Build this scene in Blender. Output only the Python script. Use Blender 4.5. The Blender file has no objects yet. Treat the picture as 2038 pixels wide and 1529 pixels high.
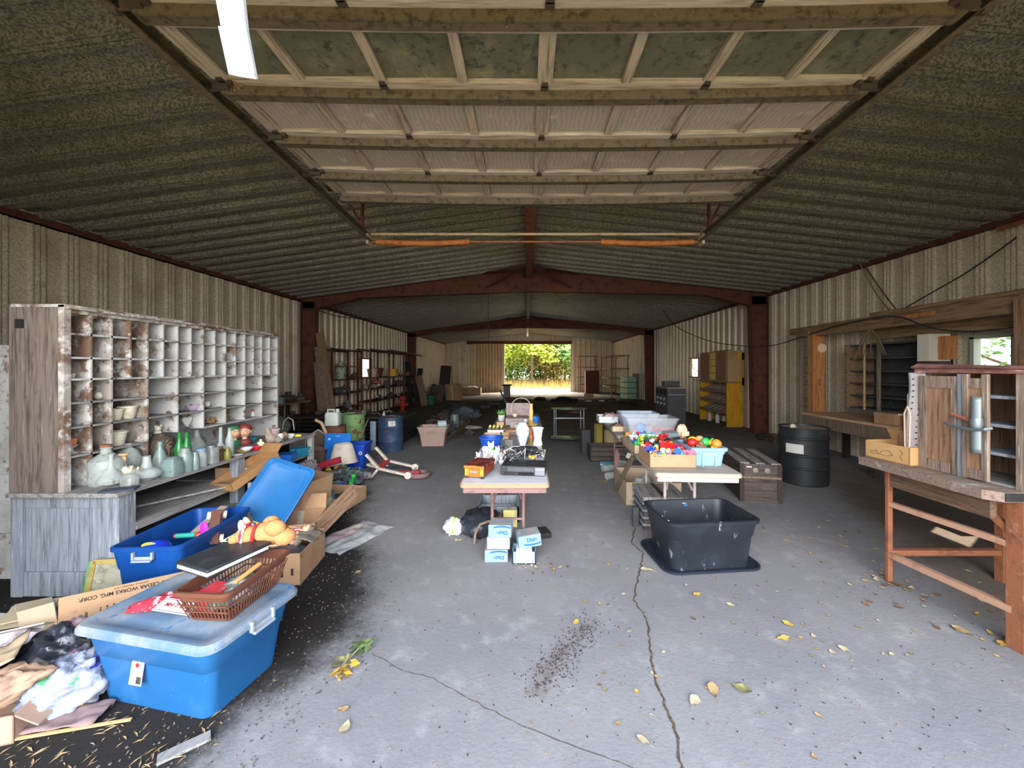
import bpy, math, random
from mathutils import Vector, Matrix, Euler, noise
R = random.Random(11)
S = bpy.context.scene
C = S.collection
PI = math.pi

# ---------------------------------------------------------------- camera
CAM_H, FPX, VX, VY = 1.6, 780.0, 1048.0, 734.0
cam = bpy.data.cameras.new('camera'); cam.sensor_width = 36.0; cam.sensor_fit = 'HORIZONTAL'
cam.lens = FPX / 2038 * 36.0
cam.shift_x = -(VX - 1019) / 2038; cam.shift_y = -(764.5 - VY) / 2038
cam.clip_start = 0.05; cam.clip_end = 300
co = bpy.data.objects.new('camera', cam); C.objects.link(co)
co.location = (0, 0, CAM_H); co.rotation_euler = (PI / 2, 0, 0)
S.camera = co

# ---------------------------------------------------------------- sky, sun, daylight at the openings, exposure
W = bpy.data.worlds.new('sky'); S.world = W; W.use_nodes = True
wn = W.node_tree; bg = wn.nodes['Background']
tc = wn.nodes.new('ShaderNodeTexCoord'); sx = wn.nodes.new('ShaderNodeSeparateXYZ'); rp = wn.nodes.new('ShaderNodeValToRGB')
wn.links.new(tc.outputs['Generated'], sx.inputs[0]); wn.links.new(sx.outputs['Z'], rp.inputs[0]); wn.links.new(rp.outputs[0], bg.inputs[0])
rp.color_ramp.elements[0].position = 0.0; rp.color_ramp.elements[0].color = (0.92, 0.95, 1.0, 1)
rp.color_ramp.elements[1].position = 0.7; rp.color_ramp.elements[1].color = (0.50, 0.68, 1.0, 1)
bg.inputs[1].default_value = 3.6
sd = bpy.data.lights.new('sun', 'SUN'); sd.energy = 14.0; sd.angle = 0.01; sd.color = (1.0, 0.88, 0.70)
so = bpy.data.objects.new('sun', sd); C.objects.link(so)
so.rotation_euler = Vector((-1.97, -1.30, -1.88)).to_track_quat('-Z', 'Y').to_euler()
def area(name, loc, aim, sx_, sy_, power, col):
    l = bpy.data.lights.new(name, 'AREA'); l.shape = 'RECTANGLE'; l.size = sx_; l.size_y = sy_; l.energy = power; l.color = col
    o = bpy.data.objects.new(name, l); C.objects.link(o); o.location = loc
    o.rotation_euler = Vector(aim).to_track_quat('-Z', 'Y').to_euler()
    return o
# daylight from the open yard behind the photographer, entering by the big front doorway; sky portals at the other openings
area('yard_daylight', (0.2, -6.5, 4.0), (0, 1, -0.3), 14.0, 6.0, 3500, (1.0, 0.985, 0.965))
area('back_fill_lamp', (0.8, 32.0, 8.0), (0, -0.8, -0.75), 12.0, 5.0, 20000, (1.0, 0.95, 0.85))  # added warm lamp, out of view above the back doorway, brightens the far bay
for nm_, lc_, am_, u_, v_ in (('sky_portal_back_doorway', (0.85, 27.3, 1.6), (0, -1, 0), 5.0, 3.4), ('sky_portal_front', (0.2, 0.3, 1.8), (0, 1, 0), 11.4, 3.6), ('sky_portal_window', (6.25, 5.1, 1.85), (-1, 0, 0), 0.7, 0.7)):
    area(nm_, lc_, am_, u_, v_, 1, (1, 1, 1)).data.cycles.is_portal = True
S.view_settings.view_transform = 'Standard'; S.view_settings.look = 'None'
S.view_settings.exposure = 0.1; S.view_settings.gamma = 1.0; S.view_settings.use_curve_mapping = False
S.cycles.use_denoising = True
S.cycles.max_bounces = 10; S.cycles.diffuse_bounces = 8; S.cycles.transparent_max_bounces = 16
S.cycles.sample_clamp_indirect = 6.0; S.cycles.caustics_reflective = False; S.cycles.caustics_refractive = False

# ---------------------------------------------------------------- measuring helpers: a point of the place from its distance or height
def Fp(x, y, z=0.0):
    Y = FPX * (CAM_H - z) / (y - VY)
    return Vector(((x - VX) * Y / FPX, Y, z))
def Dp(x, y, Y):
    return Vector(((x - VX) * Y / FPX, Y, CAM_H - (y - VY) * Y / FPX))

# ---------------------------------------------------------------- materials
def c(r, g, b):
    f = lambda u: (u / 255 / 12.92) if u <= 10 else ((u / 255 + 0.055) / 1.055) ** 2.4
    return (f(r), f(g), f(b), 1.0)
MATS = {}
def mat(name, col, rough=0.7, metal=0.0, layers=(), bump=None, alpha=1.0, trans=0.0, spec=0.4, vcol=None, ior=1.45):
    """layers: (kind, scale, colour, lo, hi, stretch) blended one over the other through a soft threshold"""
    if name in MATS: return MATS[name]
    m = bpy.data.materials.new(name); m.use_nodes = True; MATS[name] = m
    nt = m.node_tree; N = nt.nodes; L = nt.links
    b = N['Principled BSDF']
    b.inputs['Roughness'].default_value = rough; b.inputs['Metallic'].default_value = metal
    b.inputs['Specular IOR Level'].default_value = spec; b.inputs['IOR'].default_value = ior
    b.inputs['Alpha'].default_value = alpha; b.inputs['Transmission Weight'].default_value = trans
    b.inputs['Base Color'].default_value = col
    m.diffuse_color = col
    vec = None
    def coords():
        nonlocal vec
        if vec is None:
            t = N.new('ShaderNodeTexCoord'); oi = N.new('ShaderNodeObjectInfo')
            mu = N.new('ShaderNodeMath'); mu.operation = 'MULTIPLY'; mu.inputs[1].default_value = 37.0
            L.new(oi.outputs['Random'], mu.inputs[0])
            a = N.new('ShaderNodeVectorMath'); a.operation = 'ADD'
            L.new(t.outputs['Object'], a.inputs[0]); L.new(mu.outputs[0], a.inputs[1]); vec = a.outputs[0]
        return vec
    def tex(kind, scale, stretch):
        v = coords()
        if stretch:
            mp = N.new('ShaderNodeVectorMath'); mp.operation = 'MULTIPLY'; mp.inputs[1].default_value = stretch
            L.new(v, mp.inputs[0]); v = mp.outputs[0]
        if kind == 'vor':
            t = N.new('ShaderNodeTexVoronoi'); t.inputs['Scale'].default_value = scale; L.new(v, t.inputs['Vector'])
            sp = N.new('ShaderNodeSeparateColor'); L.new(t.outputs['Color'], sp.inputs[0]); return sp.outputs[0]
        if kind == 'wave':
            t = N.new('ShaderNodeTexWave'); t.inputs['Scale'].default_value = scale; t.inputs['Distortion'].default_value = 7
            t.inputs['Detail'].default_value = 3; L.new(v, t.inputs['Vector']); return t.outputs['Fac']
        t = N.new('ShaderNodeTexNoise'); t.inputs['Scale'].default_value = scale; t.inputs['Detail'].default_value = 6
        t.inputs['Roughness'].default_value = 0.65; L.new(v, t.inputs['Vector']); return t.outputs['Fac']
    cur = None
    for ly in layers:
        kind, scale, lc, lo, hi = ly[:5]; st = ly[5] if len(ly) > 5 else None
        if kind == 'attr':
            t = N.new('ShaderNodeAttribute'); t.attribute_name = scale; fac = t.outputs['Fac']
            n2 = tex('noise', 3.0, None); ad = N.new('ShaderNodeMath'); ad.operation = 'MULTIPLY_ADD'
            ad.inputs[1].default_value = 0.9; L.new(n2, ad.inputs[0]); L.new(fac, ad.inputs[2])
            n3 = tex('noise', 40.0, None); a2 = N.new('ShaderNodeMath'); a2.operation = 'MULTIPLY_ADD'
            a2.inputs[1].default_value = 0.5; L.new(n3, a2.inputs[0]); L.new(ad.outputs[0], a2.inputs[2])
            a3 = N.new('ShaderNodeMath'); a3.operation = 'SUBTRACT'; a3.inputs[1].default_value = 0.7; L.new(a2.outputs[0], a3.inputs[0])
            fac = a3.outputs[0]
        else:
            fac = tex(kind, scale, st)
        mr = N.new('ShaderNodeMapRange'); mr.interpolation_type = 'SMOOTHSTEP'
        mr.inputs['From Min'].default_value = lo; mr.inputs['From Max'].default_value = hi
        L.new(fac, mr.inputs['Value'])
        mx = N.new('ShaderNodeMix'); mx.data_type = 'RGBA'
        L.new(mr.outputs['Result'], mx.inputs['Factor'])
        if cur is None: mx.inputs['A'].default_value = col
        else: L.new(cur, mx.inputs['A'])
        mx.inputs['B'].default_value = lc; cur = mx.outputs['Result']
    if cur is not None: L.new(cur, b.inputs['Base Color'])
    if bump:
        kind, scale, strength = bump[:3]; st = bump[3] if len(bump) > 3 else None
        bp = N.new('ShaderNodeBump'); bp.inputs['Strength'].default_value = strength; bp.inputs['Distance'].default_value = 0.01
        L.new(tex(kind, scale, st), bp.inputs['Height']); L.new(bp.outputs[0], b.inputs['Normal'])
    return m
def plain(r, g, b, rough=0.6, name=None, dirt=0.5):
    n = name or 'paint_%d_%d_%d_%d' % (r, g, b, int(rough * 10))
    if n in MATS: return MATS[n]
    base = c(r, g, b); dk = tuple(v * 0.55 for v in base[:3]) + (1,); dust = tuple(v * 0.6 + 0.4 * d for v, d in zip(base[:3], (0.25, 0.24, 0.22))) + (1,)
    return mat(n, base, rough, 0, [('noise', 9, dust, 0.45, 0.95), ('noise', 30, dk, 0.62, 0.95)] if dirt else [], None)

GRAINX = (1.5, 22, 22); GRAINY = (22, 1.5, 22); GRAINZ = (22, 22, 1.5)
def wood(name, base, dark, light=None, grain=GRAINZ, rough=0.8, bumps=0.4):
    ls = [('noise', 2.2, dark, 0.42, 0.7, grain)]
    if light: ls.append(('noise', 3.0, light, 0.55, 0.75, grain))
    ls.append(('noise', 5, tuple(v * 0.5 for v in dark[:3]) + (1,), 0.62, 0.85))
    return mat(name, base, rough, 0, ls, ('noise', 3, bumps, grain))
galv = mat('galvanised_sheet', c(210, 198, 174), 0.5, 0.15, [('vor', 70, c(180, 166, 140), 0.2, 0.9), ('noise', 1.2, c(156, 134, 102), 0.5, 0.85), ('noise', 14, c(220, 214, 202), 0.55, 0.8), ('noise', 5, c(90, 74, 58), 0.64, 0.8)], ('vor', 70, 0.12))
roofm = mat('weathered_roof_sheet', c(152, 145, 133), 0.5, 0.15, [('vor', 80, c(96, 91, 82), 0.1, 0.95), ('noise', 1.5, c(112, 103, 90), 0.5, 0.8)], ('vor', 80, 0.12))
rustred = mat('rust_red_steel', c(96, 54, 40), 0.8, 0.0, [('noise', 6, c(60, 37, 30), 0.45, 0.7), ('noise', 30, c(134, 76, 48), 0.6, 0.8)], ('noise', 30, 0.2))
rustor = mat('orange_rust', c(142, 88, 60), 0.85, 0.0, [('noise', 7, c(96, 58, 42), 0.45, 0.75), ('noise', 25, c(170, 126, 94), 0.55, 0.8), ('noise', 60, c(70, 40, 30), 0.62, 0.8)], ('noise', 40, 0.3))
pipem = mat('dusty_pipe', c(168, 146, 116), 0.7, 0.2, [('noise', 12, c(120, 84, 50), 0.5, 0.75)])
strutm = mat('dusty_steel_strut', c(96, 84, 66), 0.7, 0.2, [('noise', 22, c(58, 48, 38), 0.45, 0.7), ('noise', 70, c(150, 138, 118), 0.62, 0.75)])
doorwood = wood('old_door_wood', c(172, 157, 146), c(126, 108, 96), c(196, 184, 174), GRAINX)
doorwoody = wood('old_door_stile_wood', c(166, 150, 138), c(112, 94, 82), c(190, 178, 166), GRAINY)
doorpanel = mat('door_plywood', c(164, 152, 145), 0.85, 0, [('wave', 9, c(154, 141, 134), 0.3, 0.9), ('noise', 2, c(116, 100, 92), 0.55, 0.8), ('noise', 9, c(192, 180, 172), 0.55, 0.8)], ('noise', 30, 0.2))
dirtyglass = mat('dirty_door_glass', c(92, 90, 76), 0.45, 0, [('noise', 4, c(122, 117, 96), 0.45, 0.7), ('noise', 18, c(56, 58, 50), 0.5, 0.7), ('noise', 60, c(150, 144, 120), 0.63, 0.75)], None, spec=0.5)
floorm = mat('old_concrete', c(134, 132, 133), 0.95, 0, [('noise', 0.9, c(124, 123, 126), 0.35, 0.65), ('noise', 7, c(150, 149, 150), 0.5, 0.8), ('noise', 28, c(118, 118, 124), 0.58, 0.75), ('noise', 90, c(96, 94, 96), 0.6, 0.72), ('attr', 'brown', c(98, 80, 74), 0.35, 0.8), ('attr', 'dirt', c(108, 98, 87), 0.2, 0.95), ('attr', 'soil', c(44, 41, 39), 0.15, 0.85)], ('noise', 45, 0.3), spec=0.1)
crackm = mat('crack_dirt', c(76, 66, 56), 0.95, 0, [('noise', 60, c(128, 112, 90), 0.5, 0.7)])
peel = mat('peeling_white_paint', c(182, 182, 181), 0.75, 0, [('noise', 3.2, c(152, 150, 148), 0.4, 0.7), ('noise', 5.5, c(128, 106, 86), 0.56, 0.66), ('noise', 11, c(92, 82, 76), 0.58, 0.7), ('noise', 40, c(70, 64, 60), 0.62, 0.72)], ('noise', 20, 0.4))
peelbad = mat('flaking_white_paint', c(152, 144, 136), 0.8, 0, [('noise', 3.5, c(108, 84, 68), 0.45, 0.58), ('noise', 8, c(186, 182, 177), 0.5, 0.6), ('noise', 13, c(78, 66, 58), 0.55, 0.68)], ('noise', 18, 0.5))
woodend = wood('weathered_brown_wood', c(116, 104, 96), c(70, 60, 54), c(150, 140, 132), GRAINZ)
greywood = wood('blue_grey_weathered_wood', c(132, 139, 148), c(92, 96, 102), c(162, 168, 176), GRAINZ)
greywoody = wood('grey_weathered_board', c(140, 138, 136), c(92, 88, 84), c(172, 170, 168), GRAINY)
brownwood = wood('brown_oak_wood', c(142, 110, 84), c(92, 66, 48), c(170, 142, 116), GRAINZ)
cupwood = wood('cupboard_wood', c(132, 114, 100), c(74, 60, 54), c(186, 178, 172), GRAINZ)
darkwood = wood('dark_wood', c(62, 50, 44), c(36, 30, 27), c(86, 70, 60), GRAINY)
beamwood = wood('dusty_beam_wood', c(128, 104, 76), c(82, 62, 44), c(156, 132, 100), GRAINY)
orangewood = wood('orange_board', c(172, 114, 66), c(118, 74, 44), c(190, 138, 92), GRAINZ)
plankwood = wood('grey_brown_plank', c(128, 110, 92), c(84, 70, 58), c(150, 134, 116), GRAINZ)
paleply = wood('pale_plank', c(196, 164, 126), c(150, 116, 84), c(216, 190, 156), GRAINY)
yellowwood = wood('yellow_painted_wood', c(196, 146, 32), c(146, 104, 26), c(208, 164, 60), GRAINZ)
trunkwood = wood('old_trunk_wood', c(84, 74, 68), c(50, 42, 38), c(110, 100, 94), GRAINX)
card = mat('cardboard', c(162, 130, 100), 0.85, 0, [('noise', 3, c(142, 110, 82), 0.45, 0.75), ('noise', 14, c(124, 94, 70), 0.6, 0.8)], ('noise', 60, 0.1))
cardpale = mat('dusty_cardboard', c(168, 150, 126), 0.85, 0, [('noise', 3, c(166, 140, 112), 0.45, 0.7), ('noise', 10, c(128, 106, 86), 0.6, 0.78)], ('noise', 60, 0.1))
bluep = mat('blue_tote_plastic', c(32, 88, 138), 0.4, 0, [('noise', 5, c(46, 100, 150), 0.5, 0.8), ('noise', 55, c(140, 176, 206), 0.68, 0.76)])
bluedusty = mat('dusty_blue_lid', c(84, 110, 134), 0.6, 0, [('noise', 3, c(128, 134, 140), 0.4, 0.62), ('noise', 12, c(48, 102, 154), 0.56, 0.7)])
blued = mat('deep_blue_plastic', c(18, 66, 134), 0.4, 0, [('noise', 4, c(22, 78, 150), 0.45, 0.75), ('noise', 60, c(120, 160, 206), 0.7, 0.76)])
bluelid = mat('bright_blue_lid', c(34, 98, 154), 0.38, 0, [('noise', 4, c(28, 88, 142), 0.45, 0.8), ('noise', 60, c(150, 190, 226), 0.7, 0.76)])
recyc = mat('recycling_bin_blue', c(20, 66, 168), 0.45, 0, [('noise', 6, c(30, 80, 178), 0.5, 0.8)])
blackp = mat('black_tote_plastic', c(32, 37, 44), 0.4, 0, [('noise', 4, c(44, 49, 56), 0.45, 0.8), ('noise', 16, c(128, 132, 138), 0.63, 0.74, (1, 1, 0.4))])
blacklid = mat('dark_navy_plastic', c(30, 38, 50), 0.45, 0, [('noise', 40, c(110, 114, 120), 0.64, 0.74)])
greyp = plain(140, 150, 160, 0.5, 'grey_handle_plastic')
brownp = mat('brown_basket_plastic', c(96, 58, 44), 0.45, 0, [('noise', 9, c(120, 82, 66), 0.5, 0.8)])
lightblue = mat('light_blue_plastic', c(148, 188, 220), 0.45, 0, [('noise', 6, c(166, 200, 226), 0.5, 0.8)])
black = mat('black_plastic', c(38, 40, 44), 0.45, 0, [('noise', 12, c(62, 64, 68), 0.5, 0.8)])
blackr = mat('black_rough', c(34, 33, 33), 0.9, 0, [('noise', 8, c(54, 52, 50), 0.5, 0.8)])
drumblack = mat('black_drum_paint', c(38, 40, 42), 0.5, 0.1, [('noise', 4, c(58, 58, 60), 0.5, 0.75), ('noise', 14, c(112, 74, 50), 0.66, 0.76)])
drumblue = mat('navy_drum_paint', c(44, 62, 92), 0.55, 0.1, [('noise', 4, c(62, 82, 110), 0.5, 0.7), ('noise', 7, c(112, 70, 46), 0.6, 0.68), ('noise', 20, c(30, 40, 60), 0.55, 0.75)])
drumgreen = mat('green_rusty_drum', c(122, 162, 106), 0.65, 0.0, [('noise', 3.2, c(118, 74, 52), 0.5, 0.56), ('noise', 8, c(90, 52, 38), 0.58, 0.66), ('noise', 14, c(150, 188, 134), 0.62, 0.72)])
drumrust = mat('rusty_drum', c(118, 76, 60), 0.8, 0.0, [('noise', 5, c(66, 44, 38), 0.45, 0.65), ('noise', 14, c(140, 96, 80), 0.6, 0.75)])
glassm = mat('dusty_clear_glass', c(186, 196, 192), 0.35, 0, [('noise', 8, c(150, 150, 144), 0.45, 0.7), ('noise', 26, c(116, 116, 108), 0.55, 0.75)], None, alpha=0.55, spec=0.6)
glassgreen = mat('green_bottle_glass', c(38, 128, 60), 0.2, 0, [('noise', 10, c(90, 150, 100), 0.55, 0.8)], None, alpha=0.85, spec=0.6)
glassteal = mat('dusty_teal_glass', c(122, 142, 138), 0.3, 0, [('noise', 7, c(150, 152, 146), 0.48, 0.7), ('noise', 22, c(62, 92, 88), 0.55, 0.7)], None, alpha=0.8, spec=0.6)
glassbrown = mat('brown_bottle_glass', c(86, 66, 40), 0.3, 0, [('noise', 12, c(120, 106, 80), 0.5, 0.75)], None, alpha=0.9, spec=0.6)
glassblue = mat('blue_jar_glass', c(86, 132, 154), 0.25, 0, [('noise', 10, c(130, 160, 172), 0.5, 0.75)], None, alpha=0.85, spec=0.6)
clearp = mat('clear_tub_plastic', c(176, 182, 190), 0.4, 0, [('noise', 6, c(150, 154, 160), 0.45, 0.75)], None, alpha=0.3)
bagclear = mat('clear_bag_film', c(206, 208, 212), 0.3, 0, [('noise', 8, c(176, 176, 180), 0.45, 0.7)], ('noise', 14, 0.8), alpha=0.5, spec=0.6)
bagblack = mat('black_bag_film', c(40, 44, 52), 0.28, 0, [('noise', 7, c(74, 80, 92), 0.55, 0.8)], ('noise', 10, 1.0), spec=0.7)
bagwhite = mat('white_bag_film', c(206, 212, 222), 0.35, 0, [('noise', 7, c(176, 184, 200), 0.45, 0.7)], ('noise', 12, 1.0))
paperbag = mat('brown_paper_bag', c(158, 130, 108), 0.85, 0, [('noise', 4, c(128, 102, 82), 0.45, 0.7)], ('noise', 8, 0.8))
potw = mat('dirty_cream_pottery', c(206, 200, 178), 0.7, 0, [('noise', 9, c(168, 158, 130), 0.5, 0.75)])
white = plain(200, 200, 198, 0.6, 'white_plain')
paper = mat('dusty_paper', c(198, 196, 190), 0.85, 0, [('noise', 6, c(190, 186, 176), 0.5, 0.8)])
steel = mat('bare_grey_steel', c(126, 131, 138), 0.4, 0.6, [('noise', 10, c(104, 108, 114), 0.5, 0.75)])
darksteel = mat('dark_grey_metal', c(70, 72, 74), 0.6, 0.2, [('noise', 8, c(96, 96, 94), 0.5, 0.75), ('noise', 16, c(90, 66, 50), 0.62, 0.74)])
wicker = mat('grey_brown_wicker', c(112, 98, 84), 0.9, 0, [('wave', 30, c(62, 54, 46), 0.3, 0.7)], ('wave', 30, 0.6))
cloth_b = mat('beige_cloth', c(190, 180, 166), 0.95, 0, [('noise', 5, c(158, 148, 136), 0.5, 0.8)], ('noise', 9, 0.8))
cloth_d = mat('dark_grey_cloth', c(84, 82, 84), 0.95, 0, [('noise', 5, c(58, 56, 58), 0.45, 0.75)], ('noise', 9, 0.8))
cloth_br = mat('brown_cloth', c(118, 96, 88), 0.95, 0, [('noise', 5, c(84, 68, 62), 0.45, 0.75)], ('noise', 9, 0.8))
plush = mat('tan_plush', c(186, 132, 84), 1.0, 0, [('noise', 40, c(206, 160, 112), 0.5, 0.7), ('noise', 20, c(170, 116, 62), 0.6, 0.8)], ('noise', 90, 0.8))
ink = mat('black_ink', c(40, 36, 34), 0.9)
inkblue = mat('blue_ink', c(40, 96, 160), 0.8)
junkm = mat('rusty_scrap', c(88, 74, 62), 0.85, 0, [('noise', 7, c(54, 44, 38), 0.45, 0.7), ('noise', 16, c(126, 108, 90), 0.58, 0.75)], ('noise', 20, 0.5))

# ---------------------------------------------------------------- mesh builder
def rot3(r):
    return Euler(r, 'XYZ').to_matrix() if r else Matrix.Identity(3)
class MB:
    def __init__(s): s.v = []; s.f = []
    def add(s, vs, fs, M=None):
        n = len(s.v)
        s.v += [tuple(M @ Vector(p)) for p in vs] if M is not None else [tuple(p) for p in vs]
        s.f += [tuple(i + n for i in f) for f in fs]; return s
    def box(s, ctr, d, r=None):
        M = rot3(r); x, y, z = d[0] / 2, d[1] / 2, d[2] / 2; ctr = Vector(ctr)
        vs = [ctr + M @ Vector((a * x, b * y, e * z)) for a in (-1, 1) for b in (-1, 1) for e in (-1, 1)]
        return s.add(vs, [(0, 1, 3, 2), (4, 6, 7, 5), (0, 4, 5, 1), (2, 3, 7, 6), (0, 2, 6, 4), (1, 5, 7, 3)])
    def b2(s, a, b):                                   # box from corner to corner
        a = Vector(a); b = Vector(b); return s.box((a + b) / 2, [abs(q) for q in (b - a)])
    def bar(s, a, b, w, h=None, up=(0, 0, 1)):         # straight bar of section w x h between two points
        a = Vector(a); b = Vector(b); h = h or w; d = (b - a).normalized(); up = Vector(up)
        if abs(d.dot(up)) > 0.98: up = Vector((1, 0, 0)) if abs(d.x) < 0.9 else Vector((0, 1, 0))
        sd_ = d.cross(up).normalized(); u = sd_.cross(d)
        vs = [p + sd_ * (i * w / 2) + u * (j * h / 2) for p in (a, b) for i, j in ((-1, -1), (1, -1), (1, 1), (-1, 1))]
        return s.add(vs, [(3, 2, 1, 0), (4, 5, 6, 7)] + [(i, (i + 1) % 4, 4 + (i + 1) % 4, 4 + i) for i in range(4)])
    def loft(s, rings, cap0=True, cap1=True, closed=False):
        n = len(rings[0]); base = len(s.v); m = len(rings)
        for r in rings: s.v += [tuple(p) for p in r]
        for k in range(m if closed else m - 1):
            a, b = base + k * n, base + ((k + 1) % m) * n
            s.f += [(a + i, a + (i + 1) % n, b + (i + 1) % n, b + i) for i in range(n)]
        if cap0 and not closed: s.f.append(tuple(base + i for i in reversed(range(n))))
        if cap1 and not closed: s.f.append(tuple(base + (m - 1) * n + i for i in range(n)))
        return s
    def lathe(s, prof, n=20, ctr=(0, 0, 0), M=None, sq=1.0, cap0=True, cap1=True):
        ctr = Vector(ctr); M = M or Matrix.Identity(3)
        rings = [[ctr + M @ Vector((r * math.cos(2 * PI * i / n), r * sq * math.sin(2 * PI * i / n), z)) for i in range(n)] for r, z in prof]
        return s.loft(rings, cap0, cap1)
    def cyl(s, a, b, r, n=12, r2=None):
        return s.tube([a, b], [r, r if r2 is None else r2], n)
    def tube(s, pts, r, n=8, closed=False):
        pts = [Vector(p) for p in pts]; rings = []; m = len(pts); prev = None
        for i, p in enumerate(pts):
            if closed: d = pts[(i + 1) % m] - pts[i - 1]
            else: d = pts[min(i + 1, m - 1)] - pts[max(i - 1, 0)]
            d.normalize()
            if prev is None:
                u = d.orthogonal().normalized()
            else:
                u = (prev - d * prev.dot(d)); u = u.normalized() if u.length > 1e-6 else d.orthogonal().normalized()
            prev = u; w = d.cross(u); rr_ = r[i] if isinstance(r, (list, tuple)) else r
            rings.append([p + u * (rr_ * math.cos(2 * PI * k / n)) + w * (rr_ * math.sin(2 * PI * k / n)) for k in range(n)])
        return s.loft(rings, True, True, closed)
    def prism(s, poly, a, b):
        """poly: list of 2D points; a, b: functions 2D -> 3D for both ends"""
        return s.loft([[a(p) for p in poly], [b(p) for p in poly]])
    def ell(s, ctr, r, n=14, m=9, r3=None, amp=0.0, freq=3.0, seed=0.0, floor=None):
        ctr = Vector(ctr); M = rot3(r3); rings = []
        for k in range(m + 1):
            t = -PI / 2 + PI * k / m; t = max(-PI / 2 + 0.06, min(PI / 2 - 0.06, t)); ring = []
            for i in range(n):
                p = Vector((math.cos(t) * math.cos(2 * PI * i / n), math.cos(t) * math.sin(2 * PI * i / n), math.sin(t)))
                g = 1 + amp * noise.noise(p * freq + Vector((seed, seed * 1.7, -seed))) + 0.5 * amp * noise.noise(p * freq * 2.7 + Vector((-seed, seed, seed)))
                q = ctr + M @ Vector((p.x * r[0] * g, p.y * r[1] * g, p.z * r[2] * g))
                if floor is not None and q.z < floor: q.z = floor
                ring.append(q)
            rings.append(ring)
        return s.loft(rings)
    def grid(s, f, nu, nv):
        base = len(s.v)
        s.v += [tuple(f(i / nu, j / nv)) for j in range(nv + 1) for i in range(nu + 1)]
        s.f += [(base + j * (nu + 1) + i, base + j * (nu + 1) + i + 1, base + (j + 1) * (nu + 1) + i + 1, base + (j + 1) * (nu + 1) + i) for j in range(nv) for i in range(nu)]
        return s
    def mesh(s, name, ang=35):
        me = bpy.data.meshes.new(name); me.from_pydata(s.v, [], s.f); me.update()
        if ang:
            for p in me.polygons: p.use_smooth = True
            try: me.set_sharp_from_angle(angle=math.radians(ang))
            except Exception: pass
        return me
def rr(w, d, r, z, k=4, cx=0, cy=0):
    pts = []
    for (sx_, sy_, a0) in ((1, 1, 0), (-1, 1, PI / 2), (-1, -1, PI), (1, -1, 1.5 * PI)):
        for i in range(k + 1):
            a = a0 + PI / 2 * i / k
            pts.append(Vector((cx + sx_ * (w / 2 - r) + r * math.cos(a), cy + sy_ * (d / 2 - r) + r * math.sin(a), z)))
    return pts
def link(me, name, m, parent=None, loc=None, rot=None, bev=0, solid=0, sub=0):
    o = bpy.data.objects.new(name, me); C.objects.link(o)
    if m is not None: me.materials.append(m)
    if parent is not None: o.parent = parent
    if loc is not None: o.location = loc
    if rot is not None: o.rotation_euler = rot if isinstance(rot, (tuple, list, Euler)) else (0, 0, rot)
    if solid: q = o.modifiers.new('thickness', 'SOLIDIFY'); q.thickness = solid; q.offset = 0
    if bev: q = o.modifiers.new('edges', 'BEVEL'); q.width = bev; q.segments = 2; q.limit_method = 'ANGLE'; q.angle_limit = 0.6
    if sub: q = o.modifiers.new('smooth', 'SUBSURF'); q.levels = sub; q.render_levels = sub
    return o
def tag(o, label, cat, group=None, kind=None):
    o['label'] = label; o['category'] = cat
    if group: o['group'] = group
    if kind: o['kind'] = kind
    return o
def T(name, label, cat, loc=(0, 0, 0), rot=0, group=None):
    o = bpy.data.objects.new(name, None); C.objects.link(o); o.empty_display_size = 0.1
    o.location = loc; o.rotation_euler = rot if isinstance(rot, (tuple, list, Euler)) else (0, 0, rot)
    return tag(o, label, cat, group)
def P(b, name, m, parent, label=None, **k):
    o = link(b.mesh(name, k.pop('ang', 35)), name, m, parent, **k)
    if label: o['label'] = label
    return o
def O(b, name, m, label, cat, loc=(0, 0, 0), rot=0, group=None, **k):
    return tag(link(b.mesh(name, k.pop('ang', 35)), name, m, None, loc, rot, **k), label, cat, group)
def ST(b, name, m, **k):
    o = link(b.mesh(name, k.pop('ang', 35)), name, m, None, **k); o['kind'] = 'structure'; return o
def dup(root, loc, rot, label=None, group=None, scale=None):
    r = root.copy(); C.objects.link(r); r.location = loc
    r.rotation_euler = rot if isinstance(rot, (tuple, list, Euler)) else (0, 0, rot)
    if scale: r.scale = (scale,) * 3 if not isinstance(scale, tuple) else scale
    if label: r['label'] = label
    if group: r['group'] = group
    for ch in list(root.children):
        q = ch.copy(); C.objects.link(q); q.parent = r
        for g in list(ch.children):
            d = g.copy(); C.objects.link(d); d.parent = q
    return r
def txt(s, size, parent, loc, rot, m, name='lettering', bold=0.0, align='CENTER', sxy=None):
    cu = bpy.data.curves.new(name, 'FONT'); cu.body = s; cu.size = size; cu.align_x = align; cu.align_y = 'CENTER'
    cu.extrude = 0.0006; cu.offset = bold
    tmp = bpy.data.objects.new('tmp', cu); C.objects.link(tmp); dg = bpy.context.evaluated_depsgraph_get()
    me = bpy.data.meshes.new_from_object(tmp.evaluated_get(dg)); bpy.data.objects.remove(tmp); bpy.data.curves.remove(cu)
    me.name = name; me.materials.clear(); me.materials.append(m)
    o = bpy.data.objects.new(name, me); C.objects.link(o); o.parent = parent; o.location = loc; o.rotation_euler = rot
    if sxy: o.scale = sxy
    return o
FRONT = (PI / 2, 0, 0)          # lettering that faces the door opening (-Y)
def axes(ax, ay):               # rotation whose local x, y follow two directions of the place
    x = Vector(ax).normalized(); z = x.cross(Vector(ay)).normalized(); y = z.cross(x)
    return Matrix((x, y, z)).transposed().to_euler()
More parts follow.
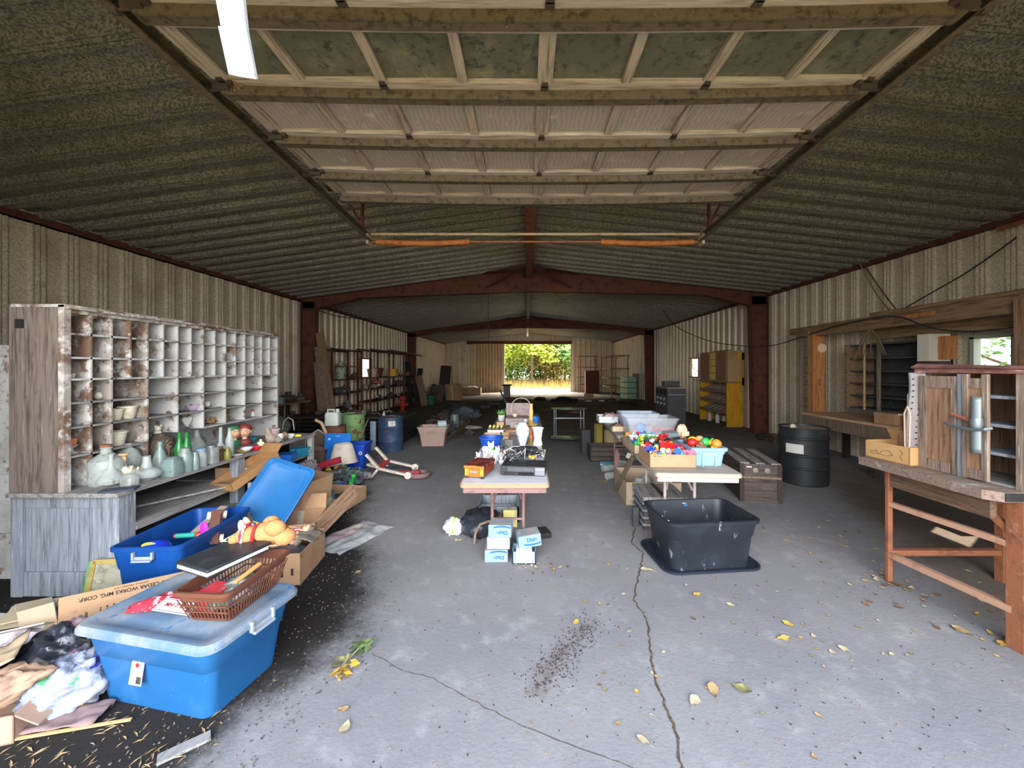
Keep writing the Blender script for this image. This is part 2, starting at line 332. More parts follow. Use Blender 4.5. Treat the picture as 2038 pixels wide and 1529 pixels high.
# ================================================================ the building
XL, XR, XM = -5.64, 6.03, 0.06
Y0, Y1, Y2, Y3 = 0.9, 9.75, 18.47, 27.0
ZL, ZR, ZT = 3.36, 3.50, 4.14
def roofz(x): return ZT + (ZL - ZT) * (XM - x) / (XM - XL) if x < XM else ZT + (ZR - ZT) * (x - XM) / (XR - XM)
PITCH = 0.335
PA = [(0, 0), (.175, 0), (.187, .04), (.205, .04), (.217, 0), (.231, 0), (.243, .04), (.261, .04), (.273, 0), (.287, 0), (.299, .04), (.317, .04), (.329, 0)]
PB = [(0, 0), (.150, 0), (.175, .055), (.310, .055)]
PR = [(0, 0), (.165, 0), (.178, .065), (.200, .065), (.210, .02), (.222, .065), (.242, .065), (.252, .02), (.264, .065), (.286, .065), (.300, 0)]
def ribs(s0, s1, prof, pitch=PITCH):
    out = []; s = s0
    while s < s1 + pitch:
        out += [(s + a, o) for a, o in prof if s + a < s1]; s += pitch
    return out + [(s1, 0.0)]
def wallsheet(mb, pts, ztop, holes, place, z0=0.0):
    brk = sorted({h[0] for h in holes} | {h[1] for h in holes})
    for bk in brk:                                      # insert the edges of the openings into the profile
        for i in range(len(pts) - 1):
            if pts[i][0] < bk - 1e-6 and pts[i + 1][0] > bk + 1e-6:
                t = (bk - pts[i][0]) / (pts[i + 1][0] - pts[i][0])
                pts.insert(i + 1, (bk, pts[i][1] + t * (pts[i + 1][1] - pts[i][1]))); break
    for (a, oa), (b, ob) in zip(pts[:-1], pts[1:]):
        mid = (a + b) / 2; spans = []; lo = z0
        for h in sorted([h for h in holes if h[0] < mid < h[1]], key=lambda h: h[2]):
            if h[2] > lo: spans.append((lo, h[2]))
            lo = h[3]
        spans.append((lo, None))
        for (u, v) in spans:
            va = ztop(a) if v is None else v; vb = ztop(b) if v is None else v
            if va <= u and vb <= u: continue
            mb.add([place(a, oa, u), place(b, ob, u), place(b, ob, va), place(a, oa, va)], [(0, 1, 2, 3)])
WIN_R = [(4.80, 5.25, 1.38, 2.02), (5.95, 6.75, 1.30, 2.02), (13.62, 14.35, 1.30, 1.97)]
WIN_L = [(13.20, 14.10, 1.30, 1.94)]
w = MB()
wallsheet(w, ribs(Y0, Y1, PA) , lambda s: ZL, [], lambda s, o, z: (XL + o, s, z))
wallsheet(w, ribs(Y1, Y3, PB), lambda s: ZL, WIN_L, lambda s, o, z: (XL + o, s, z))
ST(w, 'wall_left', galv, ang=20)
w = MB()
wallsheet(w, ribs(Y0, Y1, PA), lambda s: ZR, WIN_R[:2], lambda s, o, z: (XR - o, s, z))
wallsheet(w, ribs(Y1, Y3, PB), lambda s: ZR, WIN_R[2:], lambda s, o, z: (XR - o, s, z))
ST(w, 'wall_right', galv, ang=20)
w = MB()
wallsheet(w, ribs(XL, XR, PB, 0.36), lambda s: roofz(s) - 0.01, [(-1.55, 3.03, 0.0, 3.28)], lambda s, o, z: (s, Y3 - o, z))
ST(w, 'wall_back', galv, ang=20)
w = MB()
wallsheet(w, ribs(XL, XR, PA), lambda s: roofz(s) - 0.01, [(-2.9, 3.1, 0.0, 3.0)], lambda s, o, z: (s, Y0 + o, z))
ST(w, 'wall_front', galv, ang=20)
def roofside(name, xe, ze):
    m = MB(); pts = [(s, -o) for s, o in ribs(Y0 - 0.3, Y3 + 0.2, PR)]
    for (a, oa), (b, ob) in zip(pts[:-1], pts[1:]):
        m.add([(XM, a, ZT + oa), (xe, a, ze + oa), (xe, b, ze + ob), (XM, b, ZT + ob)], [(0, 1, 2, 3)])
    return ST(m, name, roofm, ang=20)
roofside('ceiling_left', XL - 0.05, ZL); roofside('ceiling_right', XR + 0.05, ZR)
# concrete floor, with masks for spilled soil and grime
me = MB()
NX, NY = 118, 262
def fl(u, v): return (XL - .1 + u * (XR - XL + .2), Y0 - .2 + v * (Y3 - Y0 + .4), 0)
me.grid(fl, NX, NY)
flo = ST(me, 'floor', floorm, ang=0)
def ss(a, b, x): t = max(0, min(1, (x - a) / (b - a))); return t * t * (3 - 2 * t)
at_d = flo.data.attributes.new('dirt', 'FLOAT', 'POINT'); at_s = flo.data.attributes.new('soil', 'FLOAT', 'POINT'); at_b = flo.data.attributes.new('brown', 'FLOAT', 'POINT')
def seg(x, y, a, b):
    dx, dy = b[0] - a[0], b[1] - a[1]; t = max(0, min(1, ((x - a[0]) * dx + (y - a[1]) * dy) / (dx * dx + dy * dy)))
    return math.hypot(x - a[0] - t * dx, y - a[1] - t * dy)
SOIL_EDGE = [(1.3, -1.28), (1.9, -1.14), (2.3, -0.98), (2.8, -1.0), (3.4, -1.25), (4.2, -1.7), (5.4, -2.0), (7.0, -2.6), (9.0, -3.0), (30, -3.0)]
def edge(y):
    for (a, xa), (b, xb) in zip(SOIL_EDGE[:-1], SOIL_EDGE[1:]):
        if a <= y <= b: return xa + (xb - xa) * (y - a) / (b - a)
    return -1.3
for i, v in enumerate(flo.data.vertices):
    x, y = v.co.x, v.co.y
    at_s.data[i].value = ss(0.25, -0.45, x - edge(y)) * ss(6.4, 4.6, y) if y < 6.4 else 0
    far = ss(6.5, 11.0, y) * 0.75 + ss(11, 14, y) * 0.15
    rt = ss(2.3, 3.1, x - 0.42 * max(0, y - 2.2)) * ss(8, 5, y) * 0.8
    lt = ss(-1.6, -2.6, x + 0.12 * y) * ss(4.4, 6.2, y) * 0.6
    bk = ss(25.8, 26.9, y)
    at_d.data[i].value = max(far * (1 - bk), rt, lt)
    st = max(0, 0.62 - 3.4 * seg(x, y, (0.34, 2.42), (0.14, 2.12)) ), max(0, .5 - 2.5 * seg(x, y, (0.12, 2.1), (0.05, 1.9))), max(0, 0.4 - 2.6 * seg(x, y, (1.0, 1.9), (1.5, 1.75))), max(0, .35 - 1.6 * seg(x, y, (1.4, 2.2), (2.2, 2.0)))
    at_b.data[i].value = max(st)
def crack(pts, wd, name):
    m = MB(); P3 = [Fp(x, y, 0.001) for x, y in pts]; out = []
    for a, b in zip(P3[:-1], P3[1:]):
        n = max(2, int((b - a).length / 0.03)); out += [a.lerp(b, k / n) + Vector((R.uniform(-.008, .008), R.uniform(-.004, .004), 0)) for k in range(n)]
    out.append(P3[-1])
    for i, (a, b) in enumerate(zip(out[:-1], out[1:])):
        d = (b - a).normalized(); s_ = Vector((-d.y, d.x, 0)); wa, wb = wd * R.uniform(.5, 1.2), wd * R.uniform(.5, 1.2)
        m.add([a - s_ * wa, a + s_ * wa, b + s_ * wb, b - s_ * wb], [(0, 1, 2, 3)])
    o = link(m.mesh(name, 0), name, crackm, flo); return o
crack([(1264, 1050), (1257, 1080), (1280, 1102), (1268, 1160), (1262, 1195), (1288, 1232), (1295, 1300), (1310, 1370), (1340, 1440), (1358, 1529), (1362, 1560)], 0.007, 'floor_crack')
crack([(740, 1300), (800, 1335), (860, 1350), (950, 1400), (1030, 1440), (1130, 1480), (1260, 1529)], 0.0022, 'floor_crack')
# yard behind and beside the building
yardm = mat('yard_ground', c(170, 156, 120), 0.95, 0, [('noise', 0.5, c(140, 140, 88), 0.45, 0.7), ('noise', 6, c(206, 192, 156), 0.5, 0.75)])
gv = MB(); gv.add([(-40, Y3 + .2, -.03), (40, Y3 + .2, -.03), (40, 80, .6), (-40, 80, .6)], [(0, 1, 2, 3)])
gv.add([(XR + .1, -8, -.03), (40, -8, -.03), (40, Y3 + .2, -.03), (XR + .1, Y3 + .2, -.03)], [(0, 1, 2, 3)])
gv.add([(-40, -8, -.03), (XL - .1, -8, -.03), (XL - .1, Y3 + .2, -.03), (-40, Y3 + .2, -.03)], [(0, 1, 2, 3)])
gv.add([(XL - .1, -12, -.02), (XR + .1, -12, -.02), (XR + .1, Y0 - .2, -.02), (XL - .1, Y0 - .2, -.02)], [(0, 1, 2, 3)])
ST(gv, 'ground', yardm, ang=0)
# rusty steel frames
def column(xo, xi_b, xi_t, y, zt):
    m = MB(); th = .012; w_ = .2
    m.b2((xo - .006, y - w_ / 2, 0), (xo + .006, y + w_ / 2, zt))
    m.bar((xi_b, y, 0), (xi_t, y, zt), w_, th, up=(1, 0, 0))
    m.loft([[(xo, y + s, 0), (xi_b, y + s, 0), (xi_t, y + s, zt), (xo, y + s, zt)] for s in (-.008, .008)])
    return ST(m, 'steel_column', rustred)
for y in (Y1, Y2):
    column(XL + .07, -5.28, -5.22, y, ZL - .1); column(XR - .07, 5.62, 5.54, y, ZR - .1)
    for side in (-1, 1):
        m = MB(); kx = -5.26 if side < 0 else 5.52; kz = 3.08 if side < 0 else 3.18; qx = -4.1 if side < 0 else 4.37
        lo = [(kx, kz), (qx, 3.36 if side < 0 else 3.43), (XM, 3.52)]
        xo = XL + .07 if side < 0 else XR - .07
        hi = [(XM, ZT - .04), (xo, roofz(xo) - .04)]
        poly = lo + hi + [(xo, kz)]
        m.loft([[(px, y + s, pz) for px, pz in poly] for s in (-.008, .008)])
        for a, b in zip(lo[:-1], lo[1:]): m.bar((a[0], y, a[1]), (b[0], y, b[1]), .2, .014)
        m.bar((hi[0][0], y, hi[0][1]), (hi[1][0], y, hi[1][1]), .2, .014)
        m.bar((xo, y, kz), (kx, y, kz), .2, .014)
        ST(m, 'steel_rafter', rustred, ang=0)
    for s in (-1, 1):
        for q, zz in ((0, 3.62), (1, 3.95)):
            b = MB(); b.bar((XM + .08 * s, y - 1.15, 3.86), (XM + s * (1.05 + .25 * q), y, zz), .05, .035); ST(b, 'rafter_brace_beam', rustred, ang=0)
m = MB(); m.b2((XM - .08, Y0, 3.84), (XM + .08, Y1, ZT - .01)); ST(m, 'ridge_beam', rustor, bev=.01)
m = MB(); m.b2((XM - .06, Y1, 3.86), (XM + .06, Y2, ZT - .01)); ST(m, 'ridge_beam', doorwood)
m = MB(); m.b2((XM - .06, Y2, 3.80), (XM + .06, Y3, ZT - .01)); ST(m, 'ridge_beam', doorwood)
for xo, ze, s in ((XL, ZL, 1), (XR, ZR, -1)):
    m = MB(); m.b2((xo + .02 * s, Y0, ze - .11), (xo + .09 * s, Y3, ze - .02)); m.b2((xo + .02 * s, Y0, ze - .11), (xo + .15 * s, Y3, ze - .095)); ST(m, 'eave_beam', rustred, ang=0)
m = MB(); m.b2((-4.1, Y3 - .20, 3.28), (3.1, Y3 - .08, 3.50)); ST(m, 'sliding_door_beam', rustred)
# the far sliding door panel, half open
m = MB(); wallsheet(m, ribs(-3.62, -1.50, PA, .2), lambda s: 3.30, [], lambda s, o, z: (s, Y3 - .24 - o, z)); dd = ST(m, 'door_2', mat('tan_sheet', c(206, 180, 146), .55, .1, [('noise', 3, c(176, 150, 118), .45, .75)]), ang=20)
m = MB(); m.b2((-1.56, Y3 - .28, 0), (-1.50, Y3 - .2, 3.3)); P(m, 'door_edge', white, dd)
# side windows: wooden frames (the openings hold no glass)
def winframe(n, x, h, mm, wd=.05, thick=.10):
    y0, y1, z0, z1 = h; m = MB()
    for a, b in (((y0, z0), (y0, z1)), ((y1, z0), (y1, z1)), ((y0 - wd / 2, z0), (y1 + wd / 2, z0)), ((y0 - wd / 2, z1), (y1 + wd / 2, z1))):
        m.bar((x, a[0], a[1]), (x, b[0], b[1]), thick, wd, up=(0, 1, 0) if a[0] == b[0] else (0, 0, 1))
    return ST(m, 'window_%d' % n, mm, ang=0)
winframe(1, XR - .02, WIN_R[0], plain(156, 164, 150, .7, 'pale_green_frame'))
winframe(2, XR - .02, WIN_R[1], beamwood); winframe(3, XR - .02, WIN_R[2], beamwood, .035); winframe(4, XL + .02, WIN_L[0], beamwood, .035)

# ================================================================ overhead sectional door, rolled up under the roof
hingem = mat('dark_rusty_hinge', c(66, 56, 48), .7, .1, [('noise', 14, c(92, 70, 54), .5, .75)])
DZ = 3.35; DXL, DXR = -1.90, 2.12
SY = [1.36, 1.91, 2.455, 2.98, 3.52, 3.99]
door = bpy.data.objects.new('door_1', None); C.objects.link(door); door.location = (0, 0, DZ); door['kind'] = 'structure'
SAG = lambda x: -.035 * (1 - ((x - .1) / 2.0) ** 2)
cols = [DXL + .05 + (DXR - DXL - .10) * k / 8 for k in range(9)]
for k in range(5):
    a, b = SY[k] + .006, SY[k + 1] - .006
    fr = MB()
    for y_, w_ in ((a + .045, .09), (b - .045, .09)):
        for x0, x1 in zip(cols[:-1], cols[1:]):
            fr.bar((x0, y_, SAG(x0) + .02), (x1, y_, SAG(x1) + .02), w_, .04)
    sec = P(fr, 'door_section', doorwood, door, ang=0)
    st = MB()
    for i, x in enumerate(cols):
        w_ = .10 if i in (0, 8) else (.09 if i == 4 else .055)
        st.box((x, (a + b) / 2, SAG(x) + .021), (w_, b - a - .16, .038))
    P(st, 'stile', doorwoody, sec, ang=0)
    for i in range(8):
        q = MB(); x0, x1 = cols[i] + .03, cols[i + 1] - .03; z = SAG((x0 + x1) / 2) + (.035 if k == 1 else .032)
        q.box(((x0 + x1) / 2, (a + b) / 2, z), (x1 - x0, b - a - .15, .006))
        if k == 1: P(q, 'window_pane', dirtyglass, sec, 'dusty greenish glass pane')
        else: P(q, 'panel', doorpanel, sec)
    # steel strut along the far edge of every section
    m = MB()
    for x0, x1 in zip(cols[:-1], cols[1:]):
        m.bar((x0 - .03 * (x0 == cols[0]), b - .005, SAG(x0) - .028), (x1 + .03 * (x1 == cols[-1]), b - .005, SAG(x1) - .028), .07, .05)
        m.bar((x0, b - .035, SAG(x0) - .045), (x1, b - .035, SAG(x1) - .045), .012, .03)
    P(m, 'strut', strutm, sec, ang=0)
    if k < 4:
        for i in (0, 2, 4, 6, 8):
            h = MB(); x = cols[i]
            h.box((x, b - .05, SAG(x) - .003), (.045, .055, .012)); h.box((x, b - .085, SAG(x) - .003), (.035, .03, .012)); h.cyl((x - .035, b - .015, SAG(x) - .012), (x + .035, b - .015, SAG(x) - .012), .012)
            if i in (0, 8):
                sg = -1 if i == 0 else 1
                h.box((x + sg * .02, b - .05, -.02), (.10, .02, .04)); h.box((x - sg * .05, b - .05, -.01), (.03, .06, .03)); h.cyl((x, b - .03, -.03), (x + sg * .13, b - .03, -.03), .009); h.cyl((x + sg * .10, b - .03, -.03), (x + sg * .135, b - .03, -.03), .024)
            P(h, 'hinge', hingem, sec)
for side, x in (('left', DXL - .09), ('right', DXR + .09)):
    s = -1 if side == 'left' else 1
    m = MB(); pts = [(x, 0.95, DZ + .05), (x, 4.95, DZ - .09)]
    for dx, dz, w_, h_ in ((.03, 0, .006, .07), (0, .03, .06, .006), (0, -.03, .045, .006), (-.02, -.055, .05, .006)):
        m.bar((x + s * dx, .95, DZ + .05 + dz), (x + s * dx, 4.95, DZ - .09 + dz), w_, h_)
    tr = T('door_track', 'long steel track along the %s edge of the raised overhead door' % side, 'track', (x, .95, DZ + .05))
    o = P(m, 'rail', strutm, tr, ang=0); o.location = (-x, -.95, -DZ - .05)
    h = MB(); h.bar((x, 4.75, DZ - .05), (x, 4.75, roofz(x) + .01), .035, .03); h.bar((x, 4.75, DZ - .02), (x - s * .0 + s * .22, 4.75, roofz(x) - .16), .03, .02)
    o = P(h, 'hanger', rustred, tr, ang=0); o.location = (-x, -.95, -DZ - .05)
    h = MB(); h.bar((x - .42, 4.75, roofz(x - .42) - .02), (x + .42, 4.75, roofz(x + .42) - .02), .05, .05); o = P(h, 'hanger_bar', rustred, tr, ang=0); o.location = (-x, -.95, -DZ - .05)
    h = MB(); h.box((x, 4.95, DZ - .11), (.03, .12, .16)); o = P(h, 'end_bracket', pipem, tr, ang=0); o.location = (-x, -.95, -DZ - .05)
sh = T('torsion_shaft', 'dusty pipe with two coiled springs hanging across behind the raised door', 'spring shaft', (DXL, 4.95, DZ - .12))
LW = DXR - DXL
m = MB(); m.cyl((-.07, 0, .07), (LW + .07, 0, .07), .017, 10); P(m, 'pipe', pipem, sh)
m = MB(); m.cyl((-.07, .02, -.02), (LW + .07, .02, -.02), .012, 10); P(m, 'shaft', rustor, sh)
def spring(x0, x1):
    m = MB(); n = 40
    for k in range(n):
        x = x0 + (x1 - x0) * (k + .5) / n; m.cyl((x - .48 * (x1 - x0) / n, .02, -.02 - .02 * math.sin(PI * (k + .5) / n)), (x + .48 * (x1 - x0) / n, .02, -.02 - .02 * math.sin(PI * (k + .5) / n)), .034, 12)
    P(m, 'coil_spring', mat('rusty_spring', c(166, 98, 44), .7, .1, [('noise', 14, c(120, 66, 34), .45, .7)]), sh)
spring(.0, 1.18); spring(LW - 1.18, LW)
# bent white trim strip dangling in the doorway
m = MB(); A = [Dp(450, -60, 1.12), Dp(456, 0, 1.12), Dp(462, 60, 1.11), Dp(478, 152, 1.06)]
A2 = [p + Vector((.04, .01, 0)) for p in A]
for a, b, a2, b2 in zip(A[:-1], A[1:], A2[:-1], A2[1:]):
    w0 = Vector((-.03, -.012, 0))
    m.add([a + w0, a, b, b + w0 * .8], [(0, 1, 2, 3)]); m.add([a, a2, b2, b], [(0, 1, 2, 3)]); m.add([a2, a2 + Vector((.004, -.02, 0)), b2 + Vector((.004, -.02, 0)), b2], [(0, 1, 2, 3)])
O(m, 'trim_strip', mat('chipped_white_trim', c(184, 190, 198), .4, 0, [('noise', 26, c(40, 38, 36), .66, .7)]), 'bent white metal trim strip hanging down in front of the raised door', 'trim strip', solid=.003, ang=0)
nb = Dp(475, 172, 2.42); m = MB(); m.ell((0, 0, 0), (.045, .035, .04), amp=.35, freq=4, seed=3); O(m, 'bird_nest', mat('nest_mud', c(118, 92, 62), .95, 0, [('noise', 40, c(60, 46, 32), .45, .6), ('noise', 30, c(180, 156, 116), .58, .7)], ('noise', 40, .8)), 'small mud nest stuck on the raised door strut', 'nest', nb)
# ================================================================ builders of things that come more than once
def tote_rings(w, d, h, wb, db, r, t=.008, lip=.02, liph=.03):
    return [rr(wb, db, r, 0), rr(wb + (w - wb) * .5, db + (d - db) * .5, r, h * .62), rr(wb + (w - wb) * .5 + .012, db + (d - db) * .5 + .012, r, h * .64),
            rr(w, d, r, h - liph), rr(w + lip, d + lip, r, h - liph), rr(w + lip + .004, d + lip + .004, r, h - .004), rr(w, d, r, h),
            rr(w - 2 * t, d - 2 * t, r * .9, h - .006), rr(wb - 2 * t + (w - wb) * .5, db - 2 * t + (d - db) * .5, r * .9, h * .62), rr(wb - 2 * t, db - 2 * t, r * .9, t)]
def cbox(name, label, loc, rot, w, d, h, m=None, flaps=(), t=.006, cat='cardboard box', group=None, base=True, tilt=None):
    """open-topped carton: body is the thing, its flaps are parts; flaps: (side, angle below/above horizontal, length)"""
    b = MB()
    if base: b.b2((-w / 2, -d / 2, 0), (w / 2, d / 2, t))
    b.b2((-w / 2, -d / 2, 0), (w / 2, -d / 2 + t, h)); b.b2((-w / 2, d / 2 - t, 0), (w / 2, d / 2, h))
    b.b2((-w / 2, -d / 2, 0), (-w / 2 + t, d / 2, h)); b.b2((w / 2 - t, -d / 2, 0), (w / 2, d / 2, h))
    o = O(b, name, m or card, label, cat, loc, rot, group, ang=0)
    for side, ang_, ln in flaps:
        f = MB(); ca, sa = math.cos(ang_), math.sin(ang_)
        for s_, hw, ax in (('f', w, (0, -1)), ('b', w, (0, 1)), ('l', d, (-1, 0)), ('r', d, (1, 0))):
            if s_ != side: continue
            base_ = Vector((ax[0] * w / 2, ax[1] * d / 2, h)); dirv = Vector((ax[0] * ca, ax[1] * ca, sa)); sid = Vector((ax[1], -ax[0], 0)) * hw / 2 * .97
            nrm = dirv.cross(sid).normalized() * t
            pts = [base_ - sid, base_ + sid, base_ + sid * .96 + dirv * ln, base_ - sid * .96 + dirv * ln]
            f.loft([pts, [p + nrm for p in pts]])
        P(f, 'flap', m or card, o, ang=0)
    return o
def solidbox(name, label, loc, rot, w, d, h, m, cat='box', group=None, bev=.003):
    b = MB(); b.b2((-w / 2, -d / 2, 0), (w / 2, d / 2, h)); return O(b, name, m, label, cat, loc, rot, group, bev=bev, ang=0)
def jar(prof, name, label, m, loc, cat, sc=1.0, n=18, sq=1.0, rot=0, lid=None, lidm=None, square=False, group=None):
    """glass vessel: outline prof [(r, z)] in metres; lid: outline of its lid or stopper (a part)"""
    b = MB()
    if square: b.loft([rr(2 * r, 2 * r * sq, r * (.3 if r > .022 else .95), z, 3) for r, z in prof])
    else: b.lathe(prof, n, sq=sq)
    o = O(b, name, m, label, cat, loc, rot, group)
    if sc != 1.0: o.scale = (sc,) * 3
    if lid:
        q = MB(); q.lathe(lid, n); P(q, 'lid', lidm or steel, o)
    return o
def plankthing(name, label, a, b, w, t, m, cat='plank', up=(0, 0, 1), group=None):
    a = Vector(a); b = Vector(b); q = MB(); q.bar((0, 0, 0), b - a, w, t, up=up); return O(q, name, m, label, cat, a, 0, group, ang=0)
def drum(label, loc, r, h, m, rotz=0, dust=None, bands=None, sticker=None, name='steel_drum'):
    o = None; bands = bands or (.33, .66)
    pr = [(r * .97, 0), (r, .012), (r, .03)]
    for bz in bands: pr += [(r, h * bz - .02), (r * 1.035, h * bz - .008), (r * 1.035, h * bz + .008), (r, h * bz + .02)]
    pr += [(r, h - .04), (r, h - .016), (r * 1.03, h - .012), (r * 1.03, h), (r * .97, h), (r * .96, h - .022), (.01, h - .022)]
    b = MB(); b.lathe(pr, 36); o = O(b, name, m, label, 'drum', loc, rotz)
    if dust:
        q = MB(); q.lathe([(r * .955, h - .022), (r * .955, h - .019), (.01, h - .019)], 30); P(q, 'lid', dust, o, 'dusty drum top')
    q = MB(); q.lathe([(.03, 0), (.03, .02), (.022, .024), (.022, .03), (.005, .03)], 12, (r * .6, -.1, h - .02)); P(q, 'bung', darksteel, o)
    if sticker:
        a0, z0, z1, wd, mm_ = sticker; s = MB(); n = 5
        s.grid(lambda u, v: ((r + .003) * math.cos(a0 + (u - .5) * wd / r), (r + .003) * math.sin(a0 + (u - .5) * wd / r), z0 + v * (z1 - z0)), n, 1)
        P(s, 'sticker', mm_, o)
    return o

# ================================================================ pigeonhole sorter on its counter, left
SXF = -3.20; SD = .34                                     # face plane, depth
YA, YB = 2.74, 5.03
srt = T('mail_sorter', 'long peeling white pigeonhole sorter standing on the grey wooden counter', 'sorter cabinet', (SXF, YA, .742))
ZS = [1.99, 1.847, 1.678, 1.524, 1.356, 1.182, .978, .742]
zl = [z - .742 for z in ZS]; LEN = YB - YA; cw = LEN / 16
def SB(a, b, nm, m, lab=None, **k):
    q = MB(); q.b2(a, b); return P(q, nm, m, srt, lab, ang=0, **k)
SB((-SD - .04, -.03, 0), (0, 0, 1.30), 'end_panel', woodend, 'weathered brown end panel with worn grain')
SB((-.035, -.034, .0), (.006, 0.008, 1.30), 'edge_strip', peelbad)
SB((-SD, LEN, 0), (0, LEN + .02, 1.27), 'end_panel', peel)
SB((-SD - .012, 0, 0), (-SD, LEN, 1.27), 'back_panel', peel)
SB((-SD - .02, -.034, 1.285), (.012, LEN + .02, 1.305), 'top_board', peelbad)
SB((-.02, 0, zl[0]), (.002, LEN, 1.285), 'fascia', peelbad)
SB((-.02, -.02, 1.275), (.03, LEN + .03, 1.29), 'cornice', peelbad)
for i, z in enumerate(zl[1:7]):
    y0_ = 0
    SB((-SD, y0_, z - .008), (0, LEN if i != 5 else cw * 4, z + .006), 'shelf', greywoody if i > 2 else peel)
SB((-SD, cw * 8, zl[6] + .03), (0, LEN, zl[6] + .044), 'shelf', peel)
for k in range(1, 16):
    y = cw * k; top, low = zl[0], zl[3]
    if k in (1, 2): low = zl[7]
    elif k % 2 == 0: low = zl[7] if k == 4 else zl[6] + .04
    SB((-SD, y - .006, low), (0, y + .006, top), 'divider', peelbad if k <= 4 else peel)
for i, (y, z) in enumerate(((.9, zl[5]), (1.0, zl[6] - .1))): pass
# counter below
CX, CY0, CY1, CZ = -2.83, 2.74, 5.22, .742
ct = T('counter', 'long weathered grey wooden counter carrying the pigeonhole sorter', 'counter', (CX, CY0, 0))
def CB(a, b, nm, m, lab=None): q = MB(); q.b2(a, b); return P(q, nm, m, ct, lab, ang=0, bev=.003)
CB((-.75, -.05, CZ - .03), (.02, CY1 - CY0, CZ), 'top_board', greywoody)
CB((-.78, 0, .0), (-.70, .06, CZ - .03), 'corner_post', greywood); CB((-.10, -.02, .0), (0, .10, CZ - .03), 'corner_post', greywood)
CB((-.70, .01, .62), (-.10, .035, CZ - .03), 'rail', greywood); CB((-.70, .01, .0), (-.10, .035, .17), 'rail', greywood)
for k in range(4): CB((-.70 + .15 * k + .002, .02, .17), (-.70 + .15 * (k + 1) - .002, .03, .62), 'panel_board', greywood)
CB((-.08, 1.10, .0), (0, 1.20, CZ - .03), 'post', greywood); CB((-.06, CY1 - CY0 - .06, .0), (0.0, CY1 - CY0, CZ - .03), 'post', peel, 'white corner post')
CB((-.70, .10, .46), (.0, 1.12, .485), 'shelf', greywoody); CB((-.72, .10, .26), (.0, 2.4, .285), 'shelf', greywoody); CB((-.70, 1.2, .46), (-.02, 2.4, .48), 'shelf', greywoody)
CB((-.03, .10, .43), (.003, 1.1, .46), 'shelf_lip', greywoody); CB((-.03, .10, .23), (.003, 2.4, .26), 'shelf_lip', greywoody)
q = MB(); q.bar((-.62, .15, .50), (-.05, 1.0, .51), .34, .016); P(q, 'loose_board', greywoody, ct, ang=0)
CB((-.78, .06, 0), (-.76, CY1 - CY0, CZ - .03), 'back_panel', darkwood)
# small iron hook and bracket on the end panel
q = MB(); q.box((-.30, -.036, 1.17), (.05, .012, .06)); P(q, 'iron_bracket', blackr, srt)

# ---------------------------------------------------------------- glass on the counter
def on(x, y, z=.742): return Fp(x, y, z)
JUG = [(.085, 0), (.092, .02), (.094, .14), (.088, .17), (.05, .205), (.03, .22), (.028, .25), (.034, .255), (.03, .262)]
jar(JUG, 'glass_jug', 'big dusty clear glass jug nearest the end panel, wide shoulders and short neck', glassm, on(188, 968) + Vector((.02, .06, 0)), 'jug', 1.05, lid=[(.03, .262), (.034, .27), (.03, .278)], lidm=rustor)
jar([(.045, 0), (.075, .02), (.082, .045), (.06, .08), (.025, .12), (.016, .16), (.016, .23), (.022, .235)], 'glass_decanter', 'clear cone decanter with tall thin neck in front of the big jug', glassm, on(221, 966), 'decanter')
jar([(.08, 0), (.10, .05), (.10, .13), (.07, .19), (.03, .22), (.028, .25)], 'glass_demijohn', 'dusty round glass demijohn with a loop handle behind the decanters', glassm, on(255, 944), 'jug', sq=.7)
jar([(.035, 0), (.052, .02), (.052, .06), (.02, .10), (.014, .12), (.014, .14)], 'flask_bottle', 'small round flask with a cork stopper behind the square inkwell jar', glassm, on(246, 958), 'bottle', 1.15, lid=[(.014, .135), (.016, .15), (.012, .165), (.02, .17), (.03, .175), (.028, .185)], lidm=mat('cork', c(196, 160, 124), .9))
jar([(.032, 0), (.034, .01), (.034, .055), (.026, .062), (.022, .075), (.026, .08)], 'ink_jar', 'small square dusty glass jar beside the dark slate', glassm, on(258, 968), 'jar', 1.15, square=True)
jar([(.05, 0), (.085, .03), (.09, .05), (.07, .075), (.035, .09), (.026, .13), (.022, .17), (.026, .175)], 'ship_decanter', 'wide flat-bottomed glass decanter right of the square jar', glassm, on(292, 955), 'decanter', 1.05)
jar([(.042, 0), (.046, .01), (.046, .12), (.03, .17), (.018, .2), (.016, .25), (.02, .255)], 'glass_bottle', 'tall dusty teal glass bottle with long neck', glassteal, on(319, 944), 'bottle', 1.05)
jar([(.062, 0), (.09, .04), (.095, .13), (.08, .19), (.04, .22), (.038, .23)], 'wicker_jug', 'dark wicker covered jug with a carrying loop behind the teal bottle', wicker, on(318, 926), 'jug', 1.2)
jar([(.048, 0), (.05, .01), (.05, .085), (.04, .10), (.036, .12), (.04, .125)], 'preserve_jar', 'squat square dusty jar in front of the teal bottle', glassteal, on(343, 946), 'jar', 1.1, square=True, lid=[(.037, .115), (.039, .13), (.03, .134)], lidm=glassteal)
jar([(.046, 0), (.048, .01), (.048, .11), (.03, .15), (.024, .165), (.028, .17)], 'milk_bottle', 'round dusty milk bottle with sloping shoulder', glassteal, on(369, 938), 'bottle', 1.15)
for k, (px, py) in enumerate(((357, 926), (371.5, 925))):
    jar([(.034, 0), (.036, .01), (.036, .15), (.016, .2), (.013, .27), (.016, .275)], 'wine_bottle', ('bright green wine bottle standing left behind the milk bottle', 'bright green wine bottle standing right behind the milk bottle')[k], glassgreen, on(px, py), 'bottle', 1.05)
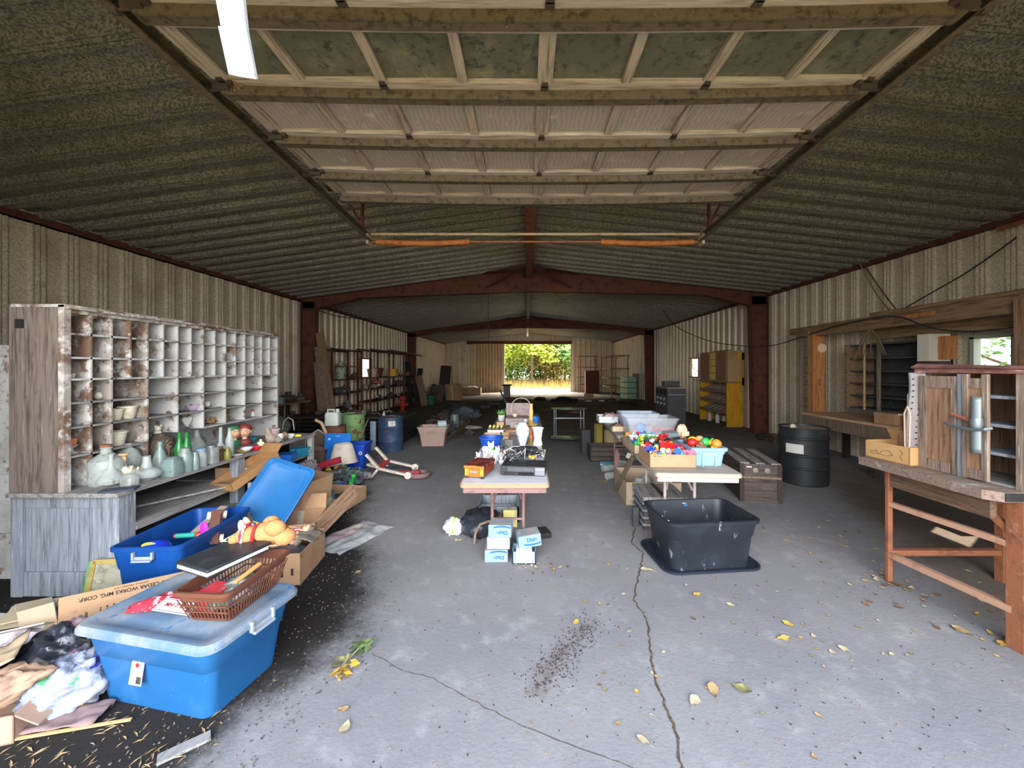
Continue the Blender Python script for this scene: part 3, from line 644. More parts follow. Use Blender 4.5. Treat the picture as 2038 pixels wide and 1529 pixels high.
jar([(.03, 0), (.032, .01), (.032, .10), (.02, .13), (.018, .15)], 'bottle', 'narrow dusty bottle between the milk bottle and the canning jars', glassteal, on(388, 935), 'bottle')
jar([(.04, 0), (.042, .01), (.042, .10), (.034, .115), (.034, .13)], 'canning_jar', 'dusty canning jar with a dull blue lid', glassm, on(399, 929), 'jar', 1.12, lid=[(.037, .12), (.038, .14), (.03, .144)], lidm=plain(120, 146, 170, .5))
jar([(.04, 0), (.042, .01), (.042, .12), (.036, .13)], 'canning_jar', 'square storage jar with a silver lid', glassm, on(420, 922), 'jar', 1.12, square=True, lid=[(.038, .128), (.04, .13), (.04, .145), (.03, .148)], lidm=steel)
jar([(.06, 0), (.085, .02), (.07, .06), (.03, .13), (.018, .16), (.016, .20)], 'glass_funnel', 'dusty cone shaped glass flask at the back of the counter', glassm, on(392, 900), 'flask', 1.15)
jar([(.034, 0), (.036, .01), (.036, .07), (.02, .09), (.016, .11)], 'medicine_bottle', 'dark brown square medicine bottle', glassbrown, on(439, 914), 'bottle', 1.1, square=True)
jar([(.026, 0), (.028, .01), (.028, .06), (.016, .08), (.014, .10)], 'medicine_bottle', 'small olive glass bottle right of the dark brown one', mat('olive_glass', c(116, 110, 50), .3), on(453, 914), 'bottle', 1.1)
jar([(.03, 0), (.033, .01), (.03, .08), (.033, .12), (.016, .18), (.013, .23), (.016, .235)], 'soda_bottle', 'tall clear soda bottle with a faded painted label', glassm, on(457, 905), 'bottle', 1.15)
jar([(.03, 0), (.05, .02), (.05, .05), (.014, .10), (.012, .22), (.015, .225)], 'bud_vase', 'slim clear bud vase with a bulb base', glassm, on(439, 904), 'vase', 1.2)
# dark slate, white card, ceramics
q = MB(); q.box((0, 0, .006), (.19, .10, .011), (0, 0, .1)); O(q, 'slate', mat('navy_slate', c(52, 58, 78), .6), 'dark navy slate lying on the counter edge', 'slate', on(232, 976) + Vector((0.02, 0, 0)), 0.35, bev=.002)
q = MB(); q.loft([[(-.04, 0, 0), (.05, 0, 0), (.01, .004, .09), (-.005, .004, .09)], [(-.04, .006, 0), (.05, .006, 0), (.01, .01, .09), (-.005, .01, .09)]]); O(q, 'paper_scrap', paper, 'folded white paper scrap leaning by the end panel', 'paper', on(155, 966), .3)
def figurine(label, loc, parts, name='figurine', cat='figurine', rot=0, sc=1.0):
    o = T(name, label, cat, loc, rot); o.scale = (sc,) * 3
    for nm, m, fn in parts:
        b = MB(); fn(b); P(b, nm, m, o, ang=60)
    return o
def leafy(b):
    for k in range(5): b.ell((.02 * math.cos(k * 1.25), .02 * math.sin(k * 1.25), .045 + .006 * k), (.012, .03, .05), 10, 6, (.5 * math.cos(k), .4 * math.sin(k), k))
figurine('white ceramic leaf ornament beside the square ink jar', on(262, 958), [('leaves', potw, leafy), ('base', plain(210, 170, 140, .6), lambda b: b.lathe([(.03, 0), (.034, .02), (.02, .035)], 14))], 'ornament', 'ornament', 0, 1.1)
skin = mat('painted_skin', c(214, 168, 132), .6, 0, [('noise', 9, c(190, 140, 108), .5, .8)])
def bust(label, loc, scarf, rot):
    o = T('bust', label, 'bust figurine', loc, rot)
    b = MB(); b.ell((0, 0, .155), (.055, .06, .068), 18, 12); b.ell((0, -.05, .145), (.032, .02, .035), 12, 8); b.ell((0, -.066, .15), (.009, .012, .010), 8, 6); b.ell((-.052, 0, .15), (.01, .014, .018), 8, 6); b.ell((.052, 0, .15), (.01, .014, .018), 8, 6); b.lathe([(.03, .06), (.024, .09), (.028, .11)], 14); P(b, 'head', skin, o, ang=60)
    for s in (-1, 1):
        e = MB(); e.ell((.02 * s, -.062, .162), (.008, .004, .006), 8, 6); P(e, 'eye', white, o); e = MB(); e.ell((.02 * s, -.066, .162), (.004, .002, .004), 8, 6); P(e, 'pupil', ink, o)
        e = MB(); e.bar((.01 * s, -.062, .176), (.03 * s, -.058, .177), .004, .004); P(e, 'eyebrow', darkwood, o)
    e = MB(); e.ell((0, -.066, .128), (.013, .005, .004), 8, 6); P(e, 'mouth', plain(176, 70, 60), o)
    b = MB(); b.ell((0, .018, .188), (.068, .07, .048), 18, 10, (-.25, 0, 0), amp=.12, freq=4, seed=2); b.ell((.03, .07, .15), (.025, .03, .05), 10, 7, amp=.2, seed=5); P(b, 'headscarf', scarf, o, ang=60)
    b = MB(); b.lathe([(.06, 0), (.07, .02), (.065, .05), (.04, .07), (.028, .075)], 18, sq=.7); P(b, 'shoulders', scarf, o, ang=60)
    return o
bust('ceramic child bust in a green headscarf on the counter', on(466, 889) , mat('green_glaze', c(48, 104, 74), .5, 0, [('noise', 14, c(30, 66, 50), .5, .75), ('noise', 30, c(120, 150, 124), .62, .75)]), 1.0)
bust('ceramic child bust in a dark red headscarf, right of the green one', on(487, 886), mat('red_glaze', c(122, 52, 50), .5, 0, [('noise', 14, c(84, 34, 36), .5, .75), ('noise', 26, c(170, 120, 116), .62, .75)]), .5)
def bowl(label, loc, m, r, h, name='bowl', cat='bowl', rot=0):
    b = MB(); b.lathe([(r * .5, 0), (r * .55, h * .08), (r * .9, h * .6), (r, h), (r * .94, h), (r * .8, h * .6), (r * .4, h * .15), (.004, h * .12)], 22); return O(b, name, m, label, cat, loc, rot)
bowl('turquoise glazed dish behind the red bowl on the counter', on(503, 878), plain(40, 140, 170, .4), .05, .035, 'dish', 'dish')
bowl('small bright red bowl on the counter edge', on(509, 896), plain(196, 40, 54, .4), .055, .035)
bowl('dusty yellow saucer left of the red bowl', on(486, 900), plain(178, 160, 72, .5), .065, .02, 'saucer', 'saucer')
bowl('white shell dish resting on the yellow saucer', on(491, 897, .765), plain(214, 216, 218, .5), .055, .03, 'shell_dish', 'dish')
bowl('pale plate lying by the olive bottle', on(472, 908), plain(186, 190, 186, .6), .05, .014, 'plate', 'plate')
def angel(b): b.lathe([(.024, 0), (.026, .01), (.014, .05), (.016, .06), (.01, .07)], 12); b.ell((0, 0, .082), (.014, .014, .016), 10, 7); b.ell((.02, 0, .05), (.02, .008, .018), 8, 6); b.ell((-.02, 0, .05), (.02, .008, .018), 8, 6)
figurine('little cream angel figurine beside the red bowl', on(519, 892), [('body', plain(224, 216, 176, .6), angel)])
def driftw(b): b.ell((0, 0, .05), (.05, .03, .05), 12, 8, amp=.5, seed=1, floor=0); b.ell((-.02, 0, .11), (.022, .02, .06), 10, 7, (0, -.4, 0), amp=.4, seed=4); b.ell((.045, 0, .03), (.05, .02, .03), 10, 7, (0, .3, 0), amp=.4, seed=8, floor=0)
figurine('grey brown ceramic animal ornament with a raised neck on the counter', on(540, 883), [('body', mat('dusty_clay', c(150, 134, 118), .9, 0, [('noise', 12, c(110, 96, 84), .45, .7)]), driftw)], 'animal_ornament', 'ornament', 0.6, 1.15)
jar([(.03, 0), (.04, .05), (.05, .09), (.045, .1)], 'planter_cup', 'pinkish planter cup behind the grey animal ornament', plain(186, 160, 158, .6), on(547, 872), 'cup', 1.2)
def owl(b): b.lathe([(.026, 0), (.03, .01), (.022, .02), (.034, .045), (.036, .07), (.028, .09), (.024, .092), (.018, .08)], 14)
figurine('white owl shaped cup near the far end of the counter', on(558, 879), [('cup', white, owl), ('face', plain(110, 110, 110, .6), lambda b: (b.ell((.012, -.034, .065), (.006, .004, .006), 8, 6), b.ell((-.012, -.034, .065), (.006, .004, .006), 8, 6)))], 'owl_cup', 'cup', .7)
q = MB(); q.ell((0, 0, .045), (.04, .035, .045), amp=.3, seed=9, floor=0); O(q, 'shell_ornament', mat('shell_brown', c(140, 116, 92), .8, 0, [('noise', 10, c(96, 74, 58), .5, .75)]), 'brown shell ornament left of the white gravy boat', 'ornament', on(566, 875))
gb = bowl('white gravy boat at the far end of the counter', on(577, 872), white, .05, .05, 'gravy_boat', 'gravy boat'); gb.scale = (1.2, .7, 1)
q = MB(); q.ell((0, 0, .018), (.05, .022, .018), floor=0); O(q, 'banana_dish', plain(214, 208, 60, .5), 'yellow banana shaped dish on the far end of the counter', 'dish', on(592, 870), .2)
# ---------------------------------------------------------------- things standing in the pigeonholes
def cell(px, z): Y = 780 * (-(SXF - .10)) / (1048 - px); return Vector((SXF - .10, Y, z))
POT = [(.035, 0), (.04, .005), (.052, .075), (.058, .078), (.06, .09), (.054, .09), (.04, .05), (.004, .045)]
for k, (px, lab) in enumerate(((229, 'smaller cream flower pot, left of the pair in a pigeonhole'), (254, 'larger cream flower pot, right of the pair in a pigeonhole'))):
    jar(POT, 'flower_pot', lab, potw, cell(px, ZS[5] + .006), 'flower pot', 1.0 + .15 * k)
jar(POT, 'flower_pot', 'tall cream flower pot below the pair of pots', potw, cell(231, ZS[6] + .006), 'flower pot', 1.25)
jar([(.04, 0), (.044, .006), (.018, .02), (.018, .04), (.045, .06), (.04, .062)], 'pedestal_dish', 'white pedestal dish under the terracotta pot in the lowest pigeonhole', white, cell(139, ZS[6] + .006), 'pedestal dish')
jar([(.03, 0), (.032, .005), (.04, .04), (.042, .05), (.036, .05), (.03, .03), (.004, .02)], 'terracotta_pot', 'small terracotta pot on the white pedestal dish', plain(196, 128, 90, .8), cell(139, ZS[6] + .068), 'flower pot')
bowl('lilac glass bowl in a pigeonhole', cell(384, ZS[5] + .006), plain(172, 150, 180, .4), .062, .05)
bowl('white plate lying in a pigeonhole right of the lilac bowl', cell(424, ZS[5] + .006), white, .08, .014, 'plate', 'plate')
q = MB(); q.ell((0, 0, .03), (.03, .075, .032), 14, 8, amp=.45, freq=5, seed=2, floor=0); O(q, 'wood_carving', mat('tan_carving', c(170, 138, 96), .8, 0, [('noise', 30, c(96, 70, 46), .45, .6)]), 'tan carved ornament in a pigeonhole above the soda bottle', 'ornament', cell(422, ZS[6] + .05))
def mouse(b): b.ell((0, 0, .03), (.026, .026, .03), floor=0); b.ell((.005, -.005, .07), (.022, .022, .022)); b.ell((.01, .018, .088), (.005, .012, .012)); b.ell((.01, -.026, .088), (.005, .012, .012))
figurine('small mouse figurine in a pigeonhole left of the heart', cell(314, ZS[6] + .006), [('body', potw, mouse), ('dress', plain(90, 86, 90, .8), lambda b: b.lathe([(.032, .001), (.034, .01), (.022, .045)], 12))], sc=1.15)
q = MB(); q.loft([[(dx, .055 * y_, .06 + .055 * z_) for y_, z_ in ((0, -1), (.6, -.3), (1, .3), (.75, .75), (.3, .8), (0, .5), (-.3, .8), (-.75, .75), (-1, .3), (-.6, -.3))] for dx in (-.01, .01)]); O(q, 'heart_ornament', white, 'white heart shaped ornament in a pigeonhole', 'ornament', cell(372, ZS[6] + .05), bev=.004)
def santa(b): b.lathe([(.02, 0), (.024, .02), (.016, .045)], 12); b.ell((0, 0, .055), (.015, .015, .016), 10, 7)
figurine('tiny red and white santa figurine in a pigeonhole', cell(503, ZS[6] + .05), [('body', white, santa), ('hat', plain(180, 50, 60), lambda b: b.lathe([(.018, .06), (.014, .075), (.003, .085)], 10))])
q = MB()
for k in range(6): q.ell((.01 * math.cos(k), .012 * math.sin(k * 2), .02 + .018 * k), (.012, .014, .012), 8, 6)
O(q, 'flower_ornament', mat('brown_gold', c(150, 112, 56), .6, 0, [('noise', 40, c(60, 46, 34), .5, .6)]), 'brown and gold flower spike ornament in a pigeonhole', 'ornament', cell(455, ZS[6] + .05))
jar([(.022, 0), (.03, .03), (.028, .035)], 'ring_dish', 'tiny white dish in the third row of pigeonholes', white, cell(139, ZS[3] + .006), 'dish')
q = MB(); q.ell((0, -.02, .03), (.03, .03, .03), floor=0, amp=.2); q.ell((0, .04, .028), (.02, .024, .028), floor=0, amp=.2, seed=3); O(q, 'egg_cup_pair', potw, 'pair of white egg shapes in a pigeonhole of the fourth row', 'ornament', cell(203, ZS[4] + .006))
jar([(.02, 0), (.026, .04), (.024, .045)], 'small_cup', 'small white cup in a pigeonhole above the plate', white, cell(413, ZS[5] + .03), 'cup')
# left edge: old white panel standing against the sorter
q = MB(); q.b2((-.9, 0, 0), (0, .05, 1.78)); o = O(q, 'old_door_leaf', peel, 'old white painted door leaf standing at the left beyond the sorter', 'door leaf', (-3.90, 2.98, 0), 0, bev=.003)
for z in (.35, .85, 1.75): P(MB().b2((-.9, -.012, z - .05), (.006, 0, z + .0)), 'rail', peel, o, ang=0)
# ================================================================ front blue tote with lid, basket and what lies on it
def straighttote(name, label, loc, rot, w, d, h, wb, db, m, r=.05, cat='tote', t=.008):
    o = T(name, label, cat, loc, rot)
    b = MB(); b.loft(tote_rings(w, d, h, wb, db, r, t)); P(b, 'tub', m, o)
    return o
def latch(o, x, y, z, rz, m=greyp):
    b = MB(); b.box((0, 0, 0), (.13, .012, .022)); b.box((-.06, -.006, .018), (.014, .02, .05)); b.box((.06, -.006, .018), (.014, .02, .05)); b.box((0, -.016, -.012), (.12, .02, .012))
    P(b, 'handle', m, o, 'grey plastic handle', loc=(x, y, z), rot=rz, bev=.003, ang=0)
tz = -.20
t1 = straighttote('storage_tote', 'big blue lidded storage tote nearest the doorway, brown basket on top', (-1.715, 2.03, 0), tz, .74, .46, .355, .63, .38, bluep)
b = MB(); b.loft([rr(.80, .52, .06, .345), rr(.82, .54, .07, .350), rr(.82, .54, .07, .366), rr(.79, .51, .06, .385), rr(.74, .46, .05, .387), rr(.70, .42, .05, .376), rr(.60, .34, .05, .376), rr(.57, .31, .05, .382)])
P(b, 'lid', bluedusty, t1, 'dusty pale blue lid')
latch(t1, .405, 0, .335, PI / 2); latch(t1, -.405, 0, .335, -PI / 2)
lb = P(MB().box((0, 0, 0), (.072, .145, .002)), 'label', paper, t1, 'white product label', loc=(-.055, -.2195, .205), rot=(PI / 2 - .155, 0, 0), ang=0)
P(MB().box((0, .012, .0012), (.062, .060, .001)), 'label_picture', plain(150, 170, 200, .6), lb, ang=0)
P(MB().box((0, .012, .002), (.012, .02, .001)).box((0, .012, .002), (.024, .009, .001)), 'label_mark', plain(200, 50, 50), lb, ang=0)
txt('Sterilite', .017, lb, (0, .058, .0016), (0, 0, 0), plain(196, 60, 60), bold=.0004)
q = MB()
for k in range(9): q.box((.004 + .0032 * k, -.050, .0012), (.0014 + .0008 * (k % 3), .03, .001))
P(q, 'barcode', ink, lb, ang=0)
# brown basket
LZ = .388
bk = T('laundry_basket', 'brown slotted plastic basket on the lid of the front blue tote', 'basket', (-1.515, 2.055, LZ), -.06)
bw, bd, tw, td, bh = .20, .34, .265, .45, .165
b = MB(); b.loft([rr(bw, bd, .025, 0), rr(bw + .008, bd + .01, .025, .014), rr(bw, bd, .02, .014), rr(bw - .012, bd - .012, .02, .004)]); P(b, 'base', brownp, bk)
b = MB(); b.loft([rr(tw - .02, td - .02, .03, bh - .05), rr(tw - .008, td - .008, .03, bh - .02), rr(tw + .02, td + .02, .035, bh - .018), rr(tw + .02, td + .02, .035, bh), rr(tw - .006, td - .006, .03, bh), rr(tw - .028, td - .028, .03, bh - .05)], False, False, True); P(b, 'rim', brownp, bk)
b = MB()
pb, pt = rr(bw, bd, .02, .008, 1), rr(tw - .02, td - .02, .03, bh - .035, 1)
def pq(rw, rd, t):                                   # a point on the perimeter of a rectangle
    per = 2 * (rw + rd); s = t * per
    if s < rw: return Vector((-rw / 2 + s, -rd / 2, 0))
    s -= rw
    if s < rd: return Vector((rw / 2, -rd / 2 + s, 0))
    s -= rd
    if s < rw: return Vector((rw / 2 - s, rd / 2, 0))
    return Vector((-rw / 2, rd / 2 - (s - rw), 0))
NB = 64
def onside(k):
    f = k / NB; wq = bw / (2 * (bw + bd))
    return f
for k in range(NB):
    a_ = pq(bw, bd, k / NB) + Vector((0, 0, .006)); t_ = pq(tw - .022, td - .022, k / NB) + Vector((0, 0, bh - .045)); b.bar(a_, t_, .006, .004)
for zz in (.05, .085):
    f = zz / (bh - .04); ww, dd_ = bw + (tw - .022 - bw) * f, bd + (td - .022 - bd) * f
    crn = [(-ww / 2, -dd_ / 2, zz), (ww / 2, -dd_ / 2, zz), (ww / 2, dd_ / 2, zz), (-ww / 2, dd_ / 2, zz)]
    for i in range(4): b.bar(crn[i], crn[(i + 1) % 4], .005, .006)
P(b, 'slats', brownp, bk, ang=0)
q = MB(); q.ell((0, 0, .055), (.095, .15, .05), 16, 10, amp=.25, freq=4, seed=2, floor=.006)
O(q, 'folded_cloth', mat('green_white_cloth', c(90, 120, 104), .9, 0, [('noise', 9, c(190, 190, 200), .5, .6), ('noise', 14, c(60, 50, 120), .58, .66)], ('noise', 14, .8)), 'green and white crumpled cloth at the bottom of the brown basket', 'cloth', (-1.515, 2.055, LZ), ang=85)
q = MB()
for k in range(8): q.box((0, -.05 + .014 * k, .10), (.10, .009, .09), (0, .1, 0))
O(q, 'red_rack', plain(196, 62, 70), 'red ribbed plastic rack standing inside the brown basket', 'rack', (-1.575, 1.985, LZ - .04), -.1)
# black binder with pages
bn = T('binder', 'black zip binder with white pages lying tilted on the brown basket', 'binder', (-1.61, 2.10, LZ + .205), axes((1, -.42, .02), (.42, 1, .04)))
q = MB(); q.box((0, 0, .022), (.27, .32, .018)); P(q, 'cover', black, bn, bev=.008)
q = MB(); q.box((.006, -.01, .006), (.25, .30, .016)); P(q, 'pages', paper, bn, ang=0)
q = MB(); q.box((0, 0, -.007), (.27, .32, .008)); P(q, 'back_cover', black, bn, bev=.003)
q = MB(); q.tube([(-.13, -.155, .025), (.13, -.155, .025), (.13, .155, .025)], .003, 6); P(q, 'zip', darksteel, bn)
q = MB(); q.box((-.10, .12, .036), (.12, .10, .003), (0, 0, .3)); q.box((-.08, .14, .04), (.12, .08, .003), (0, 0, .1)); o = O(q, 'loose_papers', paper, 'loose white papers sticking out behind the black binder', 'papers', bn.location, bn.rotation_euler[:])
q = MB(); q.bar((0, 0, 0), (.035, .14, .03), .022, .016); O(q, 'round_stick', mat('orange_handle', c(196, 134, 78), .6, 0, [('noise', 8, c(150, 94, 50), .5, .7)]), 'orange wooden handle poking out of the brown basket in front of the binder', 'handle', (-1.44, 1.93, LZ + .155), 0, bev=.005)
# tan plush animal on the basket's far corner
pl = T('plush_animal', 'tan plush toy animal with a red striped band lying on the brown basket', 'plush toy', (-1.50, 2.27, LZ + .205), (0, 0, .2))
q = MB(); q.ell((.02, 0, .055), (.10, .065, .065), 18, 12, (0, .15, 0), amp=.06, seed=1); q.ell((.10, -.03, .04), (.06, .05, .05), 14, 9, amp=.06, seed=5); q.ell((.06, -.05, .10), (.055, .04, .045), 14, 9, amp=.08, seed=7); q.ell((.0, .05, .09), (.05, .04, .045), 14, 9, amp=.08, seed=8); P(q, 'body', plush, pl, ang=80)
q = MB(); q.ell((-.10, -.01, .055), (.062, .055, .05), 16, 10, amp=.05, seed=3); q.ell((-.155, -.035, .045), (.03, .028, .026), 12, 8); P(q, 'head', plush, pl, ang=80)
for s in (-1, 1):
    q = MB(); q.ell((-.12, .03 * s, .115), (.016, .022, .036), 10, 7, (.3 * s, -.3, 0)); P(q, 'ear', plain(222, 206, 182, .9), pl, ang=80)
q = MB(); q.tube([(-.045 + .012 * math.cos(a), .058 * math.cos(a), .055 + .055 * math.sin(a)) for a in [2 * PI * k / 16 for k in range(16)]], .008, 8, True); P(q, 'neck_band', plain(188, 30, 36), pl)
q = MB(); q.ell((-.182, -.045, .05), (.008, .010, .008), 8, 6); P(q, 'nose', ink, pl)
q = MB(); q.ell((-.12, -.058, .07), (.006, .004, .006), 8, 6); P(q, 'eye', ink, pl)
q = MB(); q.tube([(-.10 + .01 * math.cos(a), -.01 + .058 * math.cos(a), .062 + .05 * math.sin(a)) for a in [2 * PI * k / 16 for k in range(16)]], .01, 8, True); P(q, 'hat_band', mat('red_white_band', c(220, 216, 220), .9, 0, [('wave', 14, c(180, 40, 60), .5, .6)]), pl)
# red patterned bundle and lettered card on the lid
q = MB(); q.ell((0, 0, .02), (.16, .055, .032), 18, 9, (0, 0, .12), amp=.2, freq=4, seed=3, floor=0); q.ell((.03, .03, .02), (.14, .05, .028), 18, 9, amp=.2, freq=4, seed=8, floor=0)
O(q, 'cloth_bundle', mat('red_print_cloth', c(168, 40, 56), .85, 0, [('noise', 28, c(228, 200, 200), .54, .62), ('noise', 12, c(150, 28, 44), .55, .75)], ('noise', 14, .8)), 'bright red printed cloth bundle lying on the front tote lid', 'cloth', (-1.845, 2.02, LZ - .005), .35, ang=85)
cd = O(MB().box((0, 0, .002), (.20, .075, .003)), 'lettered_card', paper, 'white card with dark red letters leaning on the red cloth bundle', 'card', (-1.735, 1.945, LZ + .03), (.25, .05, -.13), ang=0)
q = MB(); q.box((0, 0, .0036), (.19, .066, .0005)); P(q, 'border', plain(90, 100, 150), cd, ang=0); q = MB(); q.box((0, 0, .0042), (.18, .058, .0005)); P(q, 'face', paper, cd, ang=0)
txt('MH 7/ 000', .030, cd, (0, 0, .0050), (0, 0, 0), plain(130, 40, 52, .7), bold=.0008)

# ================================================================ open blue tote with toys, its lid standing behind
t2 = straighttote('storage_tote', 'long open deep blue tote full of toys in front of the counter', (-2.545, 2.955, 0), .06, .44, .74, .425, .36, .66, blued)
latch(t2, 0, -.375, .35, 0)
def toy(nm, label, loc, parts, rot=0, cat='toy', group=None, sc=1):
    o = T(nm, label, cat, loc, rot, group); o.scale = (sc,) * 3
    for pn, m, fn in parts:
        b = MB(); fn(b); P(b, pn, m, o, ang=50)
    return o
toy('toy_helmet', 'blue toy helmet with a yellow stripe inside the open blue tote', (-2.60, 2.74, .25), [('shell', plain(30, 60, 210, .4), lambda b: b.ell((0, 0, .06), (.10, .10, .085), 20, 12)), ('stripe', plain(226, 218, 60, .5), lambda b: b.ell((-.01, -.03, .122), (.05, .014, .03), 12, 7, (.2, 0, .2))), ('vent', ink, lambda b: (b.ell((-.075, -.045, .07), (.016, .022, .035), 10, 7), b.ell((.075, -.045, .07), (.016, .022, .035), 10, 7)))])
toy('toy_tube', 'teal and red toy tube inside the open blue tote', (-2.56, 2.94, .345), [('tube', plain(46, 168, 150, .5), lambda b: b.cyl((-.06, 0, 0), (.06, .02, 0), .018)), ('knob', plain(210, 50, 50, .5), lambda b: b.ell((.075, .022, 0), (.022, .022, .022))), ('ring', plain(206, 180, 60, .5), lambda b: b.ell((.11, .0, -.005), (.022, .022, .022))), ('tip', plain(210, 80, 50), lambda b: b.ell((-.07, 0, 0), (.016, .016, .016)))])
toy('toy_flower', 'magenta toy flower standing in the open blue tote', (-2.46, 2.99, .315), [('petals', plain(226, 40, 190, .5), lambda b: (b.ell((0, 0, .07), (.03, .014, .05), 12, 8), b.ell((.0, -.01, .02), (.045, .02, .03), 12, 8), b.ell((.05, .0, .045), (.04, .014, .02), 12, 8, (0, .4, 0))))])
def chassis(b): b.box((0, 0, 0), (.075, .34, .02)); b.box((0, .02, .022), (.05, .20, .03)); b.box((0, -.12, .016), (.06, .06, .02)); b.box((.0, .12, .02), (.07, .03, .04))
tk = toy('toy_truck', 'brown toy truck chassis with pale wheels sticking out of the open blue tote', (-2.40, 3.02, .385), [('chassis', plain(112, 76, 62, .7), chassis)], axes((.7, .5, -.1), (.08, .93, .28)))
for x in (-.05, .05):
    for y in (-.12, .13):
        b = MB(); b.cyl((x - .012, y, -.01), (x + .012, y, -.01), .032, 16); wb_ = P(b, 'wheel', plain(196, 188, 172, .7), tk); b = MB(); b.cyl((x - .014, y, -.01), (x + .014, y, -.01), .012, 10); P(b, 'hub', plain(110, 90, 76), wb_)
toy('toy_plank', 'dusty grey toy ramp beside the brown toy truck', (-2.53, 3.10, .36), [('ramp', plain(150, 138, 128, .8), lambda b: b.bar((0, -.14, -.02), (.03, .14, .10), .06, .014))])
toy('toy_blocks', 'red and white toy clip between helmet and magenta flower', (-2.47, 2.80, .30), [('clip', plain(200, 54, 40, .5), lambda b: b.ell((0, 0, .01), (.03, .025, .03))), ('cap', white, lambda b: b.ell((.04, .03, .01), (.025, .025, .02)))])
q = MB(); q.ell((0, 0, .10), (.15, .28, .13), 18, 10, amp=.3, seed=4, floor=.01); O(q, 'toy_heap', mat('toy_heap_mix', c(120, 100, 90), .8, 0, [('vor', 26, c(40, 70, 150), .5, .6), ('vor', 30, c(170, 60, 50), .7, .75)]), 'jumbled toys filling the bottom of the open blue tote', 'toys', (-2.545, 2.955, .0), 0, kind='stuff') if False else tag(O(q, 'toy_heap', mat('toy_heap_mix', c(120, 100, 90), .8, 0, [('vor', 26, c(40, 70, 150), .5, .6), ('vor', 30, c(170, 60, 50), .7, .75)]), 'jumbled toys filling the bottom of the open blue tote', 'toys', (-2.545, 2.955, .0), .06), 'jumbled toys filling the bottom of the open blue tote', 'toys', None, 'stuff')
# the lid
BL, BR, TL = Dp(446, 1046, 3.42), Dp(548, 1078, 3.40), Dp(500, 934, 3.72)
ax = (BR - BL); ay = (TL - BL); L1, L2 = .47, .66
ld = T('tote_cover', 'bright blue tote lid standing upright behind the open blue tote', 'lid', BL + ax * .5, axes(ax, ay))
b = MB()
def flat(w, d, r, z): return [Vector((p.x, p.y + L2 / 2, p.z)) for p in rr(w, d, r, z)]
b.loft([flat(L1 - .04, L2 - .04, .05, -.012), flat(L1, L2, .06, -.01), flat(L1 + .006, L2 + .006, .06, .022), flat(L1 - .02, L2 - .02, .055, .024), flat(L1 - .05, L2 - .05, .05, .006), flat(L1 - .09, L2 - .09, .05, .006), flat(L1 - .12, L2 - .12, .05, -.004)])
P(b, 'shell', bluelid, ld)
for dx, dy, w_, h_ in ((0, L2 - .025, .14, .02), (0, .03, .14, .02)):
    q = MB(); q.box((dx, dy, .022), (w_, h_, .008)); P(q, 'handle_catch', bluelid, ld, bev=.002)
q = MB(); q.box((-.01, .075, .0), (.07, .05, .004)); st_ = P(q, 'sticker', plain(226, 214, 60, .5), ld, 'small yellow sticker', ang=0)
q = MB(); q.lathe([(.017, .0022), (.016, .003), (.001, .003)], 14, (-.01, .075, 0)); P(q, 'sticker_mark', plain(60, 70, 150), st_)

# ================================================================ cartons along the left clutter
cb1 = cbox('doll_carton', 'open brown cardboard box holding dolls, beside the brown basket', (-1.905, 3.10, 0), .12, .42, .46, .235, card)
for px, pz in ((.10, .09), (.17, .10)):
    q = MB(); q.box((px - .02, -.231, pz), (.016, .002, .05)); P(q, 'printing', ink, cb1, ang=0)
q = MB(); q.ell((0, 0, .09), (.19, .20, .11), 18, 10, amp=.3, freq=4, seed=6, floor=.008); O(q, 'dark_cloth', cloth_d, 'dark grey crumpled clothing inside the doll carton', 'clothes', (-1.905, 3.10, 0), .12, ang=85)
q = MB(); q.grid(lambda u, v: Vector((-.12 + .26 * u, -.10 + .2 * v, .20 + .05 * math.sin(u * 3) + .02 * noise.noise(Vector((u * 5, v * 5, 1))))), 12, 10); O(q, 'mesh_cloth', mat('grey_net_cloth', c(140, 130, 118), .95, 0, [('wave', 40, c(80, 74, 68), .4, .6)]), 'grey netting lying on the right edge of the doll carton', 'netting', (-1.83, 3.17, .015), .12, solid=.004)
def doll(label, loc, rot, dress, hair_, sc=1.0):
    o = T('doll', label, 'doll', loc, rot); o.scale = (sc,) * 3
    b = MB(); b.ell((0, .115, .02), (.036, .040, .036), 14, 10); b.tube([(0, .085, .015), (0, .05, .015), (0, -.04, .015)], [.014, .03, .034], 12)
    for s in (-1, 1):
        b.tube([(.018 * s, -.03, .015), (.022 * s, -.10, .02), (.024 * s, -.17, .012), (.026 * s, -.185, .03)], [.018, .015, .011, .012], 10); b.tube([(.028 * s, .06, .015), (.06 * s, .02, .02), (.075 * s, -.03, .03)], [.012, .010, .009], 8)
    P(b, 'body', skin, o, ang=80)
    b = MB(); b.lathe([(.05, -.055), (.044, -.02), (.034, .03), (.03, .065)], 14, M=Matrix(((1, 0, 0), (0, 0, 1), (0, 1, 0)))); d_ = P(b, 'dress', dress, o, ang=80); d_.location = (0, 0, .015)
    b = MB(); b.ell((0, .13, .012), (.042, .036, .038), 14, 10, amp=.3, freq=6, seed=3); P(b, 'hair', hair_, o, ang=80)
    for s in (-1, 1):
        b = MB(); b.ell((.013 * s, .112, .054), (.005, .004, .003), 8, 6); P(b, 'eye', ink, o)
    return o
stripe = mat('red_white_knit', c(214, 206, 204), .95, 0, [('wave', 16, c(160, 36, 50), .45, .55)])
doll('doll in a red and white striped dress lying on top in the doll carton', (-1.93, 3.22, .235), (.1, .1, -1.25), stripe, mat('brown_doll_hair', c(120, 100, 86), .95, 0, [('noise', 40, c(80, 64, 54), .5, .7)]), 1.05)
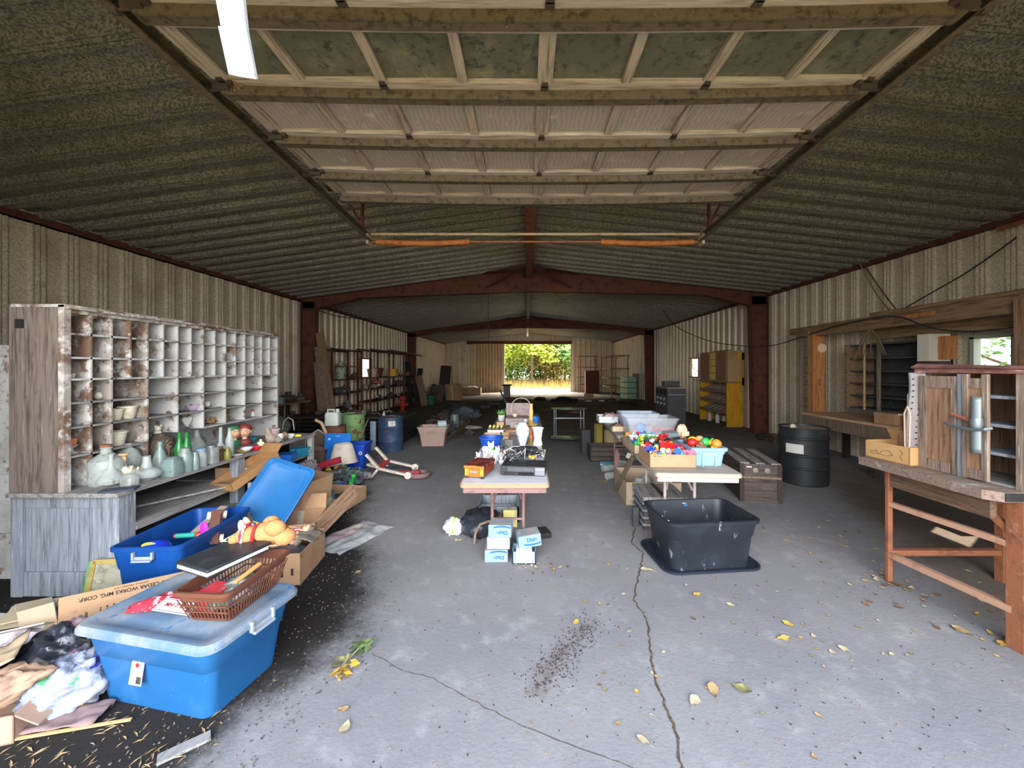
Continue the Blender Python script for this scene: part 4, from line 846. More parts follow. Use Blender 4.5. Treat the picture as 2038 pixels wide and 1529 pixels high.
doll('doll in a pale dress lying across the front of the doll carton', (-1.97, 3.10, .22), (0, .15, -1.45), plain(196, 200, 208, .9), mat('grey_doll_hair', c(132, 116, 106), .95), 1.1)
cbox('open_carton', 'dusty open cardboard box behind the doll carton', (-2.18, 3.64, 0), .25, .50, .42, .22, card, [('l', .9, .16), ('b', 1.1, .14)])
brownx = wood('brown_drawer_wood', c(142, 114, 90), c(92, 70, 54), c(170, 146, 122), GRAINX)
plf = T('drawer_fascia', 'long brown wooden drawer front leaning over the dusty open box', 'drawer front', Dp(604, 1098, 3.42) + Vector((.02, 0, .0)), axes(Dp(700, 998, 4.0) - Dp(604, 1098, 3.42), Vector((-.15, .1, 1))))
q = MB(); q.box((.36, .075, 0), (.74, .155, .02)); P(q, 'board', brownx, plf, ang=0)
q = MB()
for a, b_ in (((.02, .012, .012), (.70, .012, .012)), ((.02, .138, .012), (.70, .138, .012)), ((.02, .012, .012), (.02, .138, .012)), ((.70, .012, .012), (.70, .138, .012))): q.bar(a, b_, .02, .012)
P(q, 'moulding', brownx, plf, ang=0)
cb3 = cbox('jar_carton', 'low brown cardboard box with a blue glass jar inside', (-2.235, 4.60, 0), -.13, .46, .52, .16, card, [('f', -1.2, .10)])
jar([(.045, 0), (.06, .01), (.062, .10), (.05, .13), (.044, .14), (.044, .15)], 'mason_jar', 'blue glass mason jar standing in the low cardboard box', glassblue, (-2.27, 4.50, .008), 'jar', 1.1, lid=[(.047, .14), (.049, .165), (.04, .17)], lidm=plain(90, 120, 136, .5))
q = MB(); q.ell((0, 0, .04), (.15, .12, .05), amp=.4, freq=4, seed=2, floor=0); O(q, 'crumpled_paper', cloth_d, 'dark crumpled wrapping beside the blue mason jar', 'wrapping', (-2.20, 4.70, .008))
# tall tilted carton with a white lower half
bc = T('tilted_carton', 'big brown carton tipped on its side, pale printed lower half', 'cardboard box', (-2.42, 4.07, 0), (.0, .12, -.18))
q = MB(); q.b2((-.22, -.2, .24), (.24, .22, .50)); P(q, 'upper_half', card, bc, ang=0)
q = MB(); q.b2((-.22, -.2, 0.02), (.25, .23, .24)); P(q, 'lower_half', mat('printed_carton', c(186, 182, 162), .85, 0, [('noise', 5, c(150, 146, 128), .5, .7), ('noise', 22, c(104, 104, 92), .6, .68)]), bc, 'pale printed lower half', ang=0)
q = MB(); q.box((.05, -.21, .40), (.38, .008, .2), (-.15, 0, 0)); P(q, 'flap', card, bc, ang=0)
# shallow tray carton tilted over the clutter
A_, B_, C_ = Dp(452, 954, 3.75), Dp(528, 962, 3.75), Dp(530, 896, 4.25)
tr = cbox('tray_carton', 'shallow brown cardboard tray tipped up against the counter', A_ + Vector((0.12, .12, .02)), axes(Vector((.9, -.3, .05)), Vector((.28, .8, .36))), .28, .52, .08, mat('tan_cardboard', c(156, 118, 76), .85, 0, [('noise', 3, c(132, 98, 62), .45, .75), ('noise', 12, c(122, 86, 52), .6, .8)]), [('b', .5, .10)])
solidbox('prop_carton', 'closed carton half hidden under the tipped cardboard tray', (-2.58, 4.0, 0), .1, .34, .4, .34, cardpale, 'cardboard box')
solidbox('small_carton', 'small carton with folded paper on the counter shelf behind the post', (-2.98, 4.08, .485), .1, .30, .30, .12, card, 'cardboard box')
q = MB(); q.ell((0, 0, .03), (.06, .05, .03), amp=.5, floor=0); O(q, 'crumpled_tissue', paper, 'crumpled white paper on the small carton under the counter', 'paper', (-2.98, 4.02, .605))
# wooden frame with crossbars under the counter
q = MB(); q.bar((0, 0, 0), (0, 0, .52), .04, .03); q.bar((-.12, .01, .30), (.16, .01, .33), .04, .03); O(q, 'wooden_stake', greywood, 'grey wooden stake with a crosspiece under the tipped cardboard tray', 'stake', (-2.62, 3.72, 0), .15, ang=0)
# blue and teal packets on the lower counter shelf, by the white post
solidbox('blue_packet', 'flat bright blue plastic box on the far counter shelf', (-2.95, 4.75, .48), .2, .24, .2, .09, plain(30, 110, 210, .5), 'packet')
solidbox('teal_packet', 'teal and orange printed packet near the white counter post', (-2.90, 5.02, .48), -.4, .14, .2, .11, mat('teal_print', c(30, 110, 140), .5, 0, [('noise', 8, c(206, 140, 60), .58, .62), ('noise', 7, c(60, 160, 220), .5, .56)]), 'packet')
q = MB(); q.ell((0, 0, .10), (.13, .11, .12), 16, 10, amp=.35, freq=4, seed=4, floor=0); O(q, 'yarn_bundle', mat('purple_grey_yarn', c(120, 108, 118), .95, 0, [('wave', 18, c(70, 62, 70), .35, .65)], ('noise', 20, .8)), 'purple grey bundle of stringy yarn behind the tipped cardboard tray', 'yarn bundle', (-2.48, 4.45, .34))
solidbox('stack_carton', 'closed brown box under the bundle of yarn', (-2.48, 4.45, 0), .2, .32, .32, .345, cardpale, 'cardboard box')
# flat clear bag with clothes on the floor
bgm = T('clothes_bag', 'flat clear plastic bag of clothes lying on the floor beside the cartons', 'plastic bag', (-1.66, 3.74, 0), -.42)
def sheetf(w, h, z0, amp, seed):
    return lambda u, v: Vector(((u - .5) * w * (1 + .12 * noise.noise(Vector((v * 4, seed, 2)))), (v - .5) * h * (1 + .1 * noise.noise(Vector((u * 4, seed, 5)))), max(.002, z0 * (math.sin(PI * min(1, max(0, u))) * math.sin(PI * v)) ** .5 + amp * noise.noise(Vector((u * 6, v * 6, seed))))))
q = MB(); q.grid(sheetf(.42, .66, .045, .02, 1.0), 22, 30); P(q, 'film', bagclear, bgm, ang=0)
for nm_, m_, x_, y_, w_, h_, lb_ in (('green_garment', plain(90, 116, 104, .9), .05, -.12, .16, .30, 'grey green garment'), ('red_garment', plain(176, 96, 104, .9), -.12, .0, .16, .36, 'faded red garment'), ('yellow_garment', plain(214, 196, 60, .9), -.13, .12, .04, .26, 'yellow strip')):
    q = MB(); f_ = sheetf(w_, h_, .022, .008, x_ * 9); q.grid(lambda u, v: f_(u, v) + Vector((x_, y_, -.004)), 8, 12); P(q, nm_, m_, bgm, lb_, ang=0)
# leaning framed board
A_ = Fp(165, 1196); fb = T('framed_board', 'small speckled board in a yellow and green frame leaning by the counter', 'framed board', (-2.92, 2.62, 0), axes((1, .05, .02), (0, .25, 1)))
q = MB(); q.box((.10, .14, 0), (.24, .28, .012)); P(q, 'board', mat('speckled_board', c(150, 148, 130), .9, 0, [('noise', 20, c(112, 112, 98), .45, .65), ('noise', 40, c(186, 182, 160), .55, .7)]), fb, ang=0)
q = MB(); q.box((-.03, .14, .004), (.035, .30, .018)); q.box((.10, .285, .004), (.26, .03, .018)); P(q, 'frame', mat('yellow_frame', c(160, 142, 80), .7, 0, [('noise', 12, c(130, 110, 60), .5, .7)]), fb, ang=0)
q = MB(); q.box((-.052, .14, .002), (.012, .30, .02)); P(q, 'green_edge', plain(70, 150, 90, .6), fb, ang=0)
# lettered carton panel standing behind the front tote (its print upside down)
pa, pb_ = Vector((-2.66, 2.22, 0)), Vector((-2.07, 2.60, 0))
pn = T('lettered_carton', 'unfolded brown carton with upside down cedar works lettering behind the front tote', 'cardboard box', pa, axes(pb_ - pa, Vector((0, .10, 1))))
q = MB(); q.box((.35, .145, 0), (.70, .29, .006)); P(q, 'printed_panel', card, pn, ang=0)
q = MB(); q.bar((0, .145, 0), (-.15, .12, -.04), .006, .26, up=(0, 1, 0)); P(q, 'side_panel', cardpale, pn, 'plain grey brown side panel', ang=0)
q = MB(); q.box((.80, .16, -.03), (.24, .27, .006), (0, .25, .12)); P(q, 'side_panel', cardpale, pn, ang=0)
UP_ = (0, 0, PI)
txt('RICHMOND CEDAR WORKS MFG. CORP.', .029, pn, (.33, .252, .0035), UP_, ink, bold=.0006, sxy=(.95, 1, 1))
txt('DANVILLE, VIRGINIA 24541', .013, pn, (.30, .276, .0035), UP_, ink)
txt('4 Quart Electric\nIce Cream Freezer', .021, pn, (.10, .10, .0035), (0, 0, PI / 2), ink, bold=.0004)
for k in range(7):
    q = MB()
    for j in range(14): q.box((.17 + .028 * k, .02 + .0125 * j + .002 * (k % 3), .0034), (.006 + .003 * (k % 2), .0085, .0008))
    P(q, 'fine_print', ink, pn, ang=0)
# trash in the corner
q = MB(); q.ell((0, 0, .10), (.19, .17, .15), 44, 28, amp=.35, freq=3.2, seed=3, floor=.002); O(q, 'trash_bag', bagblack, 'shiny black plastic trash bag heaped behind the white bag', 'trash bag', (-2.40, 2.02, 0), ang=85)
q = MB(); q.ell((0, 0, .085), (.16, .14, .115), 44, 28, amp=.3, freq=3.4, seed=6, floor=.002); O(q, 'white_bag', mat('white_print_bag', c(160, 164, 174), .45, 0, [('noise', 4, c(124, 132, 152), .45, .65), ('noise', 7, c(60, 70, 140), .58, .61), ('noise', 9, c(70, 130, 90), .62, .65), ('noise', 8, c(150, 70, 100), .62, .65)], ('noise', 12, 1.0)), 'crumpled white printed bag spilling out beside the front tote', 'plastic bag', (-2.19, 1.885, 0), .4, ang=85)
q = MB(); q.ell((0, 0, .06), (.13, .12, .10), 36, 24, amp=.4, freq=3.4, seed=9, floor=.002); O(q, 'mauve_bag', mat('mauve_film', c(140, 120, 124), .35, 0, [('noise', 5, c(110, 84, 92), .5, .7)], ('noise', 10, 1.0)), 'dusky mauve plastic bag between the black trash bag and the lettered carton', 'plastic bag', (-2.36, 2.10, .09), ang=85)
q = MB(); q.ell((0, 0, .055), (.15, .09, .07), 40, 26, (0, -.1, .5), amp=.32, freq=2.6, seed=12, floor=.002); O(q, 'paper_bag', paperbag, 'crumpled tan paper bag at the front left corner', 'paper bag', (-2.35, 1.75, .115), ang=85)
cbox('corner_carton', 'crushed pale carton under the tan paper bag', (-2.37, 1.72, 0), .3, .32, .2, .12, mat('pink_brown_card', c(168, 138, 118), .85, 0, [('noise', 4, c(176, 130, 106), .5, .75)]), [('r', -.7, .1)])
q = MB(); q.grid(lambda u, v: Vector(((u - .5) * .36, (v - .5) * .13, .012 + .02 * noise.noise(Vector((u * 5, v * 5, 3))))), 16, 8); O(q, 'mauve_cloth', mat('mauve_cloth', c(132, 110, 108), .9, 0, [('noise', 6, c(96, 78, 78), .5, .7)]), 'flat mauve rag on the ground in front of the white bag', 'rag', (-2.12, 1.77, .01), .2, solid=.006, ang=85)
q = MB(); q.tube([(-.06, 0, .01), (-.02, .02, .025), (.03, 0, .02), (.07, .02, .008)], .007, 6); O(q, 'yellow_ribbon', plain(230, 206, 40, .6), 'yellow plastic ribbon in front of the white bag', 'ribbon', (-2.14, 1.83, .03), -.3)
q = MB(); q.ell((0, 0, .02), (.05, .04, .03), 12, 8, amp=.4, seed=4, floor=0); O(q, 'foam_scrap', paper, 'lump of white foam in front of the white bag', 'foam', (-2.22, 1.80, .02))
q = MB(); q.grid(lambda u, v: Vector(((u - .5) * .22, (v - .5) * .28, .03 + .1 * u + .03 * noise.noise(Vector((u * 4, v * 4, 8))))), 12, 12); O(q, 'crumpled_sheet', cardpale, 'crumpled tan sheet of paper left of the black trash bag', 'paper', (-2.56, 1.86, .12), .7, solid=.004, ang=85)
q = MB(); q.ell((0, 0, .05), (.10, .08, .07), 16, 10, amp=.4, seed=14, floor=0); O(q, 'pink_pack', mat('pink_grey_pack', c(190, 176, 180), .6, 0, [('noise', 5, c(200, 110, 110), .58, .64)]), 'pale pink packet at the left edge behind the trash bag', 'packet', (-2.72, 2.12, .05))
wb = cbox('white_carton', 'white folded cartons stacked at the left edge by the counter foot', (-2.86, 2.27, 0), .5, .28, .24, .16, paper, [('f', .5, .1), ('l', .4, .08)])
q = MB()
for k in range(3): q.box((.01 * k, .012 * k, .18 + .016 * k), (.22 - .04 * k, .2 - .03 * k, .008), (.1, .08 * k, .3 * k))
O(q, 'folded_card', mat('yellowed_card', c(176, 160, 134), .85), 'yellowed folded cardboard pieces on the white cartons', 'cardboard', (-2.88, 2.26, .0), .4, ang=0)
plankthing('stick', 'long thin straw coloured stick lying in front of the front blue tote', (-2.28, 1.66, .012), (-1.79, 1.775, .012), .012, .008, mat('straw', c(196, 160, 104), .9), 'stick')
plankthing('wood_scrap', 'splintered weathered board on the ground below the front tote', (-1.50, 1.59, .01), (-1.37, 1.70, .01), .05, .012, greywoody, 'board')
# ================================================================ recycling bin, lamp, toy cart frame and clutter beyond the counter
rb = T('recycling_bin', 'royal blue recycling bin with its lid propped upright behind', 'recycling bin', (-2.80, 6.28, 0), .04)
b = MB(); b.loft([rr(.44, .28, .04, 0), rr(.52, .36, .04, .38), rr(.55, .39, .045, .38), rr(.55, .39, .045, .41), rr(.51, .35, .04, .41), rr(.43, .27, .04, .01)]); P(b, 'tub', recyc, rb)
q = MB(); q.lathe([(.028, 0), (.028, .003), (.002, .003)], 16, M=Matrix(((1, 0, 0), (0, 0, -1), (0, 1, 0)))); mk = P(q, 'round_mark', white, rb, 'white round mark', loc=(.20, -.172, .28), rot=(.1, 0, 0)); q = MB(); q.box((0, -.004, 0), (.02, .002, .03)); P(q, 'mark_symbol', plain(60, 60, 120), mk)
rl = T('bin_cover', 'bright blue bin lid with raised letters leaning behind the cloth lampshade', 'lid', (-2.92, 6.02, .12), axes((1, 0, 0), (0, .14, 1)))
q = MB(); q.loft([[Vector((p.x, p.y + .24, p.z)) for p in rr(w_, h_, .03, z_)] for w_, h_, z_ in ((.38, .46, -.01), (.40, .48, .0), (.40, .48, .015), (.36, .44, .016))]); P(q, 'shell', mat('recycling_lid', c(28, 104, 190), .45, 0, [('noise', 6, c(24, 92, 176), .5, .8)]), rl)
P(MB().box((0, .44, .0168), (.08, .016, .001)), 'pale_mark', plain(90, 150, 220, .5), rl, ang=0); txt('M', .05, rl, (-.13, .39, .0172), (0, 0, 0), plain(206, 220, 240, .5), bold=.001)
lp = T('table_lamp', 'ornate table lamp with a crumpled beige cloth shade in front of the blue bin', 'lamp', (-2.74, 5.86, 0), .2)
b = MB(); b.lathe([(.09, 0), (.10, .01), (.08, .03), (.05, .05), (.035, .07), (.06, .10), (.055, .13), (.03, .16), (.022, .20), (.022, .26)], 20); P(b, 'base', mat('dusty_brass', c(160, 148, 128), .5, .2, [('noise', 14, c(120, 100, 76), .5, .75)]), lp)
b = MB(); b.lathe([(.205, .20), (.20, .205), (.12, .475), (.115, .48), (.125, .47), (.198, .21)], 26, sq=.75)
b2 = MB(); b2.f = b.f; b2.v = [tuple(Vector(p) + Vector((.014 * noise.noise(Vector(p) * 9), .014 * noise.noise(Vector(p) * 9 + Vector((5, 0, 0))), .008 * noise.noise(Vector(p) * 7)))) for p in b.v]; P(b2, 'lamp_shade', cloth_b, lp, 'crumpled beige cloth shade', ang=60)
sc_ = T('toy_cart_frame', 'white and red forked toy cart frame with a wheel lying on the floor', 'toy cart', (-2.10, 5.62, 0), 0)
wm, rm = mat('dusty_white_plastic', c(196, 190, 176), .5, 0, [('noise', 9, c(166, 158, 142), .5, .8)]), plain(176, 40, 52, .5, 'cart_red')
def forked(yo, zo, nm):
    q = MB()
    for a, b_ in (((-.02, 0, 0), (-.20, 0, .20)), ((-.02, 0, 0), (-.12, 0, -.12)), ((-.12, 0, -.12), (-.33, 0, -.06)), ((-.02, 0, 0), (.42, 0, -.10))): q.bar((a[0], yo + a[1], zo + a[2]), (b_[0], yo + b_[1] , zo + b_[2]), .03, .05, up=(0, 1, 0))
    q.cyl((.40, yo - .02, zo - .10), (.40, yo + .02, zo - .10), .05, 16)
    side_ = P(q, nm, wm, sc_, ang=0)
    for a, b_ in (((-.05, 0, .03), (-.09, 0, .075)), ((-.11, 0, .10), (-.16, 0, .155)), ((.02, 0, -.01), (.10, 0, -.03)), ((.13, 0, -.035), (.24, 0, -.06)), ((-.10, 0, -.10), (-.05, 0, -.04)), ((-.16, 0, -.11), (-.28, 0, -.075))): P(MB().bar((a[0], yo - .017, zo + a[2]), (b_[0], yo - .017, zo + b_[2]), .004, .026, up=(0, 1, 0)), 'red_inlay', rm, side_, 'red inlay', ang=0)
forked(0, .17, 'side_frame'); forked(.36, .20, 'side_frame')
q = MB(); q.bar((-.02, 0, .17), (-.02, .36, .20), .09, .03); P(q, 'cross_plate', rm, sc_, 'red cross plate', ang=0)
q = MB(); q.tube([(.52 + .13 * math.cos(a), .14 + .13 * math.sin(a), .05) for a in [2 * PI * k / 24 for k in range(24)]], .036, 8, True); P(q, 'wheel', plain(126, 100, 100, .7), sc_)
q = MB(); q.bar((.22, .16, .07), (.52, .16, .07), .05, .05); P(q, 'fork', rm, sc_, ang=0)
q = MB(); q.cyl((.42, .0, .07), (.42, .36, .10), .012); P(q, 'axle', wm, sc_)
def curved(label, a, b_, loc):
    q = MB(); q.grid(lambda u, v: Vector(((u - .5) * .40, .08 * math.sin(PI * u) * .3 + v * .02, v * .085 + .05 * u)), 14, 2); return O(q, 'sled_board', mat('maroon_plastic', c(140, 34, 50), .4, 0, [('noise', 8, c(130, 28, 44), .5, .8)]), label, 'toy panel', loc, a, solid=.012)
curved('curved maroon plastic panel leaning at the back left of the toy cart', 1.0, 0, Fp(652, 955, .1) + Vector((0, 0, .14))); curved('curved maroon plastic panel lying in front of the green leaf toy', .95, 0, Fp(662, 966, .02) + Vector((0, 0, .0)))
q = MB(); q.ell((0, 0, .03), (.16, .06, .025), 16, 8, (0, 0, .5), amp=.2, floor=0); O(q, 'green_toy', plain(36, 140, 84, .5), 'green leaf shaped plastic toy in front of the toy cart', 'toy', Fp(668, 958) )
q = MB(); q.ell((0, 0, .045), (.05, .05, .045), floor=0); O(q, 'green_ball', plain(170, 176, 40, .5), 'small yellow green ball by the low cardboard box', 'ball', Fp(700, 966))
q = MB(); q.ell((0, 0, .035), (.045, .045, .035), floor=0); O(q, 'lime_cup', plain(176, 190, 40, .5), 'little lime coloured cup behind the toy cart', 'cup', Fp(738, 929))
q = MB(); q.box((0, 0, .01), (.11, .05, .015)); O(q, 'white_strip', white, 'white plastic strip lying on the concrete right of the toy cart', 'strip', Fp(766, 928), .3)
q = MB(); q.ell((0, 0, .09), (.36, .30, .10), 26, 12, amp=.5, freq=4, seed=21, floor=.002); tag(O(q, 'clothes_heap', mat('dark_mixed_heap', c(74, 72, 78), .9, 0, [('vor', 12, c(120, 116, 118), .6, .7), ('vor', 15, c(60, 110, 100), .75, .8), ('noise', 9, c(40, 38, 42), .5, .7)], ('noise', 12, 1.0)), 'dark heap of cloth and plastic scraps under the toy cart', 'scraps', (-2.55, 5.45, 0)), 'dark heap of cloth and plastic scraps under the toy cart', 'scraps', None, 'stuff')
q = MB(); q.tube([Vector(p) for p in ((-.3, 0, .25), (-.1, -.02, .22), (.1, 0, .2), (.3, .02, .24))], .014, 8); O(q, 'pale_hose', plain(170, 190, 186, .5), 'pale green plastic hose drooping in front of the lamp', 'hose', (-2.95, 5.6, 0))
# wicker seat with a blanket, pipe behind
wk = T('wicker_basket', 'old wicker basket with a brown blanket behind the counter end', 'basket', (-3.28, 6.05, 0), .15)
b = MB(); b.loft([rr(.34, .34, .06, .02), rr(.42, .40, .07, .36), rr(.44, .42, .07, .37), rr(.40, .38, .07, .36), rr(.32, .32, .06, .05)]); P(b, 'body', wicker, wk)
q = MB(); q.grid(lambda u, v: Vector((-.19 + .38 * u, .19 - .02 * v, .36 + v * (.26 - .3 * (u - .5) ** 2 * 2))), 12, 8); P(q, 'back', wicker, wk, solid=.02)
q = MB(); q.tube([(-.20, .18, .38), (-.17, .17, .52), (0, .17, .63), (.17, .17, .52), (.20, .18, .38)], .014, 8); P(q, 'back_rail', mat('cane', c(150, 136, 118), .8), wk)
q = MB(); q.ell((0, -.04, .33), (.20, .19, .09), 18, 10, amp=.25, seed=4); O(q, 'blanket', cloth_br, 'folded brown blanket in the wicker basket', 'blanket', (-3.28, 6.05, 0), .15)
pts = [Dp(628, 836, 6.3), Dp(640, 842, 6.3), Dp(648, 860, 6.3), Dp(649, 880, 6.3), Dp(646, 892, 6.25), Dp(636, 905, 6.2), Dp(632, 925, 6.15)]
q = MB(); q.tube(pts, .026, 10); O(q, 'curved_pipe', mat('tan_pipe', c(176, 146, 118), .6, 0, [('noise', 9, c(130, 104, 80), .5, .75)]), 'curved tan pipe standing up behind the wicker basket', 'pipe')
q = MB(); q.ell((0, 0, .12), (.15, .2, .16), 16, 10, amp=.1, floor=.0); o = O(q, 'wicker_hamper', mat('grey_green_wicker', c(110, 116, 102), .9, 0, [('wave', 26, c(64, 68, 60), .3, .7)], ('wave', 26, .6)), 'grey green wicker hamper beyond the far end of the counter', 'hamper', Dp(566, 850, 5.7) - Vector((.1, 0, .12)))
plankthing('blue_board', 'narrow tall dark blue board standing at the end of the sorter', (-3.52, 5.32, 0.0), (-3.52, 5.32, 1.05), .12, .05, plain(24, 72, 120, .5), 'board')
q = MB(); q.tube([(0, 0, 0), (.02, 0, .12), (.08, 0, .18), (.15, .0, .14), (.17, 0, 0)], .008, 8); O(q, 'wire_loop', plain(170, 170, 166, .5), 'bent pale handle loop on the wicker hamper', 'handle', Dp(562, 856, 5.6))
solidbox('grey_crate', 'low grey board box behind the wicker basket', (-3.55, 6.75, 0), 0, .9, .3, .42, greywoody, 'box')

# ================================================================ drums, jerrycan, dark stack of boards
drum('navy blue steel drum with a white price tag, rust at its foot', (-2.655, 7.66, 0), .232, .665, drumblue, 1.2, mat('rusty_dusty_top', c(120, 100, 82), .9, 0, [('noise', 6, c(176, 156, 130), .55, .7)]), (.31, .72), (-1.2 - 1.15, .505, .60, .13, paper))
tt = txt('125', .06, bpy.data.objects['steel_drum'], (0, 0, 0), (0, 0, 0), ink)
tt.location = (.2375 * math.cos(-2.35), .2375 * math.sin(-2.35), .553); tt.rotation_euler = (PI / 2, 0, -2.35 + PI / 2); tt.scale = (.62, .9, 1)
drum('pale green rusty steel drum between the rusty drum and the navy drum', (-3.50, 7.88, 0), .232, .70, drumgreen, .4, None, (.33, .68))
drum('short rusty brown drum carrying the white jerrycan', (-3.42, 6.95, 0), .20, .60, drumrust, 2.2, None, (.36, .72))
jc = T('jerrycan', 'pale white plastic jerrycan standing on the rusty brown drum', 'jerrycan', (-3.42, 6.93, .60), .1)
jm = mat('white_jerrycan', c(198, 206, 196), .5, 0, [('noise', 5, c(172, 176, 160), .5, .75)])
b = MB(); b.loft([rr(.22, .19, .03, 0), rr(.235, .20, .035, .02), rr(.235, .20, .035, .19), rr(.19, .17, .03, .235), rr(.10, .10, .03, .24)]); P(b, 'body', jm, jc)
q = MB(); q.tube([(-.09, 0, .225), (-.09, 0, .275), (.02, 0, .275), (.02, 0, .235)], .016, 8); P(q, 'handle', jm, jc); q = MB(); q.cyl((.075, 0, .23), (.075, 0, .29), .03, 14); P(q, 'cap', jm, jc)
plt = T('board_stack', 'low dark stack of boards behind the three drums', 'board stack', (-2.62, 8.35, 0), 0)
for k in range(7):
    b = MB(); b.b2((-2.5, 0, .03 + .083 * k), (R.uniform(-.02, .02), 1.0, .03 + .083 * k + .045)); P(b, 'board_layer', blackr if k < 6 else darkwood, plt, ang=0)
for x in (-2.3, -1.2, -.1): P(MB().b2((x, .05, 0), (x + .07, .95, .58)), 'spacer', blackr, plt, ang=0)
jar([(.03, 0), (.032, .06), (.014, .08), (.012, .1)], 'small_bottle', 'little white bottle on the corner of the dark board stack', white, Dp(764, 822, 8.45) * 1, 'bottle'); bpy.data.objects['small_bottle'].location.z = .573
q = MB(); q.loft([rr(.11, .08, .02, 0), rr(.12, .085, .02, .56)]); o = O(q, 'metal_duct', mat('blue_grey_duct', c(110, 128, 144), .5, .2, [('noise', 8, c(84, 98, 112), .5, .75)]), 'blue grey sheet metal duct standing left of the navy drum', 'duct', (-3.03, 7.75, 0), .2)
plankthing('hoe_stick', 'thin wooden handle leaning between the green and navy drums', (-3.19, 7.56, .30), (-3.08, 7.62, .62), .02, .015, plankwood, 'handle')
q = MB(); q.tube([(0, 0, .01), (.1, .03, .012), (.2, .0, .012), (.3, -.02, .01)], .008, 6); O(q, 'hose_piece', plain(130, 150, 146), 'short pale hose on the floor at the foot of the duct', 'hose', Fp(730, 890))
# tan tub with junk
tb = straighttote('tan_tub', 'dusty tan plastic tub standing at the head of the debris row', (-1.95, 8.25, 0), .03, .60, .42, .40, .46, .32, mat('tan_plastic', c(176, 150, 138), .7, 0, [('noise', 6, c(150, 126, 114), .5, .75)]), .04)
jar([(.07, 0), (.075, .005), (.075, .17), (.07, .175), (.06, .17), (.06, .02), (.005, .02)], 'paint_can', 'pale metal can lying on the tan tub rim', plain(176, 190, 200, .4), (-1.86, 8.2, .44), 'can', rot=(0, PI / 2, .3))
# planks leaning on the left steel column
for k, (bx, tx, ty, w_) in enumerate(((645, 631, 720, .17), (655, 634, 690, .20), (668, 636, 662, .20))):
    plankthing('leaning_plank', ('shortest grey plank leaning on the left steel column', 'middle grey plank leaning on the left steel column', 'longest tan plank leaning on the left steel column')[k], Fp(bx, 876 - 3 * k), Dp(tx, ty, 9.55) , w_, .03, plankwood if k < 2 else beamwood, 'plank', (0, 1, 0))
# ---------------------------------------------------------------- shelf with scrap before the column
sh_ = T('scrap_shelf', 'rough wooden shelf along the left wall heaped with rusty scrap', 'shelf', (-5.0, 8.0, 0))
for y in (-.9, 0, .95):
    b = MB(); b.b2((-.5, y, 0), (-.44, y + .06, .86)); P(b, 'post', darkwood, sh_, ang=0); b = MB(); b.b2((-.05, y, 0), (.01, y + .06, .86)); P(b, 'post', darkwood, sh_, ang=0)
for z in (.40, .84):
    b = MB(); b.b2((-.5, -1.0, z), (.02, 1.05, z + .04)); P(b, 'board', beamwood, sh_, ang=0)
def scrap(label, loc, sc=1.0, seed=0, m=None, cat='scrap metal', nm='scrap_part'):
    q = MB(); rg = random.Random(seed)
    kind = seed % 4
    if kind == 0: q.lathe([(.09, 0), (.1, .02), (.1, .08), (.05, .09), (.05, .14), (.02, .15)], 14)
    elif kind == 1: q.ell((0, 0, .07), (.13, .09, .08), 14, 9, amp=.5, freq=3, seed=seed, floor=0)
    elif kind == 2: q.tube([(-.16, 0, .03), (-.05, .04, .10), (.06, -.02, .05), (.17, .03, .09)], .025, 8)
    else: q.box((0, 0, .06), (.2, .13, .12)); q.cyl((0, 0, .1), (0, 0, .18), .05, 12)
    o = O(q, nm, m or junkm, label, cat, loc, rg.uniform(0, 6)); o.scale = (sc,) * 3; return o
for k, (x, y, z) in enumerate(((-5.2, 7.3, .88), (-5.15, 7.7, .88), (-5.1, 8.2, .88), (-5.2, 8.55, .88), (-5.1, 8.85, .88), (-5.2, 7.5, .44), (-5.1, 8.1, .44), (-5.2, 8.7, .44))):
    scrap(('rusty flanged scrap part nearest on the shelf by the column', 'lumpy rusty casting on the scrap shelf top', 'bent rusty pipe on the scrap shelf top', 'boxy rusty motor on the scrap shelf top', 'rusty cap on the far end of the scrap shelf top', 'rusty lump on the lower scrap shelf', 'bent pipe on the lower scrap shelf', 'boxy motor on the lower scrap shelf')[k], (x, y, z), 1.2, [4, 1, 2, 3, 8, 5, 6, 7][k])
solidbox('grey_tin', 'small pale teal tin among the scrap shelf parts', (-5.0, 7.95, .88), .2, .14, .12, .14, plain(120, 144, 146, .5), 'tin')
# ---------------------------------------------------------------- racks along the left wall, second bay
def rack(label, x0, x1, y0, y1, h, levels, m, posts=2, name='wooden_rack', sw=.05):
    o = T(name, label, 'rack', (x1, y0, 0))
    W_, L_ = x1 - x0, y1 - y0
    for k in range(posts):
        for xx in (-W_, 0):
            b = MB(); y = L_ * k / (posts - 1); b.bar((xx, y, 0), (xx, y, h), sw, sw); P(b, 'post', m, o, ang=0)
    for z in levels:
        b = MB(); b.b2((-W_ - .02, -.03, z), (.03, L_ + .03, z + .035)); P(b, 'shelf', m, o, ang=0)
    for xx in (-W_, 0):
        b = MB(); b.bar((xx, -.03, h - .03), (xx, L_ + .03, h - .03), sw, sw); P(b, 'top_rail', m, o, ang=0)
    return o
rack('dark wooden rack with rusty tins beyond the left steel column', -5.52, -5.10, 10.25, 12.1, 2.15, (.45, .88, 1.28), rustred)
b = MB(); b.bar((-.0, 0, 1.66), (0, 1.85, 1.66), .04, .04); P(b, 'rail', rustor, bpy.data.objects['wooden_rack'], ang=0)
rack('long dark wooden rack full of junk along the left wall, second bay', -5.52, -5.10, 12.8, 18.0, 2.26, (.48, .90, 1.28), rustred, 4)
plankthing('rack_board', 'pale board lying on top of the long junk rack', (-5.0, 14.2, 2.28), (-4.9, 18.3, 2.20), .16, .04, beamwood, 'board')
